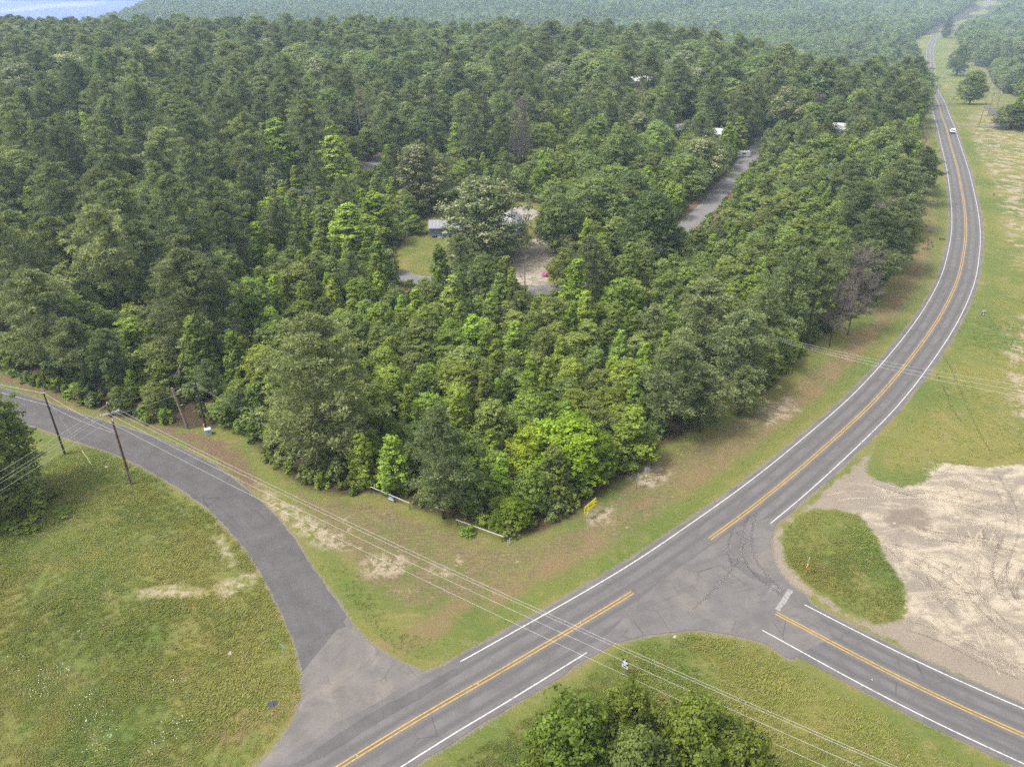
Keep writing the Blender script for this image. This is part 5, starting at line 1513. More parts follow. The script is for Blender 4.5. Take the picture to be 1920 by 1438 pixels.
(-382,1505,85,48,1,3,0,1,71,1),(-565,1935,95,65,1,1,1,1,68,2),(-227,1443,77,49,1,3,0,0,56,0),(62,1076,61,39,1,3,0,3,32,2),(885,1984,101,62,1,2,1,1,70,0),(568,1629,91,50,1,2,1,2,52,2),
(564,1533,76,53,1,1,0,0,52,6),(-419,2101,115,59,1,3,1,2,31,1),(723,1658,92,50,1,2,1,2,17,0),(-560,1586,85,50,1,1,0,0,71,2),(-2075,3258,160,88,1,2,2,3,59,2),(-206,2865,152,75,1,3,2,1,66,0),
(-1065,2318,117,66,1,3,1,3,37,0),(177,1406,76,45,1,3,0,2,58,2),(-292,1547,88,45,1,3,0,1,71,2),(-495,1687,85,54,1,3,0,2,71,2),(-439,1098,61,38,1,3,0,1,4,0),(357,1431,71,49,1,1,0,0,15,0),
(-1426,2082,112,55,1,3,1,0,67,0),(-1668,3349,149,94,1,1,2,2,38,0),(1291,2795,144,72,1,3,2,0,50,0),(345,3057,145,83,1,3,2,0,25,5),(-1283,2615,133,67,1,3,2,3,38,0),(542,1501,83,44,1,1,0,0,52,7),
(508,1473,82,43,1,1,0,0,52,9),(595,1536,79,48,1,3,0,2,52,0),(-766,2263,106,65,1,3,1,2,68,2),(-987,2546,119,70,1,1,1,3,37,0),(-254,1325,74,39,1,3,0,2,57,1),(272,1505,71,50,1,1,0,2,58,0),
(1396,2660,134,68,1,3,2,1,50,0),(255,1255,66,40,1,1,0,3,58,0),(-660,1148,61,38,1,3,0,0,3,0),(561,1588,78,49,1,1,0,0,52,8),(424,1483,78,43,1,1,0,2,15,0),(-572,1726,86,50,1,3,0,3,68,2),
(-298,3359,158,83,1,1,2,2,66,1),(-163,1589,81,45,1,3,0,3,33,0),(-1627,3148,145,79,1,3,2,0,38,1),(-1531,3485,156,88,1,3,2,2,38,1),(1108,2261,98,68,1,3,1,3,69,0),(-745,2206,113,55,1,1,1,2,68,0),
(-34,1314,71,38,1,3,0,1,56,0),(1063,2272,103,65,1,2,1,3,69,0),(-284,1340,69,40,1,1,0,2,57,5),(1144,2201,110,56,1,3,1,0,19,0),(-696,2702,119,73,1,2,1,1,34,0),(624,2093,91,63,1,1,1,3,22,0),
(802,2060,92,60,1,2,1,0,70,0),(-357,2255,106,60,1,3,1,0,30,0),(-299,2128,91,63,1,2,1,3,30,0),(654,1694,77,52,1,1,0,2,52,1),(44,1413,74,40,1,3,0,3,73,0),(-434,1774,88,48,1,3,0,0,31,7),
(-482,1832,89,50,1,1,0,0,31,1),(708,1573,72,48,1,1,0,0,17,0),(-2176,3469,157,82,1,2,2,3,59,1),(1561,3054,143,74,1,2,2,0,20,0),(214,1071,60,32,1,1,0,2,13,0),(-481,1790,79,53,1,3,0,0,31,8),
(-655,2303,109,58,1,3,1,0,35,0),(1025,1915,82,57,1,2,0,1,18,0),(-773,1219,67,33,1,1,0,3,0,0),(-655,2142,93,60,1,3,1,1,68,0),(328,1565,69,48,1,1,0,0,72,2),(789,1727,80,49,1,1,0,0,18,0),
(-422,2617,114,68,1,3,1,1,65,0),(227,3211,130,86,1,3,2,1,40,0),(616,2800,132,67,1,3,2,3,25,1),(634,1546,68,47,1,3,0,1,52,0),(561,1906,96,47,1,2,1,3,22,0),(381,2899,115,81,1,3,1,0,25,5),
(1344,2546,123,60,1,2,1,3,50,1),(-1785,3598,154,86,1,3,2,2,38,2),(-109,1409,74,37,1,3,0,2,56,0),(555,1847,88,48,1,3,0,2,72,2),(-88,1434,73,39,1,0,0,2,56,0),(112,1418,73,37,1,1,0,0,58,0),
(-649,1843,86,48,1,3,0,3,68,1),(-364,1338,68,37,1,1,0,3,71,0),(1075,2168,98,56,1,2,1,0,19,0),(403,3022,122,79,1,3,1,0,25,4),(828,2968,120,77,1,3,1,0,23,0),(-485,3397,139,83,1,3,2,1,39,2),
(1144,2352,101,61,1,2,1,1,69,0),(-47,1158,61,32,1,1,0,0,32,0),(1173,3037,123,78,1,3,1,0,21,0),(-276,2514,102,67,1,3,1,2,30,0),(-556,2170,94,56,1,2,1,3,35,2),(426,2937,135,66,1,2,2,0,25,0),
(-69,1022,55,29,1,3,0,2,8,0),(-408,2230,105,52,1,2,1,0,30,0),(458,1593,81,39,1,2,0,3,72,0),(-2047,3421,143,78,1,3,2,3,59,0),(-143,3217,124,83,1,1,1,1,66,0),(-536,3250,128,81,1,3,2,1,39,1),
(-575,2471,108,60,1,3,1,3,35,0),(100,2610,114,62,1,3,1,3,40,0),(-420,2426,94,66,1,3,1,3,65,0),(450,2893,120,71,1,3,1,0,25,3),(948,2510,103,65,1,2,1,1,23,2),(664,1769,78,47,1,1,0,3,70,0),
(980,2228,95,56,1,2,1,0,69,2),(642,3190,128,77,1,3,2,0,25,3),(264,3423,143,78,1,1,2,1,40,0),(916,2182,98,52,1,2,1,2,70,0),(-288,2795,114,68,1,1,1,3,66,0),(-440,2173,99,50,1,1,1,2,31,0),
(621,1724,75,45,1,1,0,2,52,2),(-1379,3252,136,72,1,1,2,2,37,0),(-417,2282,94,58,1,1,1,3,65,0),(320,2675,118,61,1,3,1,2,26,0),(-470,2153,100,49,1,3,1,2,31,2),(505,1834,77,48,1,3,0,2,72,1),
(1604,3130,137,68,1,3,2,2,20,0),(1298,2501,112,56,1,2,1,3,50,2),(-33,2669,112,62,1,1,1,1,41,0),(-1048,3566,152,75,1,3,2,3,62,0),(-1450,3349,130,78,1,2,2,1,38,0),(1144,2849,123,63,1,3,1,3,21,0),
(-364,3558,129,88,1,1,2,2,66,2),(-717,2437,99,58,1,1,1,3,36,0),(82,3174,131,70,1,1,2,2,40,0),(1089,2420,92,62,1,1,1,0,69,0),(709,3423,141,74,1,3,2,0,64,0),(-245,2403,93,61,1,1,1,1,30,0),
(-524,1823,84,42,1,3,0,0,31,9),(958,2094,82,54,1,2,0,1,70,0),(-595,1979,80,50,1,1,0,1,68,0),(-426,1942,86,45,1,3,0,0,31,6),(940,2296,91,56,1,3,1,2,70,0),(546,3349,128,77,1,3,2,0,25,4),
(1394,3143,122,72,1,3,1,1,21,0),(774,2365,98,54,1,2,1,1,22,2),(-566,2037,81,51,1,1,0,0,31,2),(190,3003,125,64,1,3,1,1,40,1),(750,1871,85,42,1,2,0,3,70,0),(1428,2999,116,69,1,3,1,2,50,0),
(678,2246,99,48,1,1,1,1,22,0),(695,2280,99,50,1,2,1,1,22,1),(-1521,2808,114,60,1,1,1,0,38,0),(1775,3475,124,83,1,3,1,3,51,0),(878,2461,95,58,1,2,1,3,23,0),(1469,3475,143,70,1,3,2,2,21,0),
(-1017,2760,114,57,1,3,1,1,37,0),(-627,2089,88,47,1,3,0,1,68,0),(178,2843,113,62,1,1,1,1,40,0),(-272,1369,61,34,1,3,0,2,57,2),(1709,3502,121,83,1,3,1,0,51,0),(854,1806,77,41,1,2,0,0,18,0),
(-402,2498,100,54,1,1,1,1,65,0),(-532,3182,111,74,1,3,1,1,39,0),(590,1881,71,48,1,2,0,2,72,0),(1302,3537,142,70,1,3,2,0,49,0),(-607,2409,92,54,1,2,1,3,35,1),(1064,2219,82,54,1,2,0,3,69,0),
(-340,1870,79,42,1,2,0,3,31,0),(310,3131,110,72,1,3,1,1,40,2),(1023,2402,92,55,1,2,1,0,69,1),(-682,2244,82,54,1,2,0,0,35,0),(962,2944,118,60,1,1,1,2,23,0),(-221,1317,52,36,1,1,0,2,57,4),
(1007,2674,96,62,1,2,1,1,23,1),(51,405,147,95,2,7,0,0,0,0),(159,417,137,92,2,7,0,0,0,0),(102,393,130,85,2,0,0,0,0,0),(103,438,126,76,2,7,0,0,0,0),(196,397,127,68,2,7,0,0,0,0),
(-719,870,186,116,2,3,0,0,0,0),(24,393,120,54,2,7,0,0,0,0),(88,923,100,136,2,4,0,0,0,0),(-804,1274,140,118,2,1,0,0,0,0),(119,912,85,78,2,4,0,0,0,0),(-677,846,69,52,2,1,0,0,0,0),
(-1,810,42,61,2,4,0,0,0,0),(-473,1073,50,62,2,1,0,0,0,0),(-275,2067,50,67,2,0,0,0,0,0),(-722,811,161,118,2,1,0,0,0,0),(-610,1527,138,131,2,0,2,3,68,0),(-75,909,84,92,2,3,1,1,8,0),
(31,914,90,85,2,4,1,0,11,0),(-701,1431,131,106,2,2,2,2,2,0),(-1054,1682,137,131,2,0,2,3,42,0),(-282,1104,91,98,2,3,1,1,6,0),(-802,1317,100,112,2,3,1,1,0,0),(-538,1427,115,109,2,3,2,0,71,0),
(38,1004,94,78,2,3,1,3,32,0),(-705,1268,100,99,2,3,1,0,2,0),(-93,1121,87,95,2,3,1,1,57,1),(-434,1161,94,91,2,3,1,2,6,2),(-169,1271,95,104,2,0,1,0,56,0),(-378,1127,88,91,2,3,1,2,6,1),
(-319,1309,96,104,2,1,1,3,71,1),(-34,1005,83,79,2,1,1,2,8,0),(-631,1220,80,106,2,1,1,3,2,0),(-111,1238,95,91,2,3,1,3,56,0),(-822,1772,125,120,2,0,2,0,68,0),(226,2125,149,136,2,0,2,2,26,0),
(-81,1184,85,92,2,1,1,3,56,0),(-462,1539,104,112,2,1,1,0,71,3),(-447,1273,89,96,2,1,1,3,71,2),(-133,1022,83,70,2,3,1,3,57,0),(-311,1238,85,89,2,1,1,0,57,0),(102,1051,76,77,2,3,0,3,32,2),
(506,1422,94,99,2,3,1,0,52,1),(278,1135,84,78,2,1,1,3,58,0),(80,1385,93,94,2,2,1,3,73,0),(307,2074,134,126,2,0,2,1,26,0),(-1144,1750,110,114,2,0,2,3,67,1),(25,841,72,55,2,3,0,2,10,0),
(-1150,1944,137,103,2,1,2,2,42,0),(194,1138,85,70,2,3,1,3,58,0),(-85,1057,82,65,2,3,1,1,57,2),(-360,1006,69,72,2,1,0,3,6,0),(98,1145,81,71,2,3,1,1,32,0),(-828,1882,114,111,2,1,2,0,68,0),
(-897,1456,93,88,2,2,1,2,0,0),(-51,845,63,58,2,2,0,3,8,0),(-738,1350,92,79,2,1,1,0,2,0),(-507,1602,94,101,2,1,1,0,71,4),(-152,1101,79,67,2,1,0,3,57,1),(-495,1230,90,70,2,1,1,1,2,0),
(237,2664,148,150,2,0,2,1,40,0),(233,1485,93,89,2,3,1,2,58,0),(-1132,1665,112,87,2,0,2,3,67,2),(-1062,2096,128,110,2,3,2,2,42,0),(-168,1338,91,76,2,3,1,0,56,0),(-174,1185,73,78,2,1,0,1,57,0),
(-228,1200,76,75,2,3,0,0,57,0),(-351,1078,79,61,2,3,0,2,6,1),(-24,896,63,58,2,3,0,1,8,0),(-798,2091,121,111,2,0,2,2,68,0),(124,1652,100,92,2,1,1,1,45,0),(306,1698,103,92,2,2,1,1,43,0),
(-1375,2596,149,128,2,0,2,3,38,1),(154,1060,73,63,2,3,0,2,13,4),(89,1099,67,72,2,2,0,3,32,0),(402,1249,77,74,2,2,0,0,16,0),(175,1019,66,64,2,3,0,2,13,3),(20,1052,67,65,2,3,0,3,32,1),
(-147,1142,74,66,2,3,0,1,57,0),(148,1298,82,71,2,1,1,0,58,0),(123,2195,120,114,2,1,2,2,27,0),(-157,1390,79,82,2,1,0,2,56,0),(201,1929,116,93,2,1,2,0,26,0),(-203,1131,76,61,2,3,0,3,57,0),
(115,1260,74,74,2,1,0,1,32,1),(-222,1082,71,61,2,1,0,3,57,2),(324,2973,146,155,2,1,2,1,40,5),(426,1522,94,76,2,2,1,3,72,0),(-861,1545,96,74,2,3,1,2,0,0),(-246,1277,83,62,2,1,1,2,57,0),
(111,2391,134,107,2,3,2,2,27,0),(1108,2767,130,142,2,1,2,3,21,0),(302,2331,127,108,2,2,2,2,26,0),(-1080,1501,92,71,2,3,1,2,1,0),(-111,878,52,56,2,3,0,3,8,0),(-1126,1575,96,72,2,2,1,2,1,0),
(336,1527,93,71,2,0,1,0,72,0),(-833,1660,86,87,2,1,1,1,42,0),(-653,2011,104,98,2,3,1,1,68,0),(-1009,1311,69,75,2,2,0,0,1,0),(-1639,2459,131,108,2,3,2,2,67,2),(-329,1515,82,77,2,3,1,1,71,0),
(-424,1411,75,75,2,3,0,3,71,3),(-499,1978,100,96,2,0,1,0,31,0),(-1345,2498,130,107,2,0,2,3,38,2),(270,1916,93,97,2,1,1,3,26,0),(86,1310,75,65,2,1,0,2,32,4),(-1276,1896,97,90,2,1,1,0,67,0),
(-151,919,56,51,2,1,0,0,8,0),(677,1604,82,82,2,1,1,2,52,1),(-1134,3089,139,142,2,0,2,1,37,0),(313,1275,77,59,2,0,0,3,15,0),(521,1287,68,69,2,3,0,1,16,0),(-727,2057,102,97,2,0,1,1,68,1),
(-262,1400,76,70,2,3,0,1,71,5),(832,1857,91,92,2,2,1,3,70,4),(-477,1368,79,64,2,3,0,0,71,0),(-1546,2365,127,96,2,3,2,2,67,1),(140,1119,64,56,2,1,0,1,32,2),(-148,982,56,54,2,1,0,2,8,0),
(547,1680,91,74,2,2,1,1,72,2),(349,1317,66,70,2,1,0,3,15,3),(1231,3206,149,136,2,0,2,3,49,0),(431,2504,114,116,2,0,2,3,25,2),(522,1534,82,71,2,3,1,0,52,2),(412,1834,93,83,2,1,1,2,72,0),
(-390,1194,68,58,2,1,0,2,6,1),(-1925,2914,128,130,2,1,2,3,59,2),(-177,1514,75,75,2,2,0,3,33,0),(2,1195,67,57,2,1,0,0,32,1),(-55,1344,67,68,2,3,0,1,56,0),(-334,1178,64,58,2,3,0,2,6,2),
(760,1936,88,93,2,1,1,3,70,1),(1154,2957,128,132,2,1,2,0,21,0),(-209,1372,76,61,2,3,0,0,56,2),(-121,1328,72,60,2,3,0,0,56,1),(-426,1207,67,56,2,1,0,2,6,2),(-907,1295,62,67,2,3,0,1,1,0),
(-559,1678,85,73,2,1,1,0,71,5),(-1863,2993,125,130,2,3,2,3,59,0),(698,1788,88,78,2,1,1,3,70,2),(-4,1158,57,61,2,1,0,0,32,2),(592,1663,83,73,2,1,1,2,52,2),(255,1658,86,70,2,0,1,3,43,0),
(39,962,50,52,2,3,0,0,11,0),(132,2915,138,112,2,1,2,1,40,3),(-2104,3534,141,149,2,2,2,3,59,1),(332,1164,63,54,2,1,0,3,15,5),(234,1155,64,52,2,3,0,3,58,0),(421,2821,115,125,2,1,2,0,25,0),
(263,1544,69,75,2,1,0,2,58,0),(-243,1495,68,72,2,0,0,3,33,2),(-344,1383,69,62,2,3,0,3,71,4),(-642,1944,88,85,2,0,1,1,68,2),(-869,2355,100,101,2,3,1,3,36,0),(165,3155,138,123,2,1,2,1,40,4),
(347,2419,103,104,2,1,1,2,26,1),(165,3554,144,145,2,0,2,2,40,0),(722,2714,124,104,2,0,2,0,23,0),(157,1152,60,53,2,2,0,3,58,0),(-1614,2556,115,99,2,1,2,2,67,0),(-298,1419,74,59,2,1,0,1,71,0),
(159,2542,119,96,2,1,2,3,40,0),(454,1459,65,70,2,1,0,2,15,0),(421,2395,99,104,2,1,1,2,26,2),(591,1499,67,70,2,2,0,3,52,0),(477,2210,104,85,2,3,1,0,22,0),(917,3415,138,137,2,1,2,1,64,0),
(211,1866,91,74,2,3,1,2,43,0),(1444,2823,123,110,2,2,2,2,50,0),(-296,1053,52,53,2,3,0,1,6,0),(485,2612,104,113,2,1,1,3,25,0),(487,3296,137,128,2,2,2,0,25,0),(9,1385,66,62,2,1,0,1,56,0),
(790,2118,86,94,2,2,1,0,70,1),(1077,2018,91,82,2,3,1,3,19,0),(493,1602,81,63,2,2,1,1,72,1),(408,1192,58,55,2,3,0,3,16,0),(1138,2138,102,80,2,0,1,0,19,0),(-874,3458,143,129,2,2,2,0,39,0),
(42,1207,65,49,2,1,0,2,32,3),(212,1421,66,63,2,3,0,2,58,0),(-1532,2622,110,101,2,1,2,0,38,0),(-1136,2846,112,114,2,3,2,1,37,0),(328,1369,71,54,2,3,0,0,15,0),(1203,2745,119,103,2,0,2,3,21,0),
(-171,2395,98,98,2,0,1,3,41,0),(63,1467,68,62,2,1,0,3,73,0),(-470,1125,51,54,2,1,0,1,4,0),(-1901,3102,139,104,2,1,2,3,59,1),(394,1296,63,55,2,1,0,3,15,4),(-1861,3541,135,134,2,1,2,3,60,2),
(-1182,2003,86,80,2,0,1,2,42,0),(703,1873,80,76,2,2,1,3,70,3),(-1991,3528,150,120,2,1,2,3,60,1),(908,2071,87,83,2,2,1,1,70,1),(-607,1112,56,48,2,1,0,0,3,0),(-466,1654,80,62,2,2,0,2,71,0),
(36,1361,67,54,2,1,0,2,32,5),(422,2091,94,77,2,0,1,1,26,0),(414,1357,62,58,2,3,0,3,15,0),(819,1802,81,69,2,1,1,0,18,0),(-458,1320,65,52,2,3,0,3,71,5),(1261,3351,124,131,2,1,2,3,49,0),
(864,2222,92,86,2,1,1,2,70,0),(495,2694,119,92,2,0,2,3,25,1),(348,1661,72,68,2,2,0,0,72,5),(-400,1352,59,60,2,1,0,3,71,0),(591,2033,82,83,2,2,1,3,22,0),(-164,2474,104,90,2,1,1,3,41,0),
(173,1097,55,46,2,3,0,2,13,5),(-473,2334,106,80,2,1,1,3,65,0),(787,1774,83,64,2,2,1,3,70,5),(-973,3394,125,126,2,1,2,3,62,0),(-421,1674,73,66,2,1,0,2,71,0),(945,2014,93,70,2,3,1,2,18,1),
(742,1835,74,76,2,1,0,3,70,0),(-1404,3460,132,123,2,2,2,2,37,0),(-390,1449,69,55,2,0,0,3,71,0),(453,1712,70,71,2,1,0,2,72,0),(397,1598,76,58,2,2,0,0,72,3),(-362,1648,75,61,2,3,0,1,71,4),
(340,2249,99,77,2,2,1,2,26,0),(-1206,1853,83,66,2,0,1,3,67,0),(674,1990,87,71,2,2,1,0,70,2),(504,2509,106,87,2,0,1,0,22,0),(-1104,3249,128,110,2,1,2,2,36,2),(809,2204,84,88,2,2,1,2,70,0),
(1624,3319,128,117,2,0,2,0,20,0),(516,3582,125,136,2,1,2,3,24,0),(480,1544,66,61,2,1,0,3,72,0),(353,2009,85,73,2,2,1,1,26,0),(397,1637,76,58,2,2,0,0,72,4),(-175,3294,129,113,2,2,2,2,66,0),
(739,2395,90,93,2,3,1,1,22,0),(-1203,1900,86,65,2,1,1,1,67,0),(-1272,2443,100,84,2,1,1,3,38,0),(107,1205,58,46,2,3,0,1,32,0),(-1365,3574,127,128,2,1,2,2,37,2),(-1266,2230,88,80,2,2,1,2,42,0),
(953,2144,88,77,2,2,1,1,70,2),(35,1324,64,48,2,3,0,2,32,0),(126,2079,82,78,2,1,1,2,27,1),(-667,1886,75,72,2,1,0,1,68,0),(-1701,2504,92,93,2,3,1,2,67,0),(-1237,3350,135,104,2,1,2,2,37,1),
(-1267,3581,144,111,2,3,2,3,62,0),(493,1660,72,60,2,1,0,1,72,0),(-569,2714,100,98,2,0,1,2,35,0),(-115,1610,74,56,2,0,0,3,33,1),(-314,2178,89,76,2,1,1,3,30,0),(29,1129,47,50,2,1,0,3,32,0),
(303,2881,105,105,2,1,1,1,40,0),(668,1484,65,55,2,3,0,0,17,0),(95,2679,99,97,2,1,1,3,40,0),(984,1937,73,75,2,2,0,2,18,0),(-126,2838,105,100,2,1,1,2,41,0),(816,1936,72,76,2,3,0,3,70,0),
(-983,1271,56,50,2,1,0,0,1,0),(1008,2564,93,94,2,2,1,0,69,0),(-760,2669,98,94,2,0,1,0,34,0),(732,2153,79,82,2,2,0,0,70,1),(-113,983,44,42,2,3,0,2,8,0),(381,1694,73,59,2,1,0,0,72,0),
(-2033,3197,113,110,2,2,2,3,59,2),(-527,2817,109,92,2,1,1,2,65,0),(-399,1593,63,62,2,0,0,2,71,0),(1046,1964,81,67,2,1,1,1,18,0),(-1054,3185,119,102,2,1,2,2,36,1),(755,1609,69,56,2,2,0,2,17,0),
(688,2049,78,74,2,2,0,0,70,2),(187,2311,91,78,2,1,1,2,27,2),(-1447,2450,99,77,2,0,1,2,67,0),(978,1984,76,72,2,1,0,2,18,0),(-520,2451,100,77,2,1,1,0,65,0),(1018,2169,81,78,2,2,1,3,69,0),
(-976,2651,103,84,2,0,1,0,36,0),(-1830,3140,104,111,2,3,1,3,60,0),(751,2313,95,73,2,1,1,1,22,0),(-332,1445,65,49,2,3,0,1,71,3),(-67,2911,98,106,2,0,1,1,41,0),(1007,2084,87,67,2,3,1,2,18,2),
(618,1806,71,64,2,2,0,1,72,0),(-665,1106,50,42,2,0,0,0,3,0),(975,2841,101,97,2,2,1,1,23,0),(-325,2713,105,86,2,1,1,3,66,0),(-76,1867,200,247,3,5,0,0,0,0),(237,2011,170,215,3,1,0,0,0,0),
(-276,2263,200,181,3,5,0,0,0,0),(115,1896,158,129,3,1,0,0,0,0),(553,2425,140,161,3,1,0,0,0,0),(2666,4643,179,178,3,0,0,0,0,0),(2271,3574,106,180,3,0,0,0,0,0),(4328,7897,276,216,3,0,0,0,0,0),
(333,1796,188,158,3,0,2,1,26,0),(-1225,1675,161,162,3,1,1,0,67,0),(-1397,2167,171,172,3,1,2,2,67,0),(-763,1979,150,155,3,1,1,2,68,0),(-1104,2521,174,191,3,0,2,3,37,0),(-959,1999,142,153,3,1,0,1,42,0),
(-1158,2718,190,182,3,0,2,0,37,0),(1244,2599,187,176,3,2,2,0,50,0),(363,2600,187,163,3,1,2,0,25,0),(-1280,2315,172,140,3,0,2,3,38,0),(626,2545,163,177,3,5,1,0,23,0),(-2001,3668,200,265,3,5,2,3,60,0),
(-1803,2681,186,155,3,2,2,3,59,0),(-2007,3303,200,207,3,5,2,3,59,0),(345,2160,148,135,3,0,1,2,26,0),(-1601,3800,200,224,3,5,2,1,61,0),(108,2772,170,148,3,1,1,1,40,0),(1202,2451,157,129,3,1,1,3,50,0),
(-692,3065,176,165,3,1,2,0,39,0),(-576,3085,183,161,3,0,2,2,39,1),(-65,1585,110,87,3,1,0,0,73,0),(-723,3350,184,182,3,0,2,2,39,2),(-711,2795,169,142,3,5,1,2,34,0),(-1277,4460,200,275,3,5,2,3,62,1),
(-1201,2399,144,122,3,0,0,3,38,0),(1125,3266,200,153,3,5,2,0,49,0),(-336,2977,161,161,3,1,1,0,66,0),(621,2702,143,148,3,0,0,3,25,0),(233,2221,136,110,3,2,0,2,26,0),(-1734,2967,157,153,3,0,1,3,60,0),
(13,4032,200,211,3,5,2,3,63,0),(240,2514,130,140,3,0,0,2,26,0),(-865,3593,200,165,3,5,2,3,62,2),(1289,2891,174,132,3,2,2,1,21,0),(-1845,3893,200,191,3,5,2,3,61,0),(-1420,3115,158,160,3,5,1,2,38,0),
(-1472,2947,165,136,3,0,1,0,38,0),(775,3707,200,171,3,5,2,2,64,0),(529,2850,161,133,3,2,1,0,25,0),(244,2422,141,111,3,1,0,2,26,0),(-625,3435,179,156,3,5,2,2,39,0),(110,3305,168,153,3,0,1,2,40,0),
(355,3513,162,174,3,5,1,0,24,0),(629,3367,183,139,3,1,2,0,64,0),(1025,3397,180,140,3,0,2,0,49,0),(244,2818,139,131,3,1,0,1,40,0),(580,3128,156,139,3,1,1,0,25,0),(-347,3452,167,153,3,5,1,2,66,0),
(-259,3583,176,153,3,0,2,2,66,0),(1393,2745,133,125,3,0,0,2,50,0),(-62,3274,164,135,3,5,1,2,40,0),(888,3547,162,155,3,1,1,1,64,0),(1260,3454,160,143,3,1,1,0,49,0),(494,3055,148,123,3,5,1,0,25,0),
(-95,3595,154,157,3,1,1,2,40,0),(1447,3079,130,141,3,0,0,1,21,2),(1468,2900,144,114,3,1,0,2,50,0),(-1516,2728,134,107,3,1,0,0,38,0),(-1747,3520,172,129,3,1,2,2,38,0),(-420,3179,139,136,3,2,0,0,66,0),
(-1263,3251,152,123,3,0,1,2,37,0),(-345,2867,136,112,3,1,0,0,66,0),(983,3300,134,146,3,2,0,2,23,0),(-207,3384,148,136,3,1,1,2,66,0),(1498,3353,138,142,3,0,0,1,21,1),(2397,3602,116,194,3,0,0,1,48,0),
(-950,2769,134,101,3,0,0,0,36,0),(-1759,3366,138,137,3,0,0,0,38,0),(1527,3523,161,128,3,2,1,2,21,0),(543,3431,133,140,3,0,0,3,24,0),(-475,3055,134,112,3,1,0,1,39,0),(365,3357,140,126,3,1,0,3,24,0),
(1400,3440,145,126,3,1,0,1,49,0),(752,3114,140,109,3,2,0,1,25,0),(-470,2262,100,85,3,0,0,3,65,0),(-747,3468,133,127,3,1,0,2,39,0),(-714,2280,101,79,3,5,0,3,36,0),(1041,3486,146,112,3,0,1,1,64,0),
(-1074,3405,137,109,3,0,0,3,62,0),(-1158,3559,141,113,3,2,0,3,62,0),(1162,3365,131,112,3,0,0,0,49,0),(86,3478,135,113,3,5,0,2,40,0),(-198,3501,136,113,3,0,0,2,66,0),(-237,2591,99,87,3,0,0,0,41,0),
(75,2527,98,82,3,0,0,3,40,0),(-1557,2156,176,190,3,5,2,0,67,0),(-1605,2271,158,153,3,0,1,2,67,0),(-1511,1831,141,108,3,1,0,0,67,0),(-1874,2348,146,121,3,5,1,0,67,0),(-2474,3279,180,172,3,0,2,0,59,2),
(-2189,3142,183,152,3,0,2,0,59,1),(-1998,2668,135,123,3,0,0,3,59,0),(-2371,2896,134,126,3,0,0,0,59,5),(-2666,3426,137,146,3,0,0,0,59,4),(-2192,2938,139,105,3,0,0,0,59,3),(-2439,3500,157,124,3,5,1,0,59,0),
(-2780,3506,146,126,3,0,1,0,59,0),(-2430,3037,135,101,3,1,0,0,59,0),(-4,797,25,32,5,0,5,3,10,0),(-374,974,29,34,5,1,5,1,5,4),(205,985,27,35,5,1,5,1,13,0),(186,944,27,30,5,1,5,2,14,0),
(-307,915,24,29,5,3,5,0,7,0),(-704,858,18,35,5,3,4,3,53,0),(-175,887,20,32,5,3,4,2,7,0),(-685,806,14,40,5,3,3,3,53,9),(-775,1163,24,38,5,3,5,3,1,0),(-753,1138,27,32,5,1,5,0,3,0),
(-282,901,21,29,5,3,4,0,7,0),(106,872,20,28,5,3,4,2,12,0),(-127,859,22,25,5,1,4,1,7,0),(-813,1187,25,34,5,4,5,3,1,0),(-356,951,22,28,5,1,5,1,5,5),(-445,1041,23,31,5,1,5,1,5,3),
(-417,1023,24,28,5,0,5,1,5,0),(-659,811,12,40,5,3,3,3,53,8),(84,856,21,23,5,3,4,0,12,0),(-844,1196,23,35,5,1,5,3,1,0),(-47,826,19,25,5,0,4,2,9,0),(725,1501,27,41,5,3,5,3,17,0),
(-582,1076,23,28,5,4,5,0,3,0),(-668,840,15,30,5,3,3,3,53,7),(427,1160,22,32,5,1,5,3,16,0),(586,1364,25,33,5,1,5,1,16,0),(-42,858,16,26,5,3,4,2,9,0),(-40,811,15,24,5,3,3,2,9,3),
(434,1174,22,28,5,1,4,3,16,0),(563,1319,23,29,5,4,5,1,16,0),(-26,807,16,21,5,1,3,1,9,0),(-108,857,17,20,5,1,4,3,8,0),(-867,1204,20,28,5,3,4,3,1,0),(793,1566,24,35,5,1,5,1,17,1),
(847,1654,27,33,5,0,5,1,17,0),(-56,834,13,24,5,3,3,2,9,4),(-890,1215,19,28,5,1,4,3,1,1),(-610,1073,19,23,5,3,4,0,3,0),(472,1216,19,28,5,4,4,3,16,1),(811,1584,24,33,5,1,5,1,17,2),
(-377,992,15,25,5,0,3,1,5,0),(-339,939,16,21,5,3,3,3,6,0),(-58,795,12,22,5,3,3,0,9,0),(759,1530,22,31,5,4,4,3,17,0),(-87,848,15,18,5,3,3,2,9,5),(-796,1171,18,23,5,1,4,3,1,2),
(-629,1095,16,23,5,1,3,0,3,1),(-664,876,9,30,5,3,3,3,53,6),(-683,1104,18,21,5,1,4,0,3,0),(486,1245,17,26,5,0,4,3,16,0),(409,1135,16,23,5,3,4,3,16,0),(462,1196,16,24,5,4,4,3,16,2),
(57,820,14,16,5,1,3,1,10,0),(889,1703,21,31,5,0,4,1,17,0),(26,813,12,18,5,0,3,1,10,0),(-648,1105,15,22,5,1,3,0,3,2),(-152,878,14,16,5,1,3,1,7,0),(77,838,13,16,5,1,3,0,12,0),
(-627,834,7,30,5,3,3,0,54,0),(204,964,14,17,5,0,3,3,13,0),(937,1772,20,30,5,4,4,3,18,0),(104,1736,20,30,5,3,4,3,45,0),(657,1427,17,25,5,1,4,3,17,0),(821,1598,19,27,5,4,4,1,17,0),
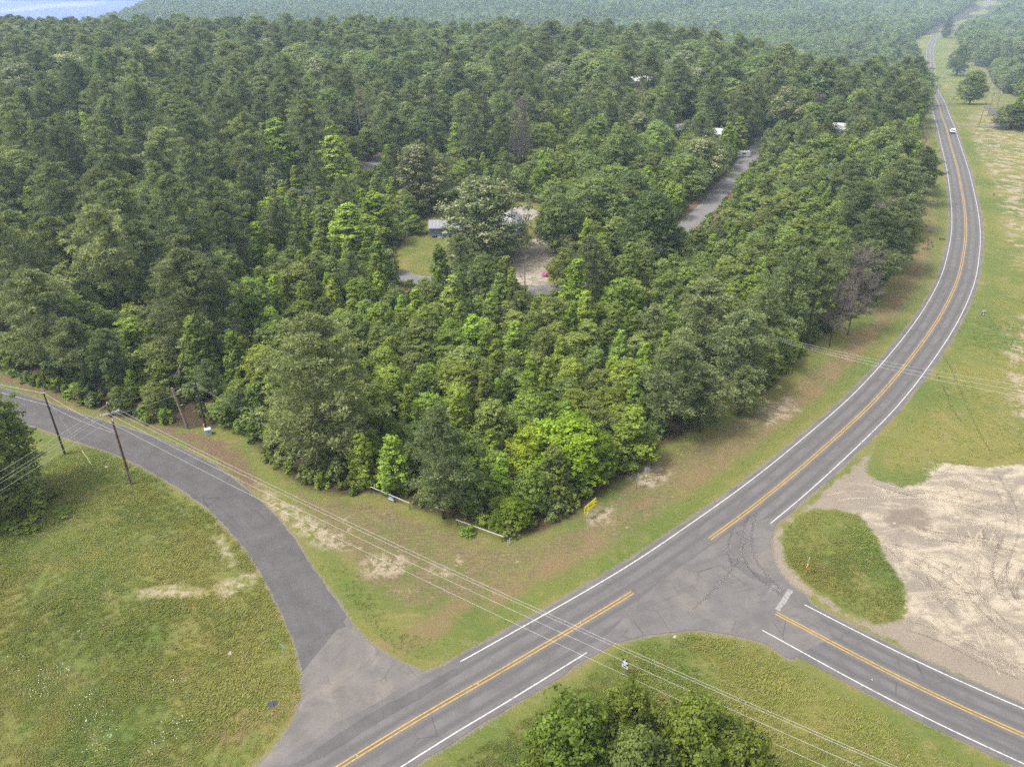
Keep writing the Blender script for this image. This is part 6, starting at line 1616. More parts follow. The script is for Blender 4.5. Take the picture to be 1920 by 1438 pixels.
(333,1082,15,18,5,4,3,1,13,0),(-229,881,13,16,5,3,3,0,7,0),(-930,1235,14,22,5,3,3,3,1,0),(400,1128,16,18,5,1,3,3,16,0),(512,1248,15,21,5,3,3,3,16,0),(346,1105,15,17,5,3,3,1,13,2),
(-248,893,12,16,5,0,3,0,7,0),(126,901,11,17,5,3,3,2,12,0),(322,1075,13,17,5,3,3,1,13,1),(825,1628,19,22,5,1,4,1,17,0),(763,1559,15,23,5,3,3,3,17,0),(674,1451,16,19,5,1,3,3,17,0),
(-241,1684,15,25,5,3,3,0,33,0),(364,1125,12,14,5,1,3,1,13,0),(864,1668,15,20,5,4,3,1,17,0),(919,1751,14,21,5,4,3,3,18,0),(614,1396,12,16,5,0,3,1,16,0),(687,1464,13,15,5,4,3,3,17,0),
(877,1682,13,17,5,3,3,1,17,0),(897,1736,13,17,5,0,3,3,18,0),(694,1413,173,101,4,6,0,0,0,0),(861,1736,197,88,4,6,0,0,0,0),(636,1359,137,73,4,6,0,0,0,0),(29,2718,253,92,4,6,0,0,0,0),
(-552,2877,252,97,4,6,0,0,0,0),(31,1642,89,61,4,6,0,0,0,0),(1575,2960,128,91,4,6,0,0,0,0),(1361,3556,123,108,4,6,0,0,0,0),(-156,2792,91,15,4,6,0,0,0,0)]
MORE_TREES = [
(-237,323,188,2),(-231,317,165,1),(-265,354,179,1),(-228,287,153,1),(-220,286,169,2),(-204,293,178,1),(-198,257,154,2),(-238,330,169,1),(-214,303,168,2),(-252,352,184,2),(-253,359,186,1),(-273,360,172,1),
(-254,314,150,2),(-236,340,153,1),(146,326,115,11),(59,192,78,13),(-34,332,126,13),(98,188,74,12),(82,175,68,12),(38,138,61,11),(70,192,74,12),(-2,286,110,13),(53,146,59,13),(50,177,69,11),
(-196,360,117,11),(83,208,87,11),(-26,267,98,13),(-57,359,126,13),(37,161,70,12),(115,256,96,12),(-192,331,111,13),(74,175,70,12),(-61,217,82,13),(23,126,53,12),(135,334,124,13),(-42,256,90,12),
(148,359,120,13),(26,141,57,13),(97,350,121,13),(112,259,86,12),(-39,238,85,11),(153,315,110,13),(71,172,60,11),(-33,257,91,13),(-28,246,89,11),(66,222,76,12),(18,121,47,11),(-10,266,95,11),
(-8,244,93,12),(-8,259,89,12),(-7,271,101,13),(65,183,65,11),(106,255,85,11),(50,157,59,12),(174,337,114,11),(87,184,67,12),(-34,251,79,13),(-195,307,110,13),(79,251,81,11),(1,251,86,11),
(-38,258,94,11),(98,219,71,13),(33,328,116,13),(55,198,70,12),(156,343,119,11),(-113,349,119,13),(6,325,115,11),(-13,264,82,12),(-2,255,83,11),(-46,141,55,12),(97,262,84,11),(-5,250,85,11),
(94,195,68,11),(-22,248,85,13),(102,228,75,12),(76,244,80,12),(-42,144,49,13),(107,248,76,12),(-2,129,50,10),(98,206,71,12),(38,150,49,13),(77,206,72,12),(-21,264,83,12),(82,254,84,12),
(111,221,70,13),(80,190,64,11),(-29,255,83,12),(93,262,86,12),(-17,264,82,12),(82,243,80,12),(74,198,66,12),(115,263,86,12),(78,185,57,12),(110,262,83,12),(92,265,75,12),(113,251,71,13),
(98,233,66,13),(103,270,68,13),(84,246,58,13),(84,242,53,13),(-140,170,154,12),(-159,182,149,13),(-110,142,111,13),(-145,189,135,11),(-164,197,136,11),(-158,205,147,13),(-128,156,112,13),(-145,181,135,11),
(-200,250,155,13),(-134,167,114,13),(-179,257,152,13),(-108,128,67,13),(-223,327,157,13),(-106,130,66,13),(-240,297,126,11),(-206,260,111,13),(-192,276,112,11),(-236,347,118,12),(-238,307,113,11),(-257,354,122,11),
(-89,268,94,21),(43,275,107,21),(-30,176,60,21),(-179,307,101,22),(-42,131,51,23),(-182,345,125,21),(70,152,66,22),(-1,144,61,21),(-149,304,101,21),(74,170,64,23),(-181,327,125,20),(-47,174,64,21),
(12,231,85,21),(102,301,98,23),(58,195,74,21),(25,131,56,23),(-131,297,112,23),(59,177,64,23),(-82,324,103,23),(51,170,69,21),(67,166,70,23),(-20,270,97,21),(73,304,108,21),(-13,255,101,23),
(-150,358,113,20),(-12,154,63,20),(2,150,61,22),(87,215,78,22),(61,185,76,22),(-37,217,80,23),(69,217,85,22),(83,231,87,23),(-24,233,83,22),(63,189,66,21),(-53,175,71,21),(52,164,67,21),
(82,225,79,23),(120,227,82,20),(52,180,72,22),(113,230,79,22),(-16,293,100,21),(67,193,72,22),(-89,257,87,21),(24,129,55,23),(118,310,98,21),(91,254,84,23),(35,274,96,23),(162,357,118,23),
(127,274,100,20),(91,235,90,23),(-35,277,94,21),(41,231,88,22),(69,295,101,21),(15,125,52,23),(-7,147,62,21),(-96,259,91,20),(-152,227,84,21),(62,199,76,22),(80,239,92,22),(14,122,46,23),
(-166,278,85,22),(82,201,66,22),(-89,286,98,21),(-201,309,105,21),(71,163,65,21),(138,286,99,22),(99,244,84,22),(-162,305,104,21),(-20,277,101,22),(-78,241,77,21),(0,356,115,22),(29,130,49,23),
(45,166,64,23),(-62,285,102,20),(135,281,95,21),(19,137,48,22),(-51,251,81,22),(-197,317,107,21),(-64,220,72,21),(-81,309,100,23),(21,328,106,21),(95,241,86,23),(-59,213,78,20),(110,236,83,22),
(100,249,88,21),(-58,163,63,21),(139,256,82,21),(64,354,122,21),(107,269,90,22),(56,261,92,22),(50,294,100,21),(86,238,82,22),(-160,297,89,21),(59,292,97,22),(2,246,83,21),(43,179,61,23),
(-52,224,73,22),(-126,275,94,21),(-14,301,95,23),(62,287,91,21),(-19,254,76,21),(-96,284,96,21),(68,277,88,20),(103,358,115,22),(75,221,66,22),(-5,338,110,21),(-144,353,116,22),(-38,265,80,21),
(141,322,99,20),(-117,327,100,20),(89,268,88,21),(108,315,99,21),(71,200,65,22),(104,245,82,23),(33,250,86,21),(-8,305,85,22),(21,130,47,21),(101,202,68,21),(103,222,74,22),(57,181,58,21),
(19,147,49,21),(-19,110,44,23),(-88,336,105,21),(71,221,70,22),(34,282,91,22),(90,184,56,23),(-163,350,97,20),(86,250,78,21),(90,241,70,22),(-131,257,84,21),(-185,282,86,21),(-50,128,46,21),
(-140,287,86,22),(119,281,88,21),(64,204,69,22),(-41,206,68,21),(68,174,53,22),(29,246,81,20),(-16,144,46,22),(-29,263,74,20),(-67,208,64,20),(-22,322,94,23),(-84,272,82,22),(4,258,74,21),
(-131,316,92,23),(138,297,89,22),(25,275,85,21),(80,246,69,21),(102,262,83,23),(-161,343,102,23),(-185,338,97,20),(74,227,71,21),(-41,335,91,23),(84,205,64,22),(78,283,86,21),(-92,294,83,21),
(16,323,95,23),(46,320,97,21),(-187,332,89,20),(-46,192,60,22),(31,146,47,23),(69,265,81,21),(84,347,101,20),(-55,186,61,21),(46,178,50,23),(105,309,84,20),(21,308,84,21),(98,275,82,20),
(104,286,82,20),(97,270,80,22),(114,317,85,21),(76,201,55,21),(85,259,77,22),(24,295,88,22),(-27,144,46,23),(-35,212,66,23),(72,321,85,21),(42,174,48,21),(1,345,93,22),(124,358,90,20),
(-53,206,58,20),(113,242,71,22),(75,295,86,20),(95,237,71,22),(37,318,86,21),(38,148,44,23),(-95,358,85,22),(77,327,89,22),(59,359,100,20),(-70,216,58,20),(-49,359,87,23),(160,339,91,21),
(107,251,65,22),(-106,330,81,20),(116,354,91,23),(92,212,61,22),(28,359,83,21),(-204,359,93,22),(-191,346,83,23),(7,245,60,21),(-161,332,83,20),(-70,221,61,21),(-32,242,62,21),(-96,348,82,21),
(2,338,89,21),(93,224,57,22),(-190,336,89,20),(-149,327,80,21),(-196,339,86,21),(-197,346,86,21),(-58,228,59,21),(-79,359,83,20),(-11,248,60,20),(-53,258,63,20),(97,265,65,21),(-139,331,80,22),
(-154,330,81,21),(87,202,45,23),(99,238,51,22),(-16,260,61,21),(-66,357,83,20),(66,190,49,22),(74,209,44,21),(68,210,46,22),(99,213,52,22),(95,233,52,21),(2,262,61,22),(-6,263,59,20),
(80,197,44,22),(112,254,47,22),(73,206,46,22),(65,217,44,21),(88,263,53,21),(86,256,47,23),(110,247,47,21),(81,235,44,22),(116,250,44,22),(88,258,44,22),(-139,161,147,23),(-124,142,131,22),
(-108,136,123,21),(-151,169,117,22),(-142,196,144,23),(-116,143,108,21),(-116,136,91,21),(-154,192,129,22),(-191,262,143,21),(-179,231,137,21),(-222,272,145,21),(-123,132,81,20),(-136,150,86,22),(-119,129,74,20),
(-131,143,80,21),(-193,245,112,20),(-114,128,67,20),(-121,150,82,20),(-194,282,125,23),(-187,252,106,22),(-260,323,132,23),(-242,316,132,21),(-141,186,80,23),(-204,302,105,21),(-285,357,118,23),(-215,280,93,21),
(-227,309,105,21),(-184,245,81,20),(-183,221,85,21),(-190,271,93,22),(-208,309,101,22),(-228,279,88,21),(-247,309,105,20),(-211,263,93,21),(-212,272,85,22),(-203,244,83,22),(-246,360,112,22),(-260,349,103,22),
(-222,301,90,21),(-253,321,88,23),(-254,344,87,20),(-239,357,97,21),(-231,330,83,22)]

# ---------------------------------------------------------------- trees
def leaves(ctr, nrm, size, aspect, kind='quad'):
    """one small face per centre; returns vertices and faces"""
    n = len(ctr)
    r = rng.normal(0, 1, (n, 3))
    a = np.cross(nrm, r); a /= np.linalg.norm(a, axis=1)[:, None] + 1e-9
    b = np.cross(nrm, a)
    s = (size * rng.uniform(.7, 1.35, n))[:, None]
    if kind == 'quad':
        V = np.stack([ctr - a * s * .5, ctr - b * s * aspect * .5 + nrm * s * .08, ctr + a * s * .5, ctr + b * s * aspect * .5 + nrm * s * .08], 1)
    else:
        V = np.stack([ctr - b * s * aspect * .5, ctr + b * s * aspect * .5, ctr + a * s], 1)
    return V.reshape(-1, 3), np.arange(n * V.shape[1]).reshape(n, -1)


def unit(v): return v / (np.linalg.norm(v, axis=-1, keepdims=True) + 1e-9)


def blob_crown(lobes, sub, per, leaf, up=.5, flat=.9, tips=False, sub_r=.38):
    """lobes: (x,y,z,r).  Sub-clumps sit on each lobe's outer skin, leaves round each sub-clump."""
    L = np.array(lobes, float)
    n = len(L)
    d = unit(rng.normal(0, 1, (n, sub, 3)) + np.array([0, 0, up]))
    out = L[:, None, :2] * 0
    rr = L[:, 3][:, None, None] * np.where(rng.uniform(0, 1, (n, sub, 1)) < .16, rng.uniform(1.1, 1.4, (n, sub, 1)), rng.uniform(.55, 1.12, (n, sub, 1)))
    sc = L[:, None, :3] + d * rr * np.array([1, 1, flat])
    off = unit(rng.normal(0, 1, (n, sub, per, 3))) * (rng.uniform(.1, 1, (n, sub, per, 1)) ** .5)
    srad = (L[:, 3][:, None, None, None] * sub_r + .05) * rng.uniform(.6, 1.2, (n, sub, 1, 1))
    c = sc[:, :, None, :] + off * srad * np.array([1, 1, .62])
    nr = unit(d[:, :, None, :] * .9 + off * .55 + np.array([0, 0, .45]) + rng.normal(0, .42, off.shape))
    c = c.reshape(-1, 3); nr = nr.reshape(-1, 3)
    V, P = leaves(c, nr, leaf, .62)
    val = np.clip(.5 + .22 * rng.normal(size=(n, 1, 1)) + .22 * rng.normal(size=(n, sub, 1)) + .15 * rng.normal(size=(n, sub, per)) , 0, 1).reshape(-1)
    tip = ((off[..., 2] > -.2) & (rng.uniform(0, 1, off.shape[:3]) < (.75 * (d[:, :, None, 2] > .15) * (rng.uniform(0, 1, (n, sub, 1)) < .62)))).astype(float).reshape(-1)
    return V, P, val, tip


def leaf_mesh(name, V, P, val, mat, tip=None):
    me = mesh_from(name, V, P, mat)
    a = me.attributes.new('leaf', 'FLOAT', 'FACE'); a.data.foreach_set('value', val.astype(np.float32))
    if tip is not None:
        a = me.attributes.new('tip', 'FLOAT', 'FACE'); a.data.foreach_set('value', tip.astype(np.float32))
    return me


def limbs_mesh(name, trunk, limbs, mat, n=6):
    mb = MB(); mb.tube(*trunk, n=n)
    for pts, rad in limbs: mb.tube(pts, rad, 5, caps=False)
    return mb.mesh(name, mat, True)


def make_broad(seed, H, W, base, nl, sub, per, leaf, mat, tips=False, shape='round', low=.12):
    global rng
    rng = np.random.default_rng(seed)
    lob, limbs = [], []
    asy, ph = rng.uniform(.05, .28), rng.uniform(0, 6.28)
    for q in range(nl):
        f = (q + .5) / nl
        z = H * (low + (1 - low) * (f ** .9) * .96)
        t = (z / H - low) / (1 - low)
        if shape == 'round': rad = W / 2 * (math.sin(math.pi * min(1, (t * .80 + .20))) ** .7)
        elif shape == 'cone': rad = W / 2 * max(.08, (1 - t) ** .62) * (1 if t > .1 else .75)
        else: rad = W / 2 * (.55 + .45 * math.sin(math.pi * t)) * (1 - .3 * t)
        a = rng.uniform(0, 6.283)
        lr = {'round': W * .135, 'cone': W * .135, 'open': W * .13}[shape] * rng.uniform(.7, 1.4)
        rad *= 1 + asy * math.sin(a + ph)
        z += rng.normal(0, .035 * H)
        if shape == 'cone': lr *= .6 + .5 * (1 - t)
        ro = max(0, rad - lr * .75) * rng.uniform(.72, 1.12)
        x, y = ro * math.cos(a), ro * math.sin(a)
        lob.append((x, y, min(z, H - lr * .6), lr))
        zb = max(H * .1, z - ro * .8 - H * .08)
        limbs.append(([(0, 0, zb), (x * .5, y * .5, (zb + z) / 2 + .1), (x * .95, y * .95, z)], [.022 * H * (1 - .7 * t) * .6 + .01, .02 + .004 * H * .5, .01]))
    # inner fill so that the crown is not hollow
    for q in range(max(3, nl // 4)):
        t = (q + .6) / max(3, nl // 4)
        k = (1 - t) if shape == 'cone' else math.sin(math.pi * (.2 + .7 * t))
        lob.append((rng.normal(0, .06 * W), rng.normal(0, .06 * W), H * (low + (1 - low) * t * .88), W * .2 * max(.25, k)))
    V, P, val, tip = blob_crown(lob, sub, per, leaf, tips=tips)
    cm = leaf_mesh(base + '_crown', V, P, val, mat, tip if tips else None)
    tm = limbs_mesh(base + '_trunk', ([(0, 0, -.3), (rng.normal(0, .01 * H), rng.normal(0, .01 * H), H * .45), (0, 0, H * .9)], [.020 * H + .03, .014 * H, .02]), limbs[::2], M['bark'])
    return tm, cm, H, W


def make_pine(seed, H, W, clear, nb, puffs, needles, nl=.5):
    """clear = fraction of bare trunk; branch whorls carry rounded needle tufts"""
    global rng
    rng = np.random.default_rng(seed)
    cen, limbs = [], []
    for q in range(nb):
        t = (q + rng.uniform(.1, .9)) / nb
        z = H * (clear + (1 - clear) * t ** .92)
        prof = max(.12, (1 - t ** 2.4) ** .62) * min(1, .62 + 1.3 * t)
        r = W / 2 * prof * rng.uniform(.62, 1.18)
        a = q * 2.39996 + rng.uniform(-.6, .6)
        rise = rng.uniform(-.02, .22) * r + .10 * r * t
        ex, ey, ez = r * math.cos(a), r * math.sin(a), min(H - .3, z + rise)
        limbs.append(([(0, 0, z), (ex * .5, ey * .5, z + rise * .25), (ex * .96, ey * .96, ez - .1)], [.05 + .006 * H * (1 - t) * .5, .04, .015]))
        for k in range(puffs):
            f = 1 - .62 * (k / max(1, puffs - 1)) ** 1.1 if puffs > 1 else 1
            sp = .13 * r * (.5 + f)
            cen.append((ex * f + rng.normal(0, sp), ey * f + rng.normal(0, sp), z + rise * f + rng.normal(0, .22) + .12, rng.uniform(.7, 1.2) * (.75 + .35 * (1 - t))))
    cen.append((0, 0, H - .25, .6)); cen.append((.25, -.2, H - .8, .7))
    Cn = np.array(cen); n = len(Cn)
    d = unit(rng.normal(0, 1, (n, needles, 3)) + np.array([0, 0, .75]))
    ctr = Cn[:, None, :3] + d * Cn[:, 3][:, None, None] * rng.uniform(.30, .62, (n, needles, 1)) * np.array([1.15, 1.15, .72])
    # each needle bundle is a slim triangle standing outward
    ax = unit(d + rng.normal(0, .35, d.shape))
    sd_ = unit(np.cross(ax, rng.normal(0, 1, d.shape)))
    s = nl * rng.uniform(.75, 1.25, (n, needles, 1)) * (.6 + .4 * Cn[:, 3][:, None, None])
    V = np.stack([ctr - sd_ * s * .17, ctr + sd_ * s * .17, ctr + ax * s], 2).reshape(-1, 3)
    P = np.arange(len(V)).reshape(-1, 3)
    val = np.clip(.45 + .30 * rng.normal(size=(n, 1)) + .15 * rng.normal(size=(n, needles)), 0, 1).reshape(-1)
    cm = leaf_mesh('pine_crown', V, P, val, M['pine_leaf'])
    tm = limbs_mesh('pine_trunk', ([(0, 0, -.3), (.01 * H, 0, H * .4), (-.004 * H, .006 * H, H * .8), (0, 0, H * .98)], [.0135 * H + .05, .0115 * H, .006 * H, .02]), limbs[::2], M['pine_bark'])
    return tm, cm, H, W


def make_dead(seed, H, W, dense=1.0, name='dead_trunk'):
    global rng
    rng = np.random.default_rng(seed)
    mb = MB(); tw = MB()
    mb.tube([(0, 0, -.3), (.02 * H, .01 * H, H * .5), (0, .02 * H, H * .97)], [.010 * H, .006 * H, .012], 7)
    nb = int(26 * dense)
    for q in range(nb):
        z = H * rng.uniform(.22, .95); a = rng.uniform(0, 6.28); t = z / H
        r = W / 2 * (1.15 - .8 * t) * rng.uniform(.6, 1.1)
        e = Vector((r * math.cos(a), r * math.sin(a), z + r * rng.uniform(.15, .9)))
        b0 = Vector((.01 * H, .01 * H, z)); m1 = b0.lerp(e, .5) + Vector(rng.normal(0, .12, 3))
        mb.tube([b0, m1, e], [.055 * (1.2 - t) + .015, .03, .01], 5, caps=False)
        for k in range(int(9 * dense)):
            f = rng.uniform(.3, 1); s0 = b0.lerp(m1, f * 2) if f < .5 else m1.lerp(e, f * 2 - 1)
            dv = Vector(rng.normal(0, 1, 3)) * .4 + (e - b0).normalized() * .7 + Vector((0, 0, .35))
            s1 = s0 + dv * rng.uniform(.4, 1.0)
            tw.tube([s0, s1], [.030, .010], 3, caps=False)
            for u in range(5):
                s2 = s0.lerp(s1, rng.uniform(.4, 1)); tw.tube([s2, s2 + Vector(rng.normal(0, .3, 3)) + dv * .25], [.020, .008], 3, caps=False)
    return mb.mesh('dead_trunk', M['dead_wood'], True), tw.mesh('dead_twigs', M['dead_wood']), H, W


SP = {
    'pine': [make_pine(101, 20, 9.6, .40, 54, 6, 50), make_pine(102, 20, 9.2, .26, 60, 6, 46), make_pine(103, 20, 10.4, .48, 50, 7, 48),
             make_pine(104, 20, 8.6, .32, 56, 5, 52), make_pine(105, 20, 10.0, .16, 70, 6, 44)],
    'bigpine': [make_pine(120, 24, 14.5, .06, 120, 8, 40), make_pine(121, 24, 13.5, .2, 104, 8, 42)],
    'sweetgum': [make_broad(200 + q, 12, 6.0, 'sweetgum', 56 + 6 * q, 14, 15, .25, M['gum_leaf'], shape='cone', low=.08) for q in range(4)],
    'broad': [make_broad(300 + q, 10, 7.0, 'broadleaf', 46 + 5 * q, 16, 17, .245, M['broad_leaf'], shape=('round', 'open', 'round', 'open')[q % 4], low=.10) for q in range(5)],
    'oak': [make_broad(400 + q, 16, 12.0, 'oak', 66 + 6 * q, 18, 18, .32, M['oak_leaf'], shape='round', low=.16) for q in range(3)],
    'oaktips': [make_broad(450 + q, 16, 12.0, 'oak', 70 + 6 * q, 18, 18, .32, M['oak_tips'], tips=True, shape='round', low=.13) for q in range(2)],
    'shrub': [make_broad(500 + q, 2.2, 3.0, 'shrub', 12, 14, 12, .24, M['broad_leaf'], shape='round', low=.02) for q in range(3)],
    'dead': [make_dead(600, 14, 8.0, 2.0), make_dead(601, 16, 6.0, .7)],
}
rng = np.random.default_rng(77)
KINDS = ['pine', 'sweetgum', 'broad', 'oak', 'dead', 'shrub']
TINTS = ['dark', 'mid', 'pale', 'bright', 'yellow', 'tips', 'grey', 'deep']
NAMES = {'pine': 'pine_tree', 'sweetgum': 'sweetgum_tree', 'broad': 'broadleaf_tree', 'oak': 'oak_tree', 'dead': 'dead_tree', 'shrub': 'shrub'}
TINT_RGB = {'dark': (.78, .80, .82), 'mid': (1, 1, 1), 'pale': (1.12, 1.10, 1.18), 'bright': (1.14, 1.18, .80), 'yellow': (1.0, 1.10, .30), 'deep': (.70, .80, .45), 'tips': (1, 1, 1), 'grey': (1, 1, 1)}


def tree_meshes(kind, tint, w=0):
    if kind == 'pine' and w > 12.5: return SP['bigpine'][int(w < 15.0) if w < 16.5 else 0]
    L = SP['oaktips' if (kind == 'oak' and tint == 'tips') else kind]
    return L[rng.integers(len(L))]


def plant(x, y, h, w, kind, tint, label, group):
    tm, cm, H, W = tree_meshes(kind, tint, w)
    t = thing(NAMES[kind], label, 'shrub' if kind == 'shrub' else 'tree', (x, y, float(hgt(x, y)) - .05), float(rng.uniform(0, 6.28)), group)
    t.scale = (w / W, w / W, h / H)
    a = link('trunk', tm, t)
    b = link('twigs' if kind == 'dead' else 'crown', cm, t)
    if kind == 'dead': b['kind'] = 'stuff'
    c = TINT_RGB[tint]
    b.color = (c[0], c[1], c[2] * (1 if kind == 'pine' else .82), 1)
    return t


def tree_label(k, ti, sz, rel, lm, rk):
    s = '%s %s %s %s %s' % (SIZE_WORDS[sz], TINT_WORDS[ti], KIND_WORDS[k], RELATIONS[rel], LANDMARKS[lm])
    return s + (', ' + RANKS[rk] if rk else '')


GROUP_OF = ['pines of the wood', 'conical trees of the wood', 'leafy trees of the wood', 'round oaks of the wood', 'bare trees of the wood', 'shrubs along the wood edge']
for n_, (x, y, h, w, k, ti, sz, rel, lm, rk) in enumerate(TREES):
    lab = OWN_LABELS.get(n_) or tree_label(k, ti, sz, rel, lm, rk)
    o = plant(x / 10, y / 10, h / 10, w / 10, KINDS[k], TINTS[ti], lab, GROUP_OF[k])
    if lab.startswith('tall spreading pine with a bare drooping limb'):
        mb = MB()
        mb.tube([(0, 0, 7.5), (.4, -3.6, 8.6), (.5, -6.6, 7.6), (.1, -8.2, 5.9), (-.5, -9.0, 4.6)], [.12, .10, .085, .06, .03], 6)
        mb.tube([(.1, -8.2, 5.9), (.2, -9.2, 4.7)], [.05, .02], 5); mb.tube([(-.2, -8.6, 5.25), (-1.1, -9.3, 4.9)], [.04, .015], 5)
        o.rotation_euler = (0, 0, 0)
        mb.build('dead_limb', M['dead_wood'], o)

# ---------------------------------------------------------------- the rest of the wood, as one mass
def joined(name, parts):
    """trunk + crown as one mesh with two materials, for scattering"""
    tm, cm = parts[0], parts[1]
    o = bpy.data.objects.new(name, cm)
    return o


def scatter(name, pts, scl, rot, idx, objs, label=None):
    """one object whose points carry instances of the given meshes"""
    src = bpy.data.collections.new(name + '_sources')
    order = []
    done = {}
    for q, (me_list, col) in enumerate(objs):
        key = tuple(m.name for m in me_list)
        if key in done:
            o = bpy.data.objects.new('scatter_source_%03d' % q, done[key]); o.color = (*col, 1); src.objects.link(o); continue
        # merge the meshes of one plant
        bmv, loops, lt, mi, mats, leafv, tipv = [], [], [], [], [], [], []
        nv = 0
        for me in me_list:
            co = np.empty(len(me.vertices) * 3, np.float32); me.vertices.foreach_get('co', co)
            li = np.empty(len(me.loops), np.int32); me.loops.foreach_get('vertex_index', li)
            l_t = np.empty(len(me.polygons), np.int32); me.polygons.foreach_get('loop_total', l_t)
            bmv.append(co.reshape(-1, 3)); loops.append(li + nv); lt.append(l_t); nv += len(me.vertices)
            mi.append(np.full(len(l_t), len(mats), np.int32)); mats.append(me.materials[0])
            for nm, dst in (('leaf', leafv), ('tip', tipv)):
                a = np.zeros(len(l_t), np.float32)
                if nm in me.attributes: me.attributes[nm].data.foreach_get('value', a)
                dst.append(a)
        me = bpy.data.meshes.new('scatter_plant')
        V = np.concatenate(bmv); LI = np.concatenate(loops); LT = np.concatenate(lt)
        me.vertices.add(len(V)); me.vertices.foreach_set('co', V.ravel())
        me.loops.add(len(LI)); me.loops.foreach_set('vertex_index', LI)
        me.polygons.add(len(LT)); me.polygons.foreach_set('loop_start', np.concatenate([[0], np.cumsum(LT)[:-1]]).astype(np.int32)); me.polygons.foreach_set('loop_total', LT)
        for m_ in mats: me.materials.append(m_)
        me.polygons.foreach_set('material_index', np.concatenate(mi))
        for nm, dst in (('leaf', leafv), ('tip', tipv)):
            a = me.attributes.new(nm, 'FLOAT', 'FACE'); a.data.foreach_set('value', np.concatenate(dst))
        me.update(calc_edges=True)
        done[key] = me
        o = bpy.data.objects.new('scatter_source_%03d' % q, me)
        o.color = (*col, 1)
        src.objects.link(o)
    pm = bpy.data.meshes.new(name)
    pm.vertices.add(len(pts)); pm.vertices.foreach_set('co', np.asarray(pts, np.float32).ravel())
    a = pm.attributes.new('s', 'FLOAT_VECTOR', 'POINT'); a.data.foreach_set('vector', np.asarray(scl, np.float32).ravel())
    a = pm.attributes.new('r', 'FLOAT_VECTOR', 'POINT'); a.data.foreach_set('vector', np.asarray(rot, np.float32).ravel())
    a = pm.attributes.new('i', 'INT', 'POINT'); a.data.foreach_set('value', np.asarray(idx, np.int32))
    ob = link(name, pm)
    ng = bpy.data.node_groups.new(name + '_scatter', 'GeometryNodeTree')
    ng.interface.new_socket('Geometry', in_out='INPUT', socket_type='NodeSocketGeometry')
    ng.interface.new_socket('Geometry', in_out='OUTPUT', socket_type='NodeSocketGeometry')
    gi_, go = ng.nodes.new('NodeGroupInput'), ng.nodes.new('NodeGroupOutput')
    ip = ng.nodes.new('GeometryNodeInstanceOnPoints'); ci = ng.nodes.new('GeometryNodeCollectionInfo')
    ci.inputs['Collection'].default_value = src
    ci.inputs['Separate Children'].default_value = True
    ci.inputs['Reset Children'].default_value = True

    def na(nm, ty):
        q = ng.nodes.new('GeometryNodeInputNamedAttribute'); q.data_type = ty; q.inputs['Name'].default_value = nm
        return q.outputs['Attribute']
    ng.links.new(gi_.outputs[0], ip.inputs['Points']); ng.links.new(ci.outputs[0], ip.inputs['Instance'])
    ip.inputs['Pick Instance'].default_value = True
    ng.links.new(na('i', 'INT'), ip.inputs['Instance Index'])
    e2r = ng.nodes.new('FunctionNodeEulerToRotation'); ng.links.new(na('r', 'FLOAT_VECTOR'), e2r.inputs[0])
    ng.links.new(e2r.outputs[0], ip.inputs['Rotation'])
    ng.links.new(na('s', 'FLOAT_VECTOR'), ip.inputs['Scale'])
    ng.links.new(ip.outputs[0], go.inputs[0])
    md = ob.modifiers.new('scatter', 'NODES'); md.node_group = ng
    tag(ob, label, kind='stuff')
    return ob


SRC, SRC_SIZE, BY = [], [], {}


def add_src(key, meshes, H, W, col):
    BY.setdefault(key, []).append(len(SRC)); SRC.append((meshes, col)); SRC_SIZE.append((H, W))


for k in ('pine', 'sweetgum', 'broad', 'oak'):
    for ti in ('dark', 'mid', 'pale', 'bright'):
        if (k == 'pine' and ti == 'bright') or (k == 'oak' and ti == 'bright'): continue
        for tm, cm, H, W in SP[k][:2 if ti != 'mid' else 3]: add_src((k, ti), (tm, cm), H, W, TINT_RGB[ti])
for tm, cm, H, W in SP['oaktips']: add_src(('oak', 'tips'), (tm, cm), H, W, (1, 1, 1))
for tm, cm, H, W in SP['shrub']:
    for ti in ('mid', 'dark', 'bright'): add_src(('shrub', ti), (cm,), H, W, TINT_RGB[ti])
P_, S_, R_, I_ = [], [], [], []
ASP = {'pine': .54, 'sweetgum': .6, 'broad': .92, 'oak': .92, 'shrub': 1.3}


def drop(x, y, h, k, ti, wide=1.0):
    if k == 'dead': return
    L = BY.get((k, ti)) or BY[(k, 'mid')]
    i = L[int(rng.integers(len(L)))]
    H, W = SRC_SIZE[i]
    w = h * ASP[k] * rng.uniform(.85, 1.2) * wide
    P_.append((x, y, float(hgt(x, y)) - .1)); S_.append((w / W, w / W, h / H)); R_.append((0, 0, rng.uniform(0, 6.28))); I_.append(i)


for x, y, h, kt in MORE_TREES:
    drop(x, y, h / 10, KINDS[kt // 10], TINTS[kt % 10])
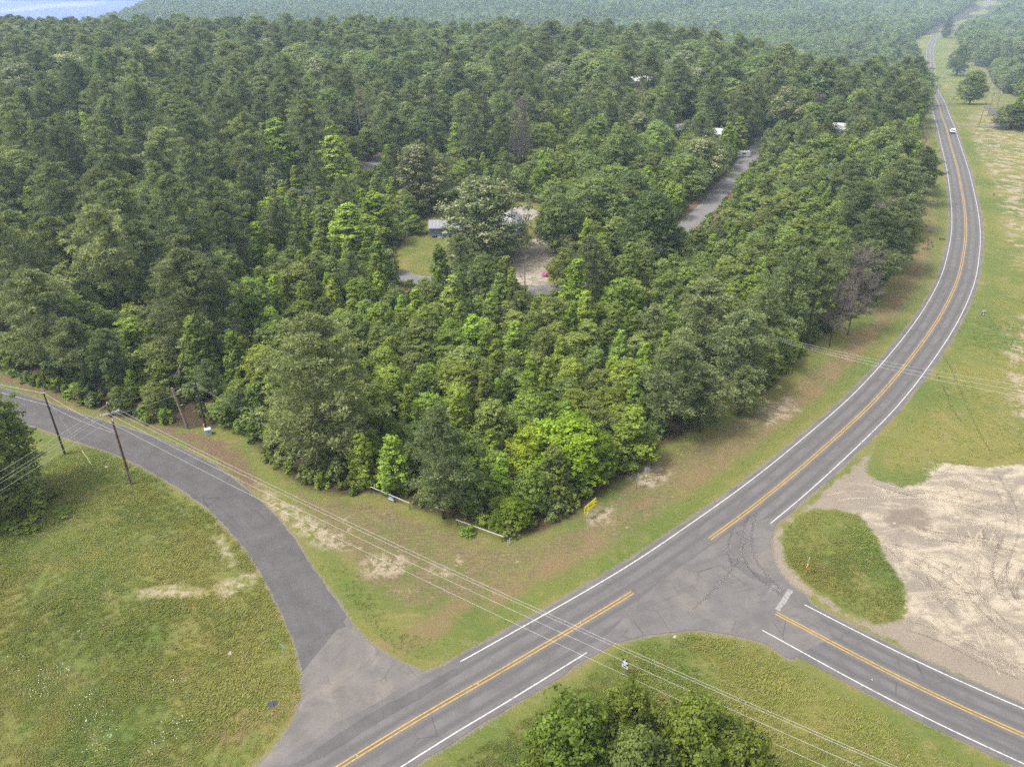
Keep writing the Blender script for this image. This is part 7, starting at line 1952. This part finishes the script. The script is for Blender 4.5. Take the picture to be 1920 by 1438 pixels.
# beyond the surveyed part: a jittered grid, sized to the wood that is seen from here
def fill(y0, y1, step, hs=1.0):
    ys = np.arange(y0, y1, step)
    X, Y = [], []
    for yy in ys:
        half = yy * .80 + 120
        xs = np.arange(-half, half, step)
        X.append(xs + rng.uniform(-.45, .45, len(xs)) * step); Y.append(yy + rng.uniform(-.45, .45, len(xs)) * step)
    X, Y = np.concatenate(X), np.concatenate(Y)
    ok = (poly_sd(X, Y, WOOD) > 2) & (poly_sd(X, Y, LAKE) < -12)
    ok |= (poly_sd(X, Y, EAST_WOOD) > 1)
    ok |= (Y > 1000) & (X > 700) & (poly_sd(X, Y, LAKE) < -12)
    ok |= (Y > 2280)
    hp = [tuple(p) for p in HWY[::6]]
    d = line_d(X, Y, hp)
    ok &= d > np.interp(Y, [350, 500, 1100, 1500], [11, 13, 22, 34])
    ok &= line_d(X, Y, BACK_LANE) > 5.5
    ok &= line_d(X, Y, LANE) > 5.5
    # clearings round the roofs that show
    for (cx, cyy, rr) in CLEARINGS: ok &= np.hypot(X - cx, Y - cyy) > rr
    X, Y = X[ok], Y[ok]
    Z = hgt(X, Y)
    clump = np.sin(X / 61. + 1.3 * np.sin(Y / 83.)) + np.sin(Y / 57. + 1.7 * np.sin(X / 97.))
    # share of pines falls from left to right
    f = np.clip((X / Y + .42) / .75, 0, 1)
    U = rng.uniform(0, 1, (3, len(X)))
    for q in range(len(X)):
        pp = .56 - .46 * f[q] + .16 * clump[q]
        u = U[0, q]
        if u < pp: k = 'pine'
        elif u < pp + .08: k = 'sweetgum'
        elif u < pp + .34: k = 'broad'
        else: k = 'oak'
        v = U[1, q]
        ti = {'pine': 'dark' if v < .32 else ('mid' if v < .78 else 'pale'), 'sweetgum': 'bright' if v < .45 else 'mid',
              'broad': 'mid' if v < .5 else ('dark' if v < .72 else ('pale' if v < .85 else 'bright')), 'oak': 'dark' if v < .35 else ('mid' if v < .74 else ('pale' if v < .9 else 'tips'))}[k]
        h = {'pine': 15 + 9 * U[2, q], 'sweetgum': 11 + 6 * U[2, q], 'broad': 8 + 9 * U[2, q], 'oak': 11.5 + 8 * U[2, q]}[k] * hs
        drop(float(X[q]), float(Y[q]), h, k, ti, 1.06 if step < 9.45 else step / 8.6)


CLEARINGS = []
for (px_, r_) in (((69.69,425.97), 12), ((70.53,415.13), 9), ((69.77,327.31), 8), ((83.16,321.11), 7), ((139.83,331.71), 9)): 
    for f_ in (1.0, .96, .925): CLEARINGS.append((px_[0] * f_, px_[1] * f_, r_ * (1 if f_ > .95 else .8)))
fill(360, 620, 9.2, 1.08)
fill(620, 1100, 9.4, 1.05)
fill(1100, 1700, 9.5)
fill(1700, 2350, 12, 1.05)
fill(2350, 3200, 22, 1.1)
# low growth filling the floor of the near wood
N_ = 9000
ux, uy = rng.uniform(-150, 190, N_), rng.uniform(70, 330, N_)
okk = (poly_sd(ux, uy, WOOD) > 1.2) & (poly_sd(ux, uy, LAWN) < -1) & (line_d(ux, uy, LANE) > 4.2) & (line_d(ux, uy, BACK_LANE) > 4)
for x, y in zip(ux[okk], uy[okk]):
    drop(float(x), float(y), float(rng.uniform(1.0, 3.2)), 'shrub', ('mid', 'dark', 'bright')[int(rng.integers(3))])
scatter('woodland', P_, S_, R_, I_, SRC, 'wide mixed forest of pines and leafy trees stretching back to the haze')
print('woodland instances', len(P_))

# ---------------------------------------------------------------- grass
def tuft(seed, n, h, spread, lean):
    r = np.random.default_rng(seed)
    V, P, val = [], [], []
    wind = np.array([.8, -.35, 0])
    for q in range(n):
        b = np.array([r.normal(0, spread), r.normal(0, spread), 0]); a = r.uniform(0, 6.28)
        o = np.array([math.cos(a), math.sin(a), 0]); hh = h * r.uniform(.6, 1.25); w = .028
        s = np.array([-o[1], o[0], 0]) * w
        m = b + (o * .18 + wind * lean * .35) * hh + np.array([0, 0, hh * .62]); t = b + (o * .45 + wind * lean) * hh + np.array([0, 0, hh * (1 - .45 * lean)])
        k = len(V); V += [b - s, b + s, m + s * .8, m - s * .8, t]
        P += [(k, k + 1, k + 2, k + 3), (k + 3, k + 2, k + 4, k + 4)]
        val += [.35 + .3 * r.random()] * 2
    me = bpy.data.meshes.new('grass_tuft')
    me.from_pydata([tuple(p) for p in V], [], [f if f[2] != f[3] else f[:3] for f in P])
    me.materials.append(M['tuft'])
    a = me.attributes.new('leaf', 'FLOAT', 'FACE'); a.data.foreach_set('value', np.array(val, np.float32))
    return me


TU = [tuft(1, 34, .34, .30, .35), tuft(2, 34, .40, .32, .7), tuft(3, 36, .34, .34, 1.0), tuft(4, 30, .22, .28, .2)]
GX, GY, GS = [], [], []


def lawn(poly, dens, keep=0.0, tall=1.0):
    q = np.array(poly); x0, y0 = q.min(0); x1, y1 = q.max(0)
    n = int((x1 - x0) * (y1 - y0) * dens)
    x, y = rng.uniform(x0, x1, n), rng.uniform(y0, y1, n)
    ok = poly_sd(x, y, poly) > keep
    x, y = x[ok], y[ok]
    dh = np.abs(line_d(x, y, [tuple(p) for p in HWY[::3]])) - 4.4
    ds = line_d(x, y, [tuple(p) for p in SIDE[::3]]) - 4.3
    okr = (np.minimum(dh, ds) > .5) & (poly_sd(x, y, APRON) < -.4) & (poly_sd(x, y, MOUTH) < -.4) & (poly_sd(x, y, COUNTY_L + COUNTY_R[::-1]) < -.4) & (poly_sd(x, y, SAND) < .2)
    for q_ in BARE_SPOTS: okr &= poly_sd(x, y, q_) < -.2
    okr |= (poly_sd(x, y, ISLAND) > .4)
    GX.append(x[okr]); GY.append(y[okr]); GS.append(np.full(int(okr.sum()), tall))


lawn([(-58.02,43.23),(-92.36,91.46),(-73.15,94.17),(-69.07,100.68),(-59.14,95.56),(-49.16,88.87),(-41.42,82.24),(-33.83,74.24),(-27.91,65.10),(-24.06,58.78),(-22.45,53.20),(-24.25,47.64),(-26.51,43.23)], 8.0)
lawn([(-12.68,41.20),(-3.16,47.64),(7.46,55.22),(12.08,60.14),(20.86,61.68),(27.93,60.67),(34.17,54.53),(42.18,47.64),(49.07,41.69),(47.58,39.26)], 8.5)
lawn(ISLAND, 8.0, .3)
lawn([(-25.32,73.26),(-20.53,73.26),(-13.62,62.64),(-6.65,60.29),(2.58,66.81),(26.27,87.61),(48.99,109.57),(73.69,138.31),(73.81,133.54),(44.10,99.92),(16.65,74.74),(-5.87,57.33),(-13.15,59.16),(-20.98,68.57)], 4.5, 0, .42)
lawn([(57.99,100.68),(78.03,120.65),(108.50,160.38),(121.91,160.38),(85.74,101.44),(73.10,95.56),(58.32,90.15)], 2.4, 0, .6)
gx, gy, gs = np.concatenate(GX), np.concatenate(GY), np.concatenate(GS)
# tufts gather in drifts and thin out between them
dn = np.sin(gx * .55 + 1.2 * np.sin(gy * .43)) + np.sin(gy * .61 + 1.4 * np.sin(gx * .37)) + rng.normal(0, .8, len(gx))
kk = dn > -1.6
gx, gy, dn, gs = gx[kk], gy[kk], dn[kk], gs[kk]
n = len(gx)
sc = rng.uniform(.55, 1.15, n) * np.clip(.8 + .12 * dn, .5, 1.2)
dedge = np.minimum(np.abs(line_d(gx, gy, [tuple(p) for p in HWY[::3]])), line_d(gx, gy, [tuple(p) for p in SIDE[::3]]))
sc *= np.clip(.35 + (dedge - 5) * .16, .35, 1.0) * gs
ti_ = np.where(rng.uniform(0, 1, n) < .25, 3, np.clip(((np.sin(gx * .21 + gy * .1) + np.sin(gy * .27)) * .75 + 1.2 + rng.normal(0, .4, n)), 0, 2.9).astype(int))
ro = np.zeros((n, 3)); ro[:, 2] = np.sin(gx * .11 + 2 * np.sin(gy * .09)) * 1.4 + rng.normal(0, .4, n)
scatter('long_grass', np.column_stack([gx, gy, np.zeros(n)]), np.repeat(sc[:, None], 3, 1), ro, ti_, [((m_,), (1, 1, 1)) for m_ in TU], 'long uncut roadside grass lying over in the wind')
print('tufts', n)

# white wildflowers in the left field
FV, FP_ = [], []
for (c, nn, sp) in (((-49.46,56.33), 34, 1.0), ((-50.67,55.56), 14, .8), ((-53.99,56.12), 12, .7), ((-36.20,55.35), 10, .5), ((-44.79,53.53), 14, .7), ((-42.71,50.95), 26, .8), ((-34.09,49.90), 16, .8), ((-40.80,48.64), 18, .7), ((-35.16,47.64), 16, .7),
                    ((-50.14,53.53), 12, .5), ((-49.66,62.00), 8, .5), ((-33.67,50.95), 8, .6), ((-40.85,47.06), 14, .7), ((-54.59,58.42), 6, .5)):
    for q in range(nn):
        x, y = c[0] + random.gauss(0, sp), c[1] + random.gauss(0, sp); z = random.uniform(.3, .5); s = random.uniform(.022, .05)
        k = len(FV); FV += [(x - s, y, z), (x, y - s, z + .01), (x + s, y, z), (x, y + s, z + .02), (x, y, z - .03)]
        FP_ += [(k, k + 1, k + 2, k + 3)]
        k2 = len(FV); FV += [(x - .006, y, 0), (x + .006, y, 0), (x + .006, y, z), (x - .006, y, z)]; FP_ += [(k2, k2 + 1, k2 + 2, k2 + 3)]
me = mesh_from('wildflowers', FV, FP_, M['petal'])
tag(link('wildflowers', me), 'white wildflowers scattered in clusters through the left field', kind='stuff')
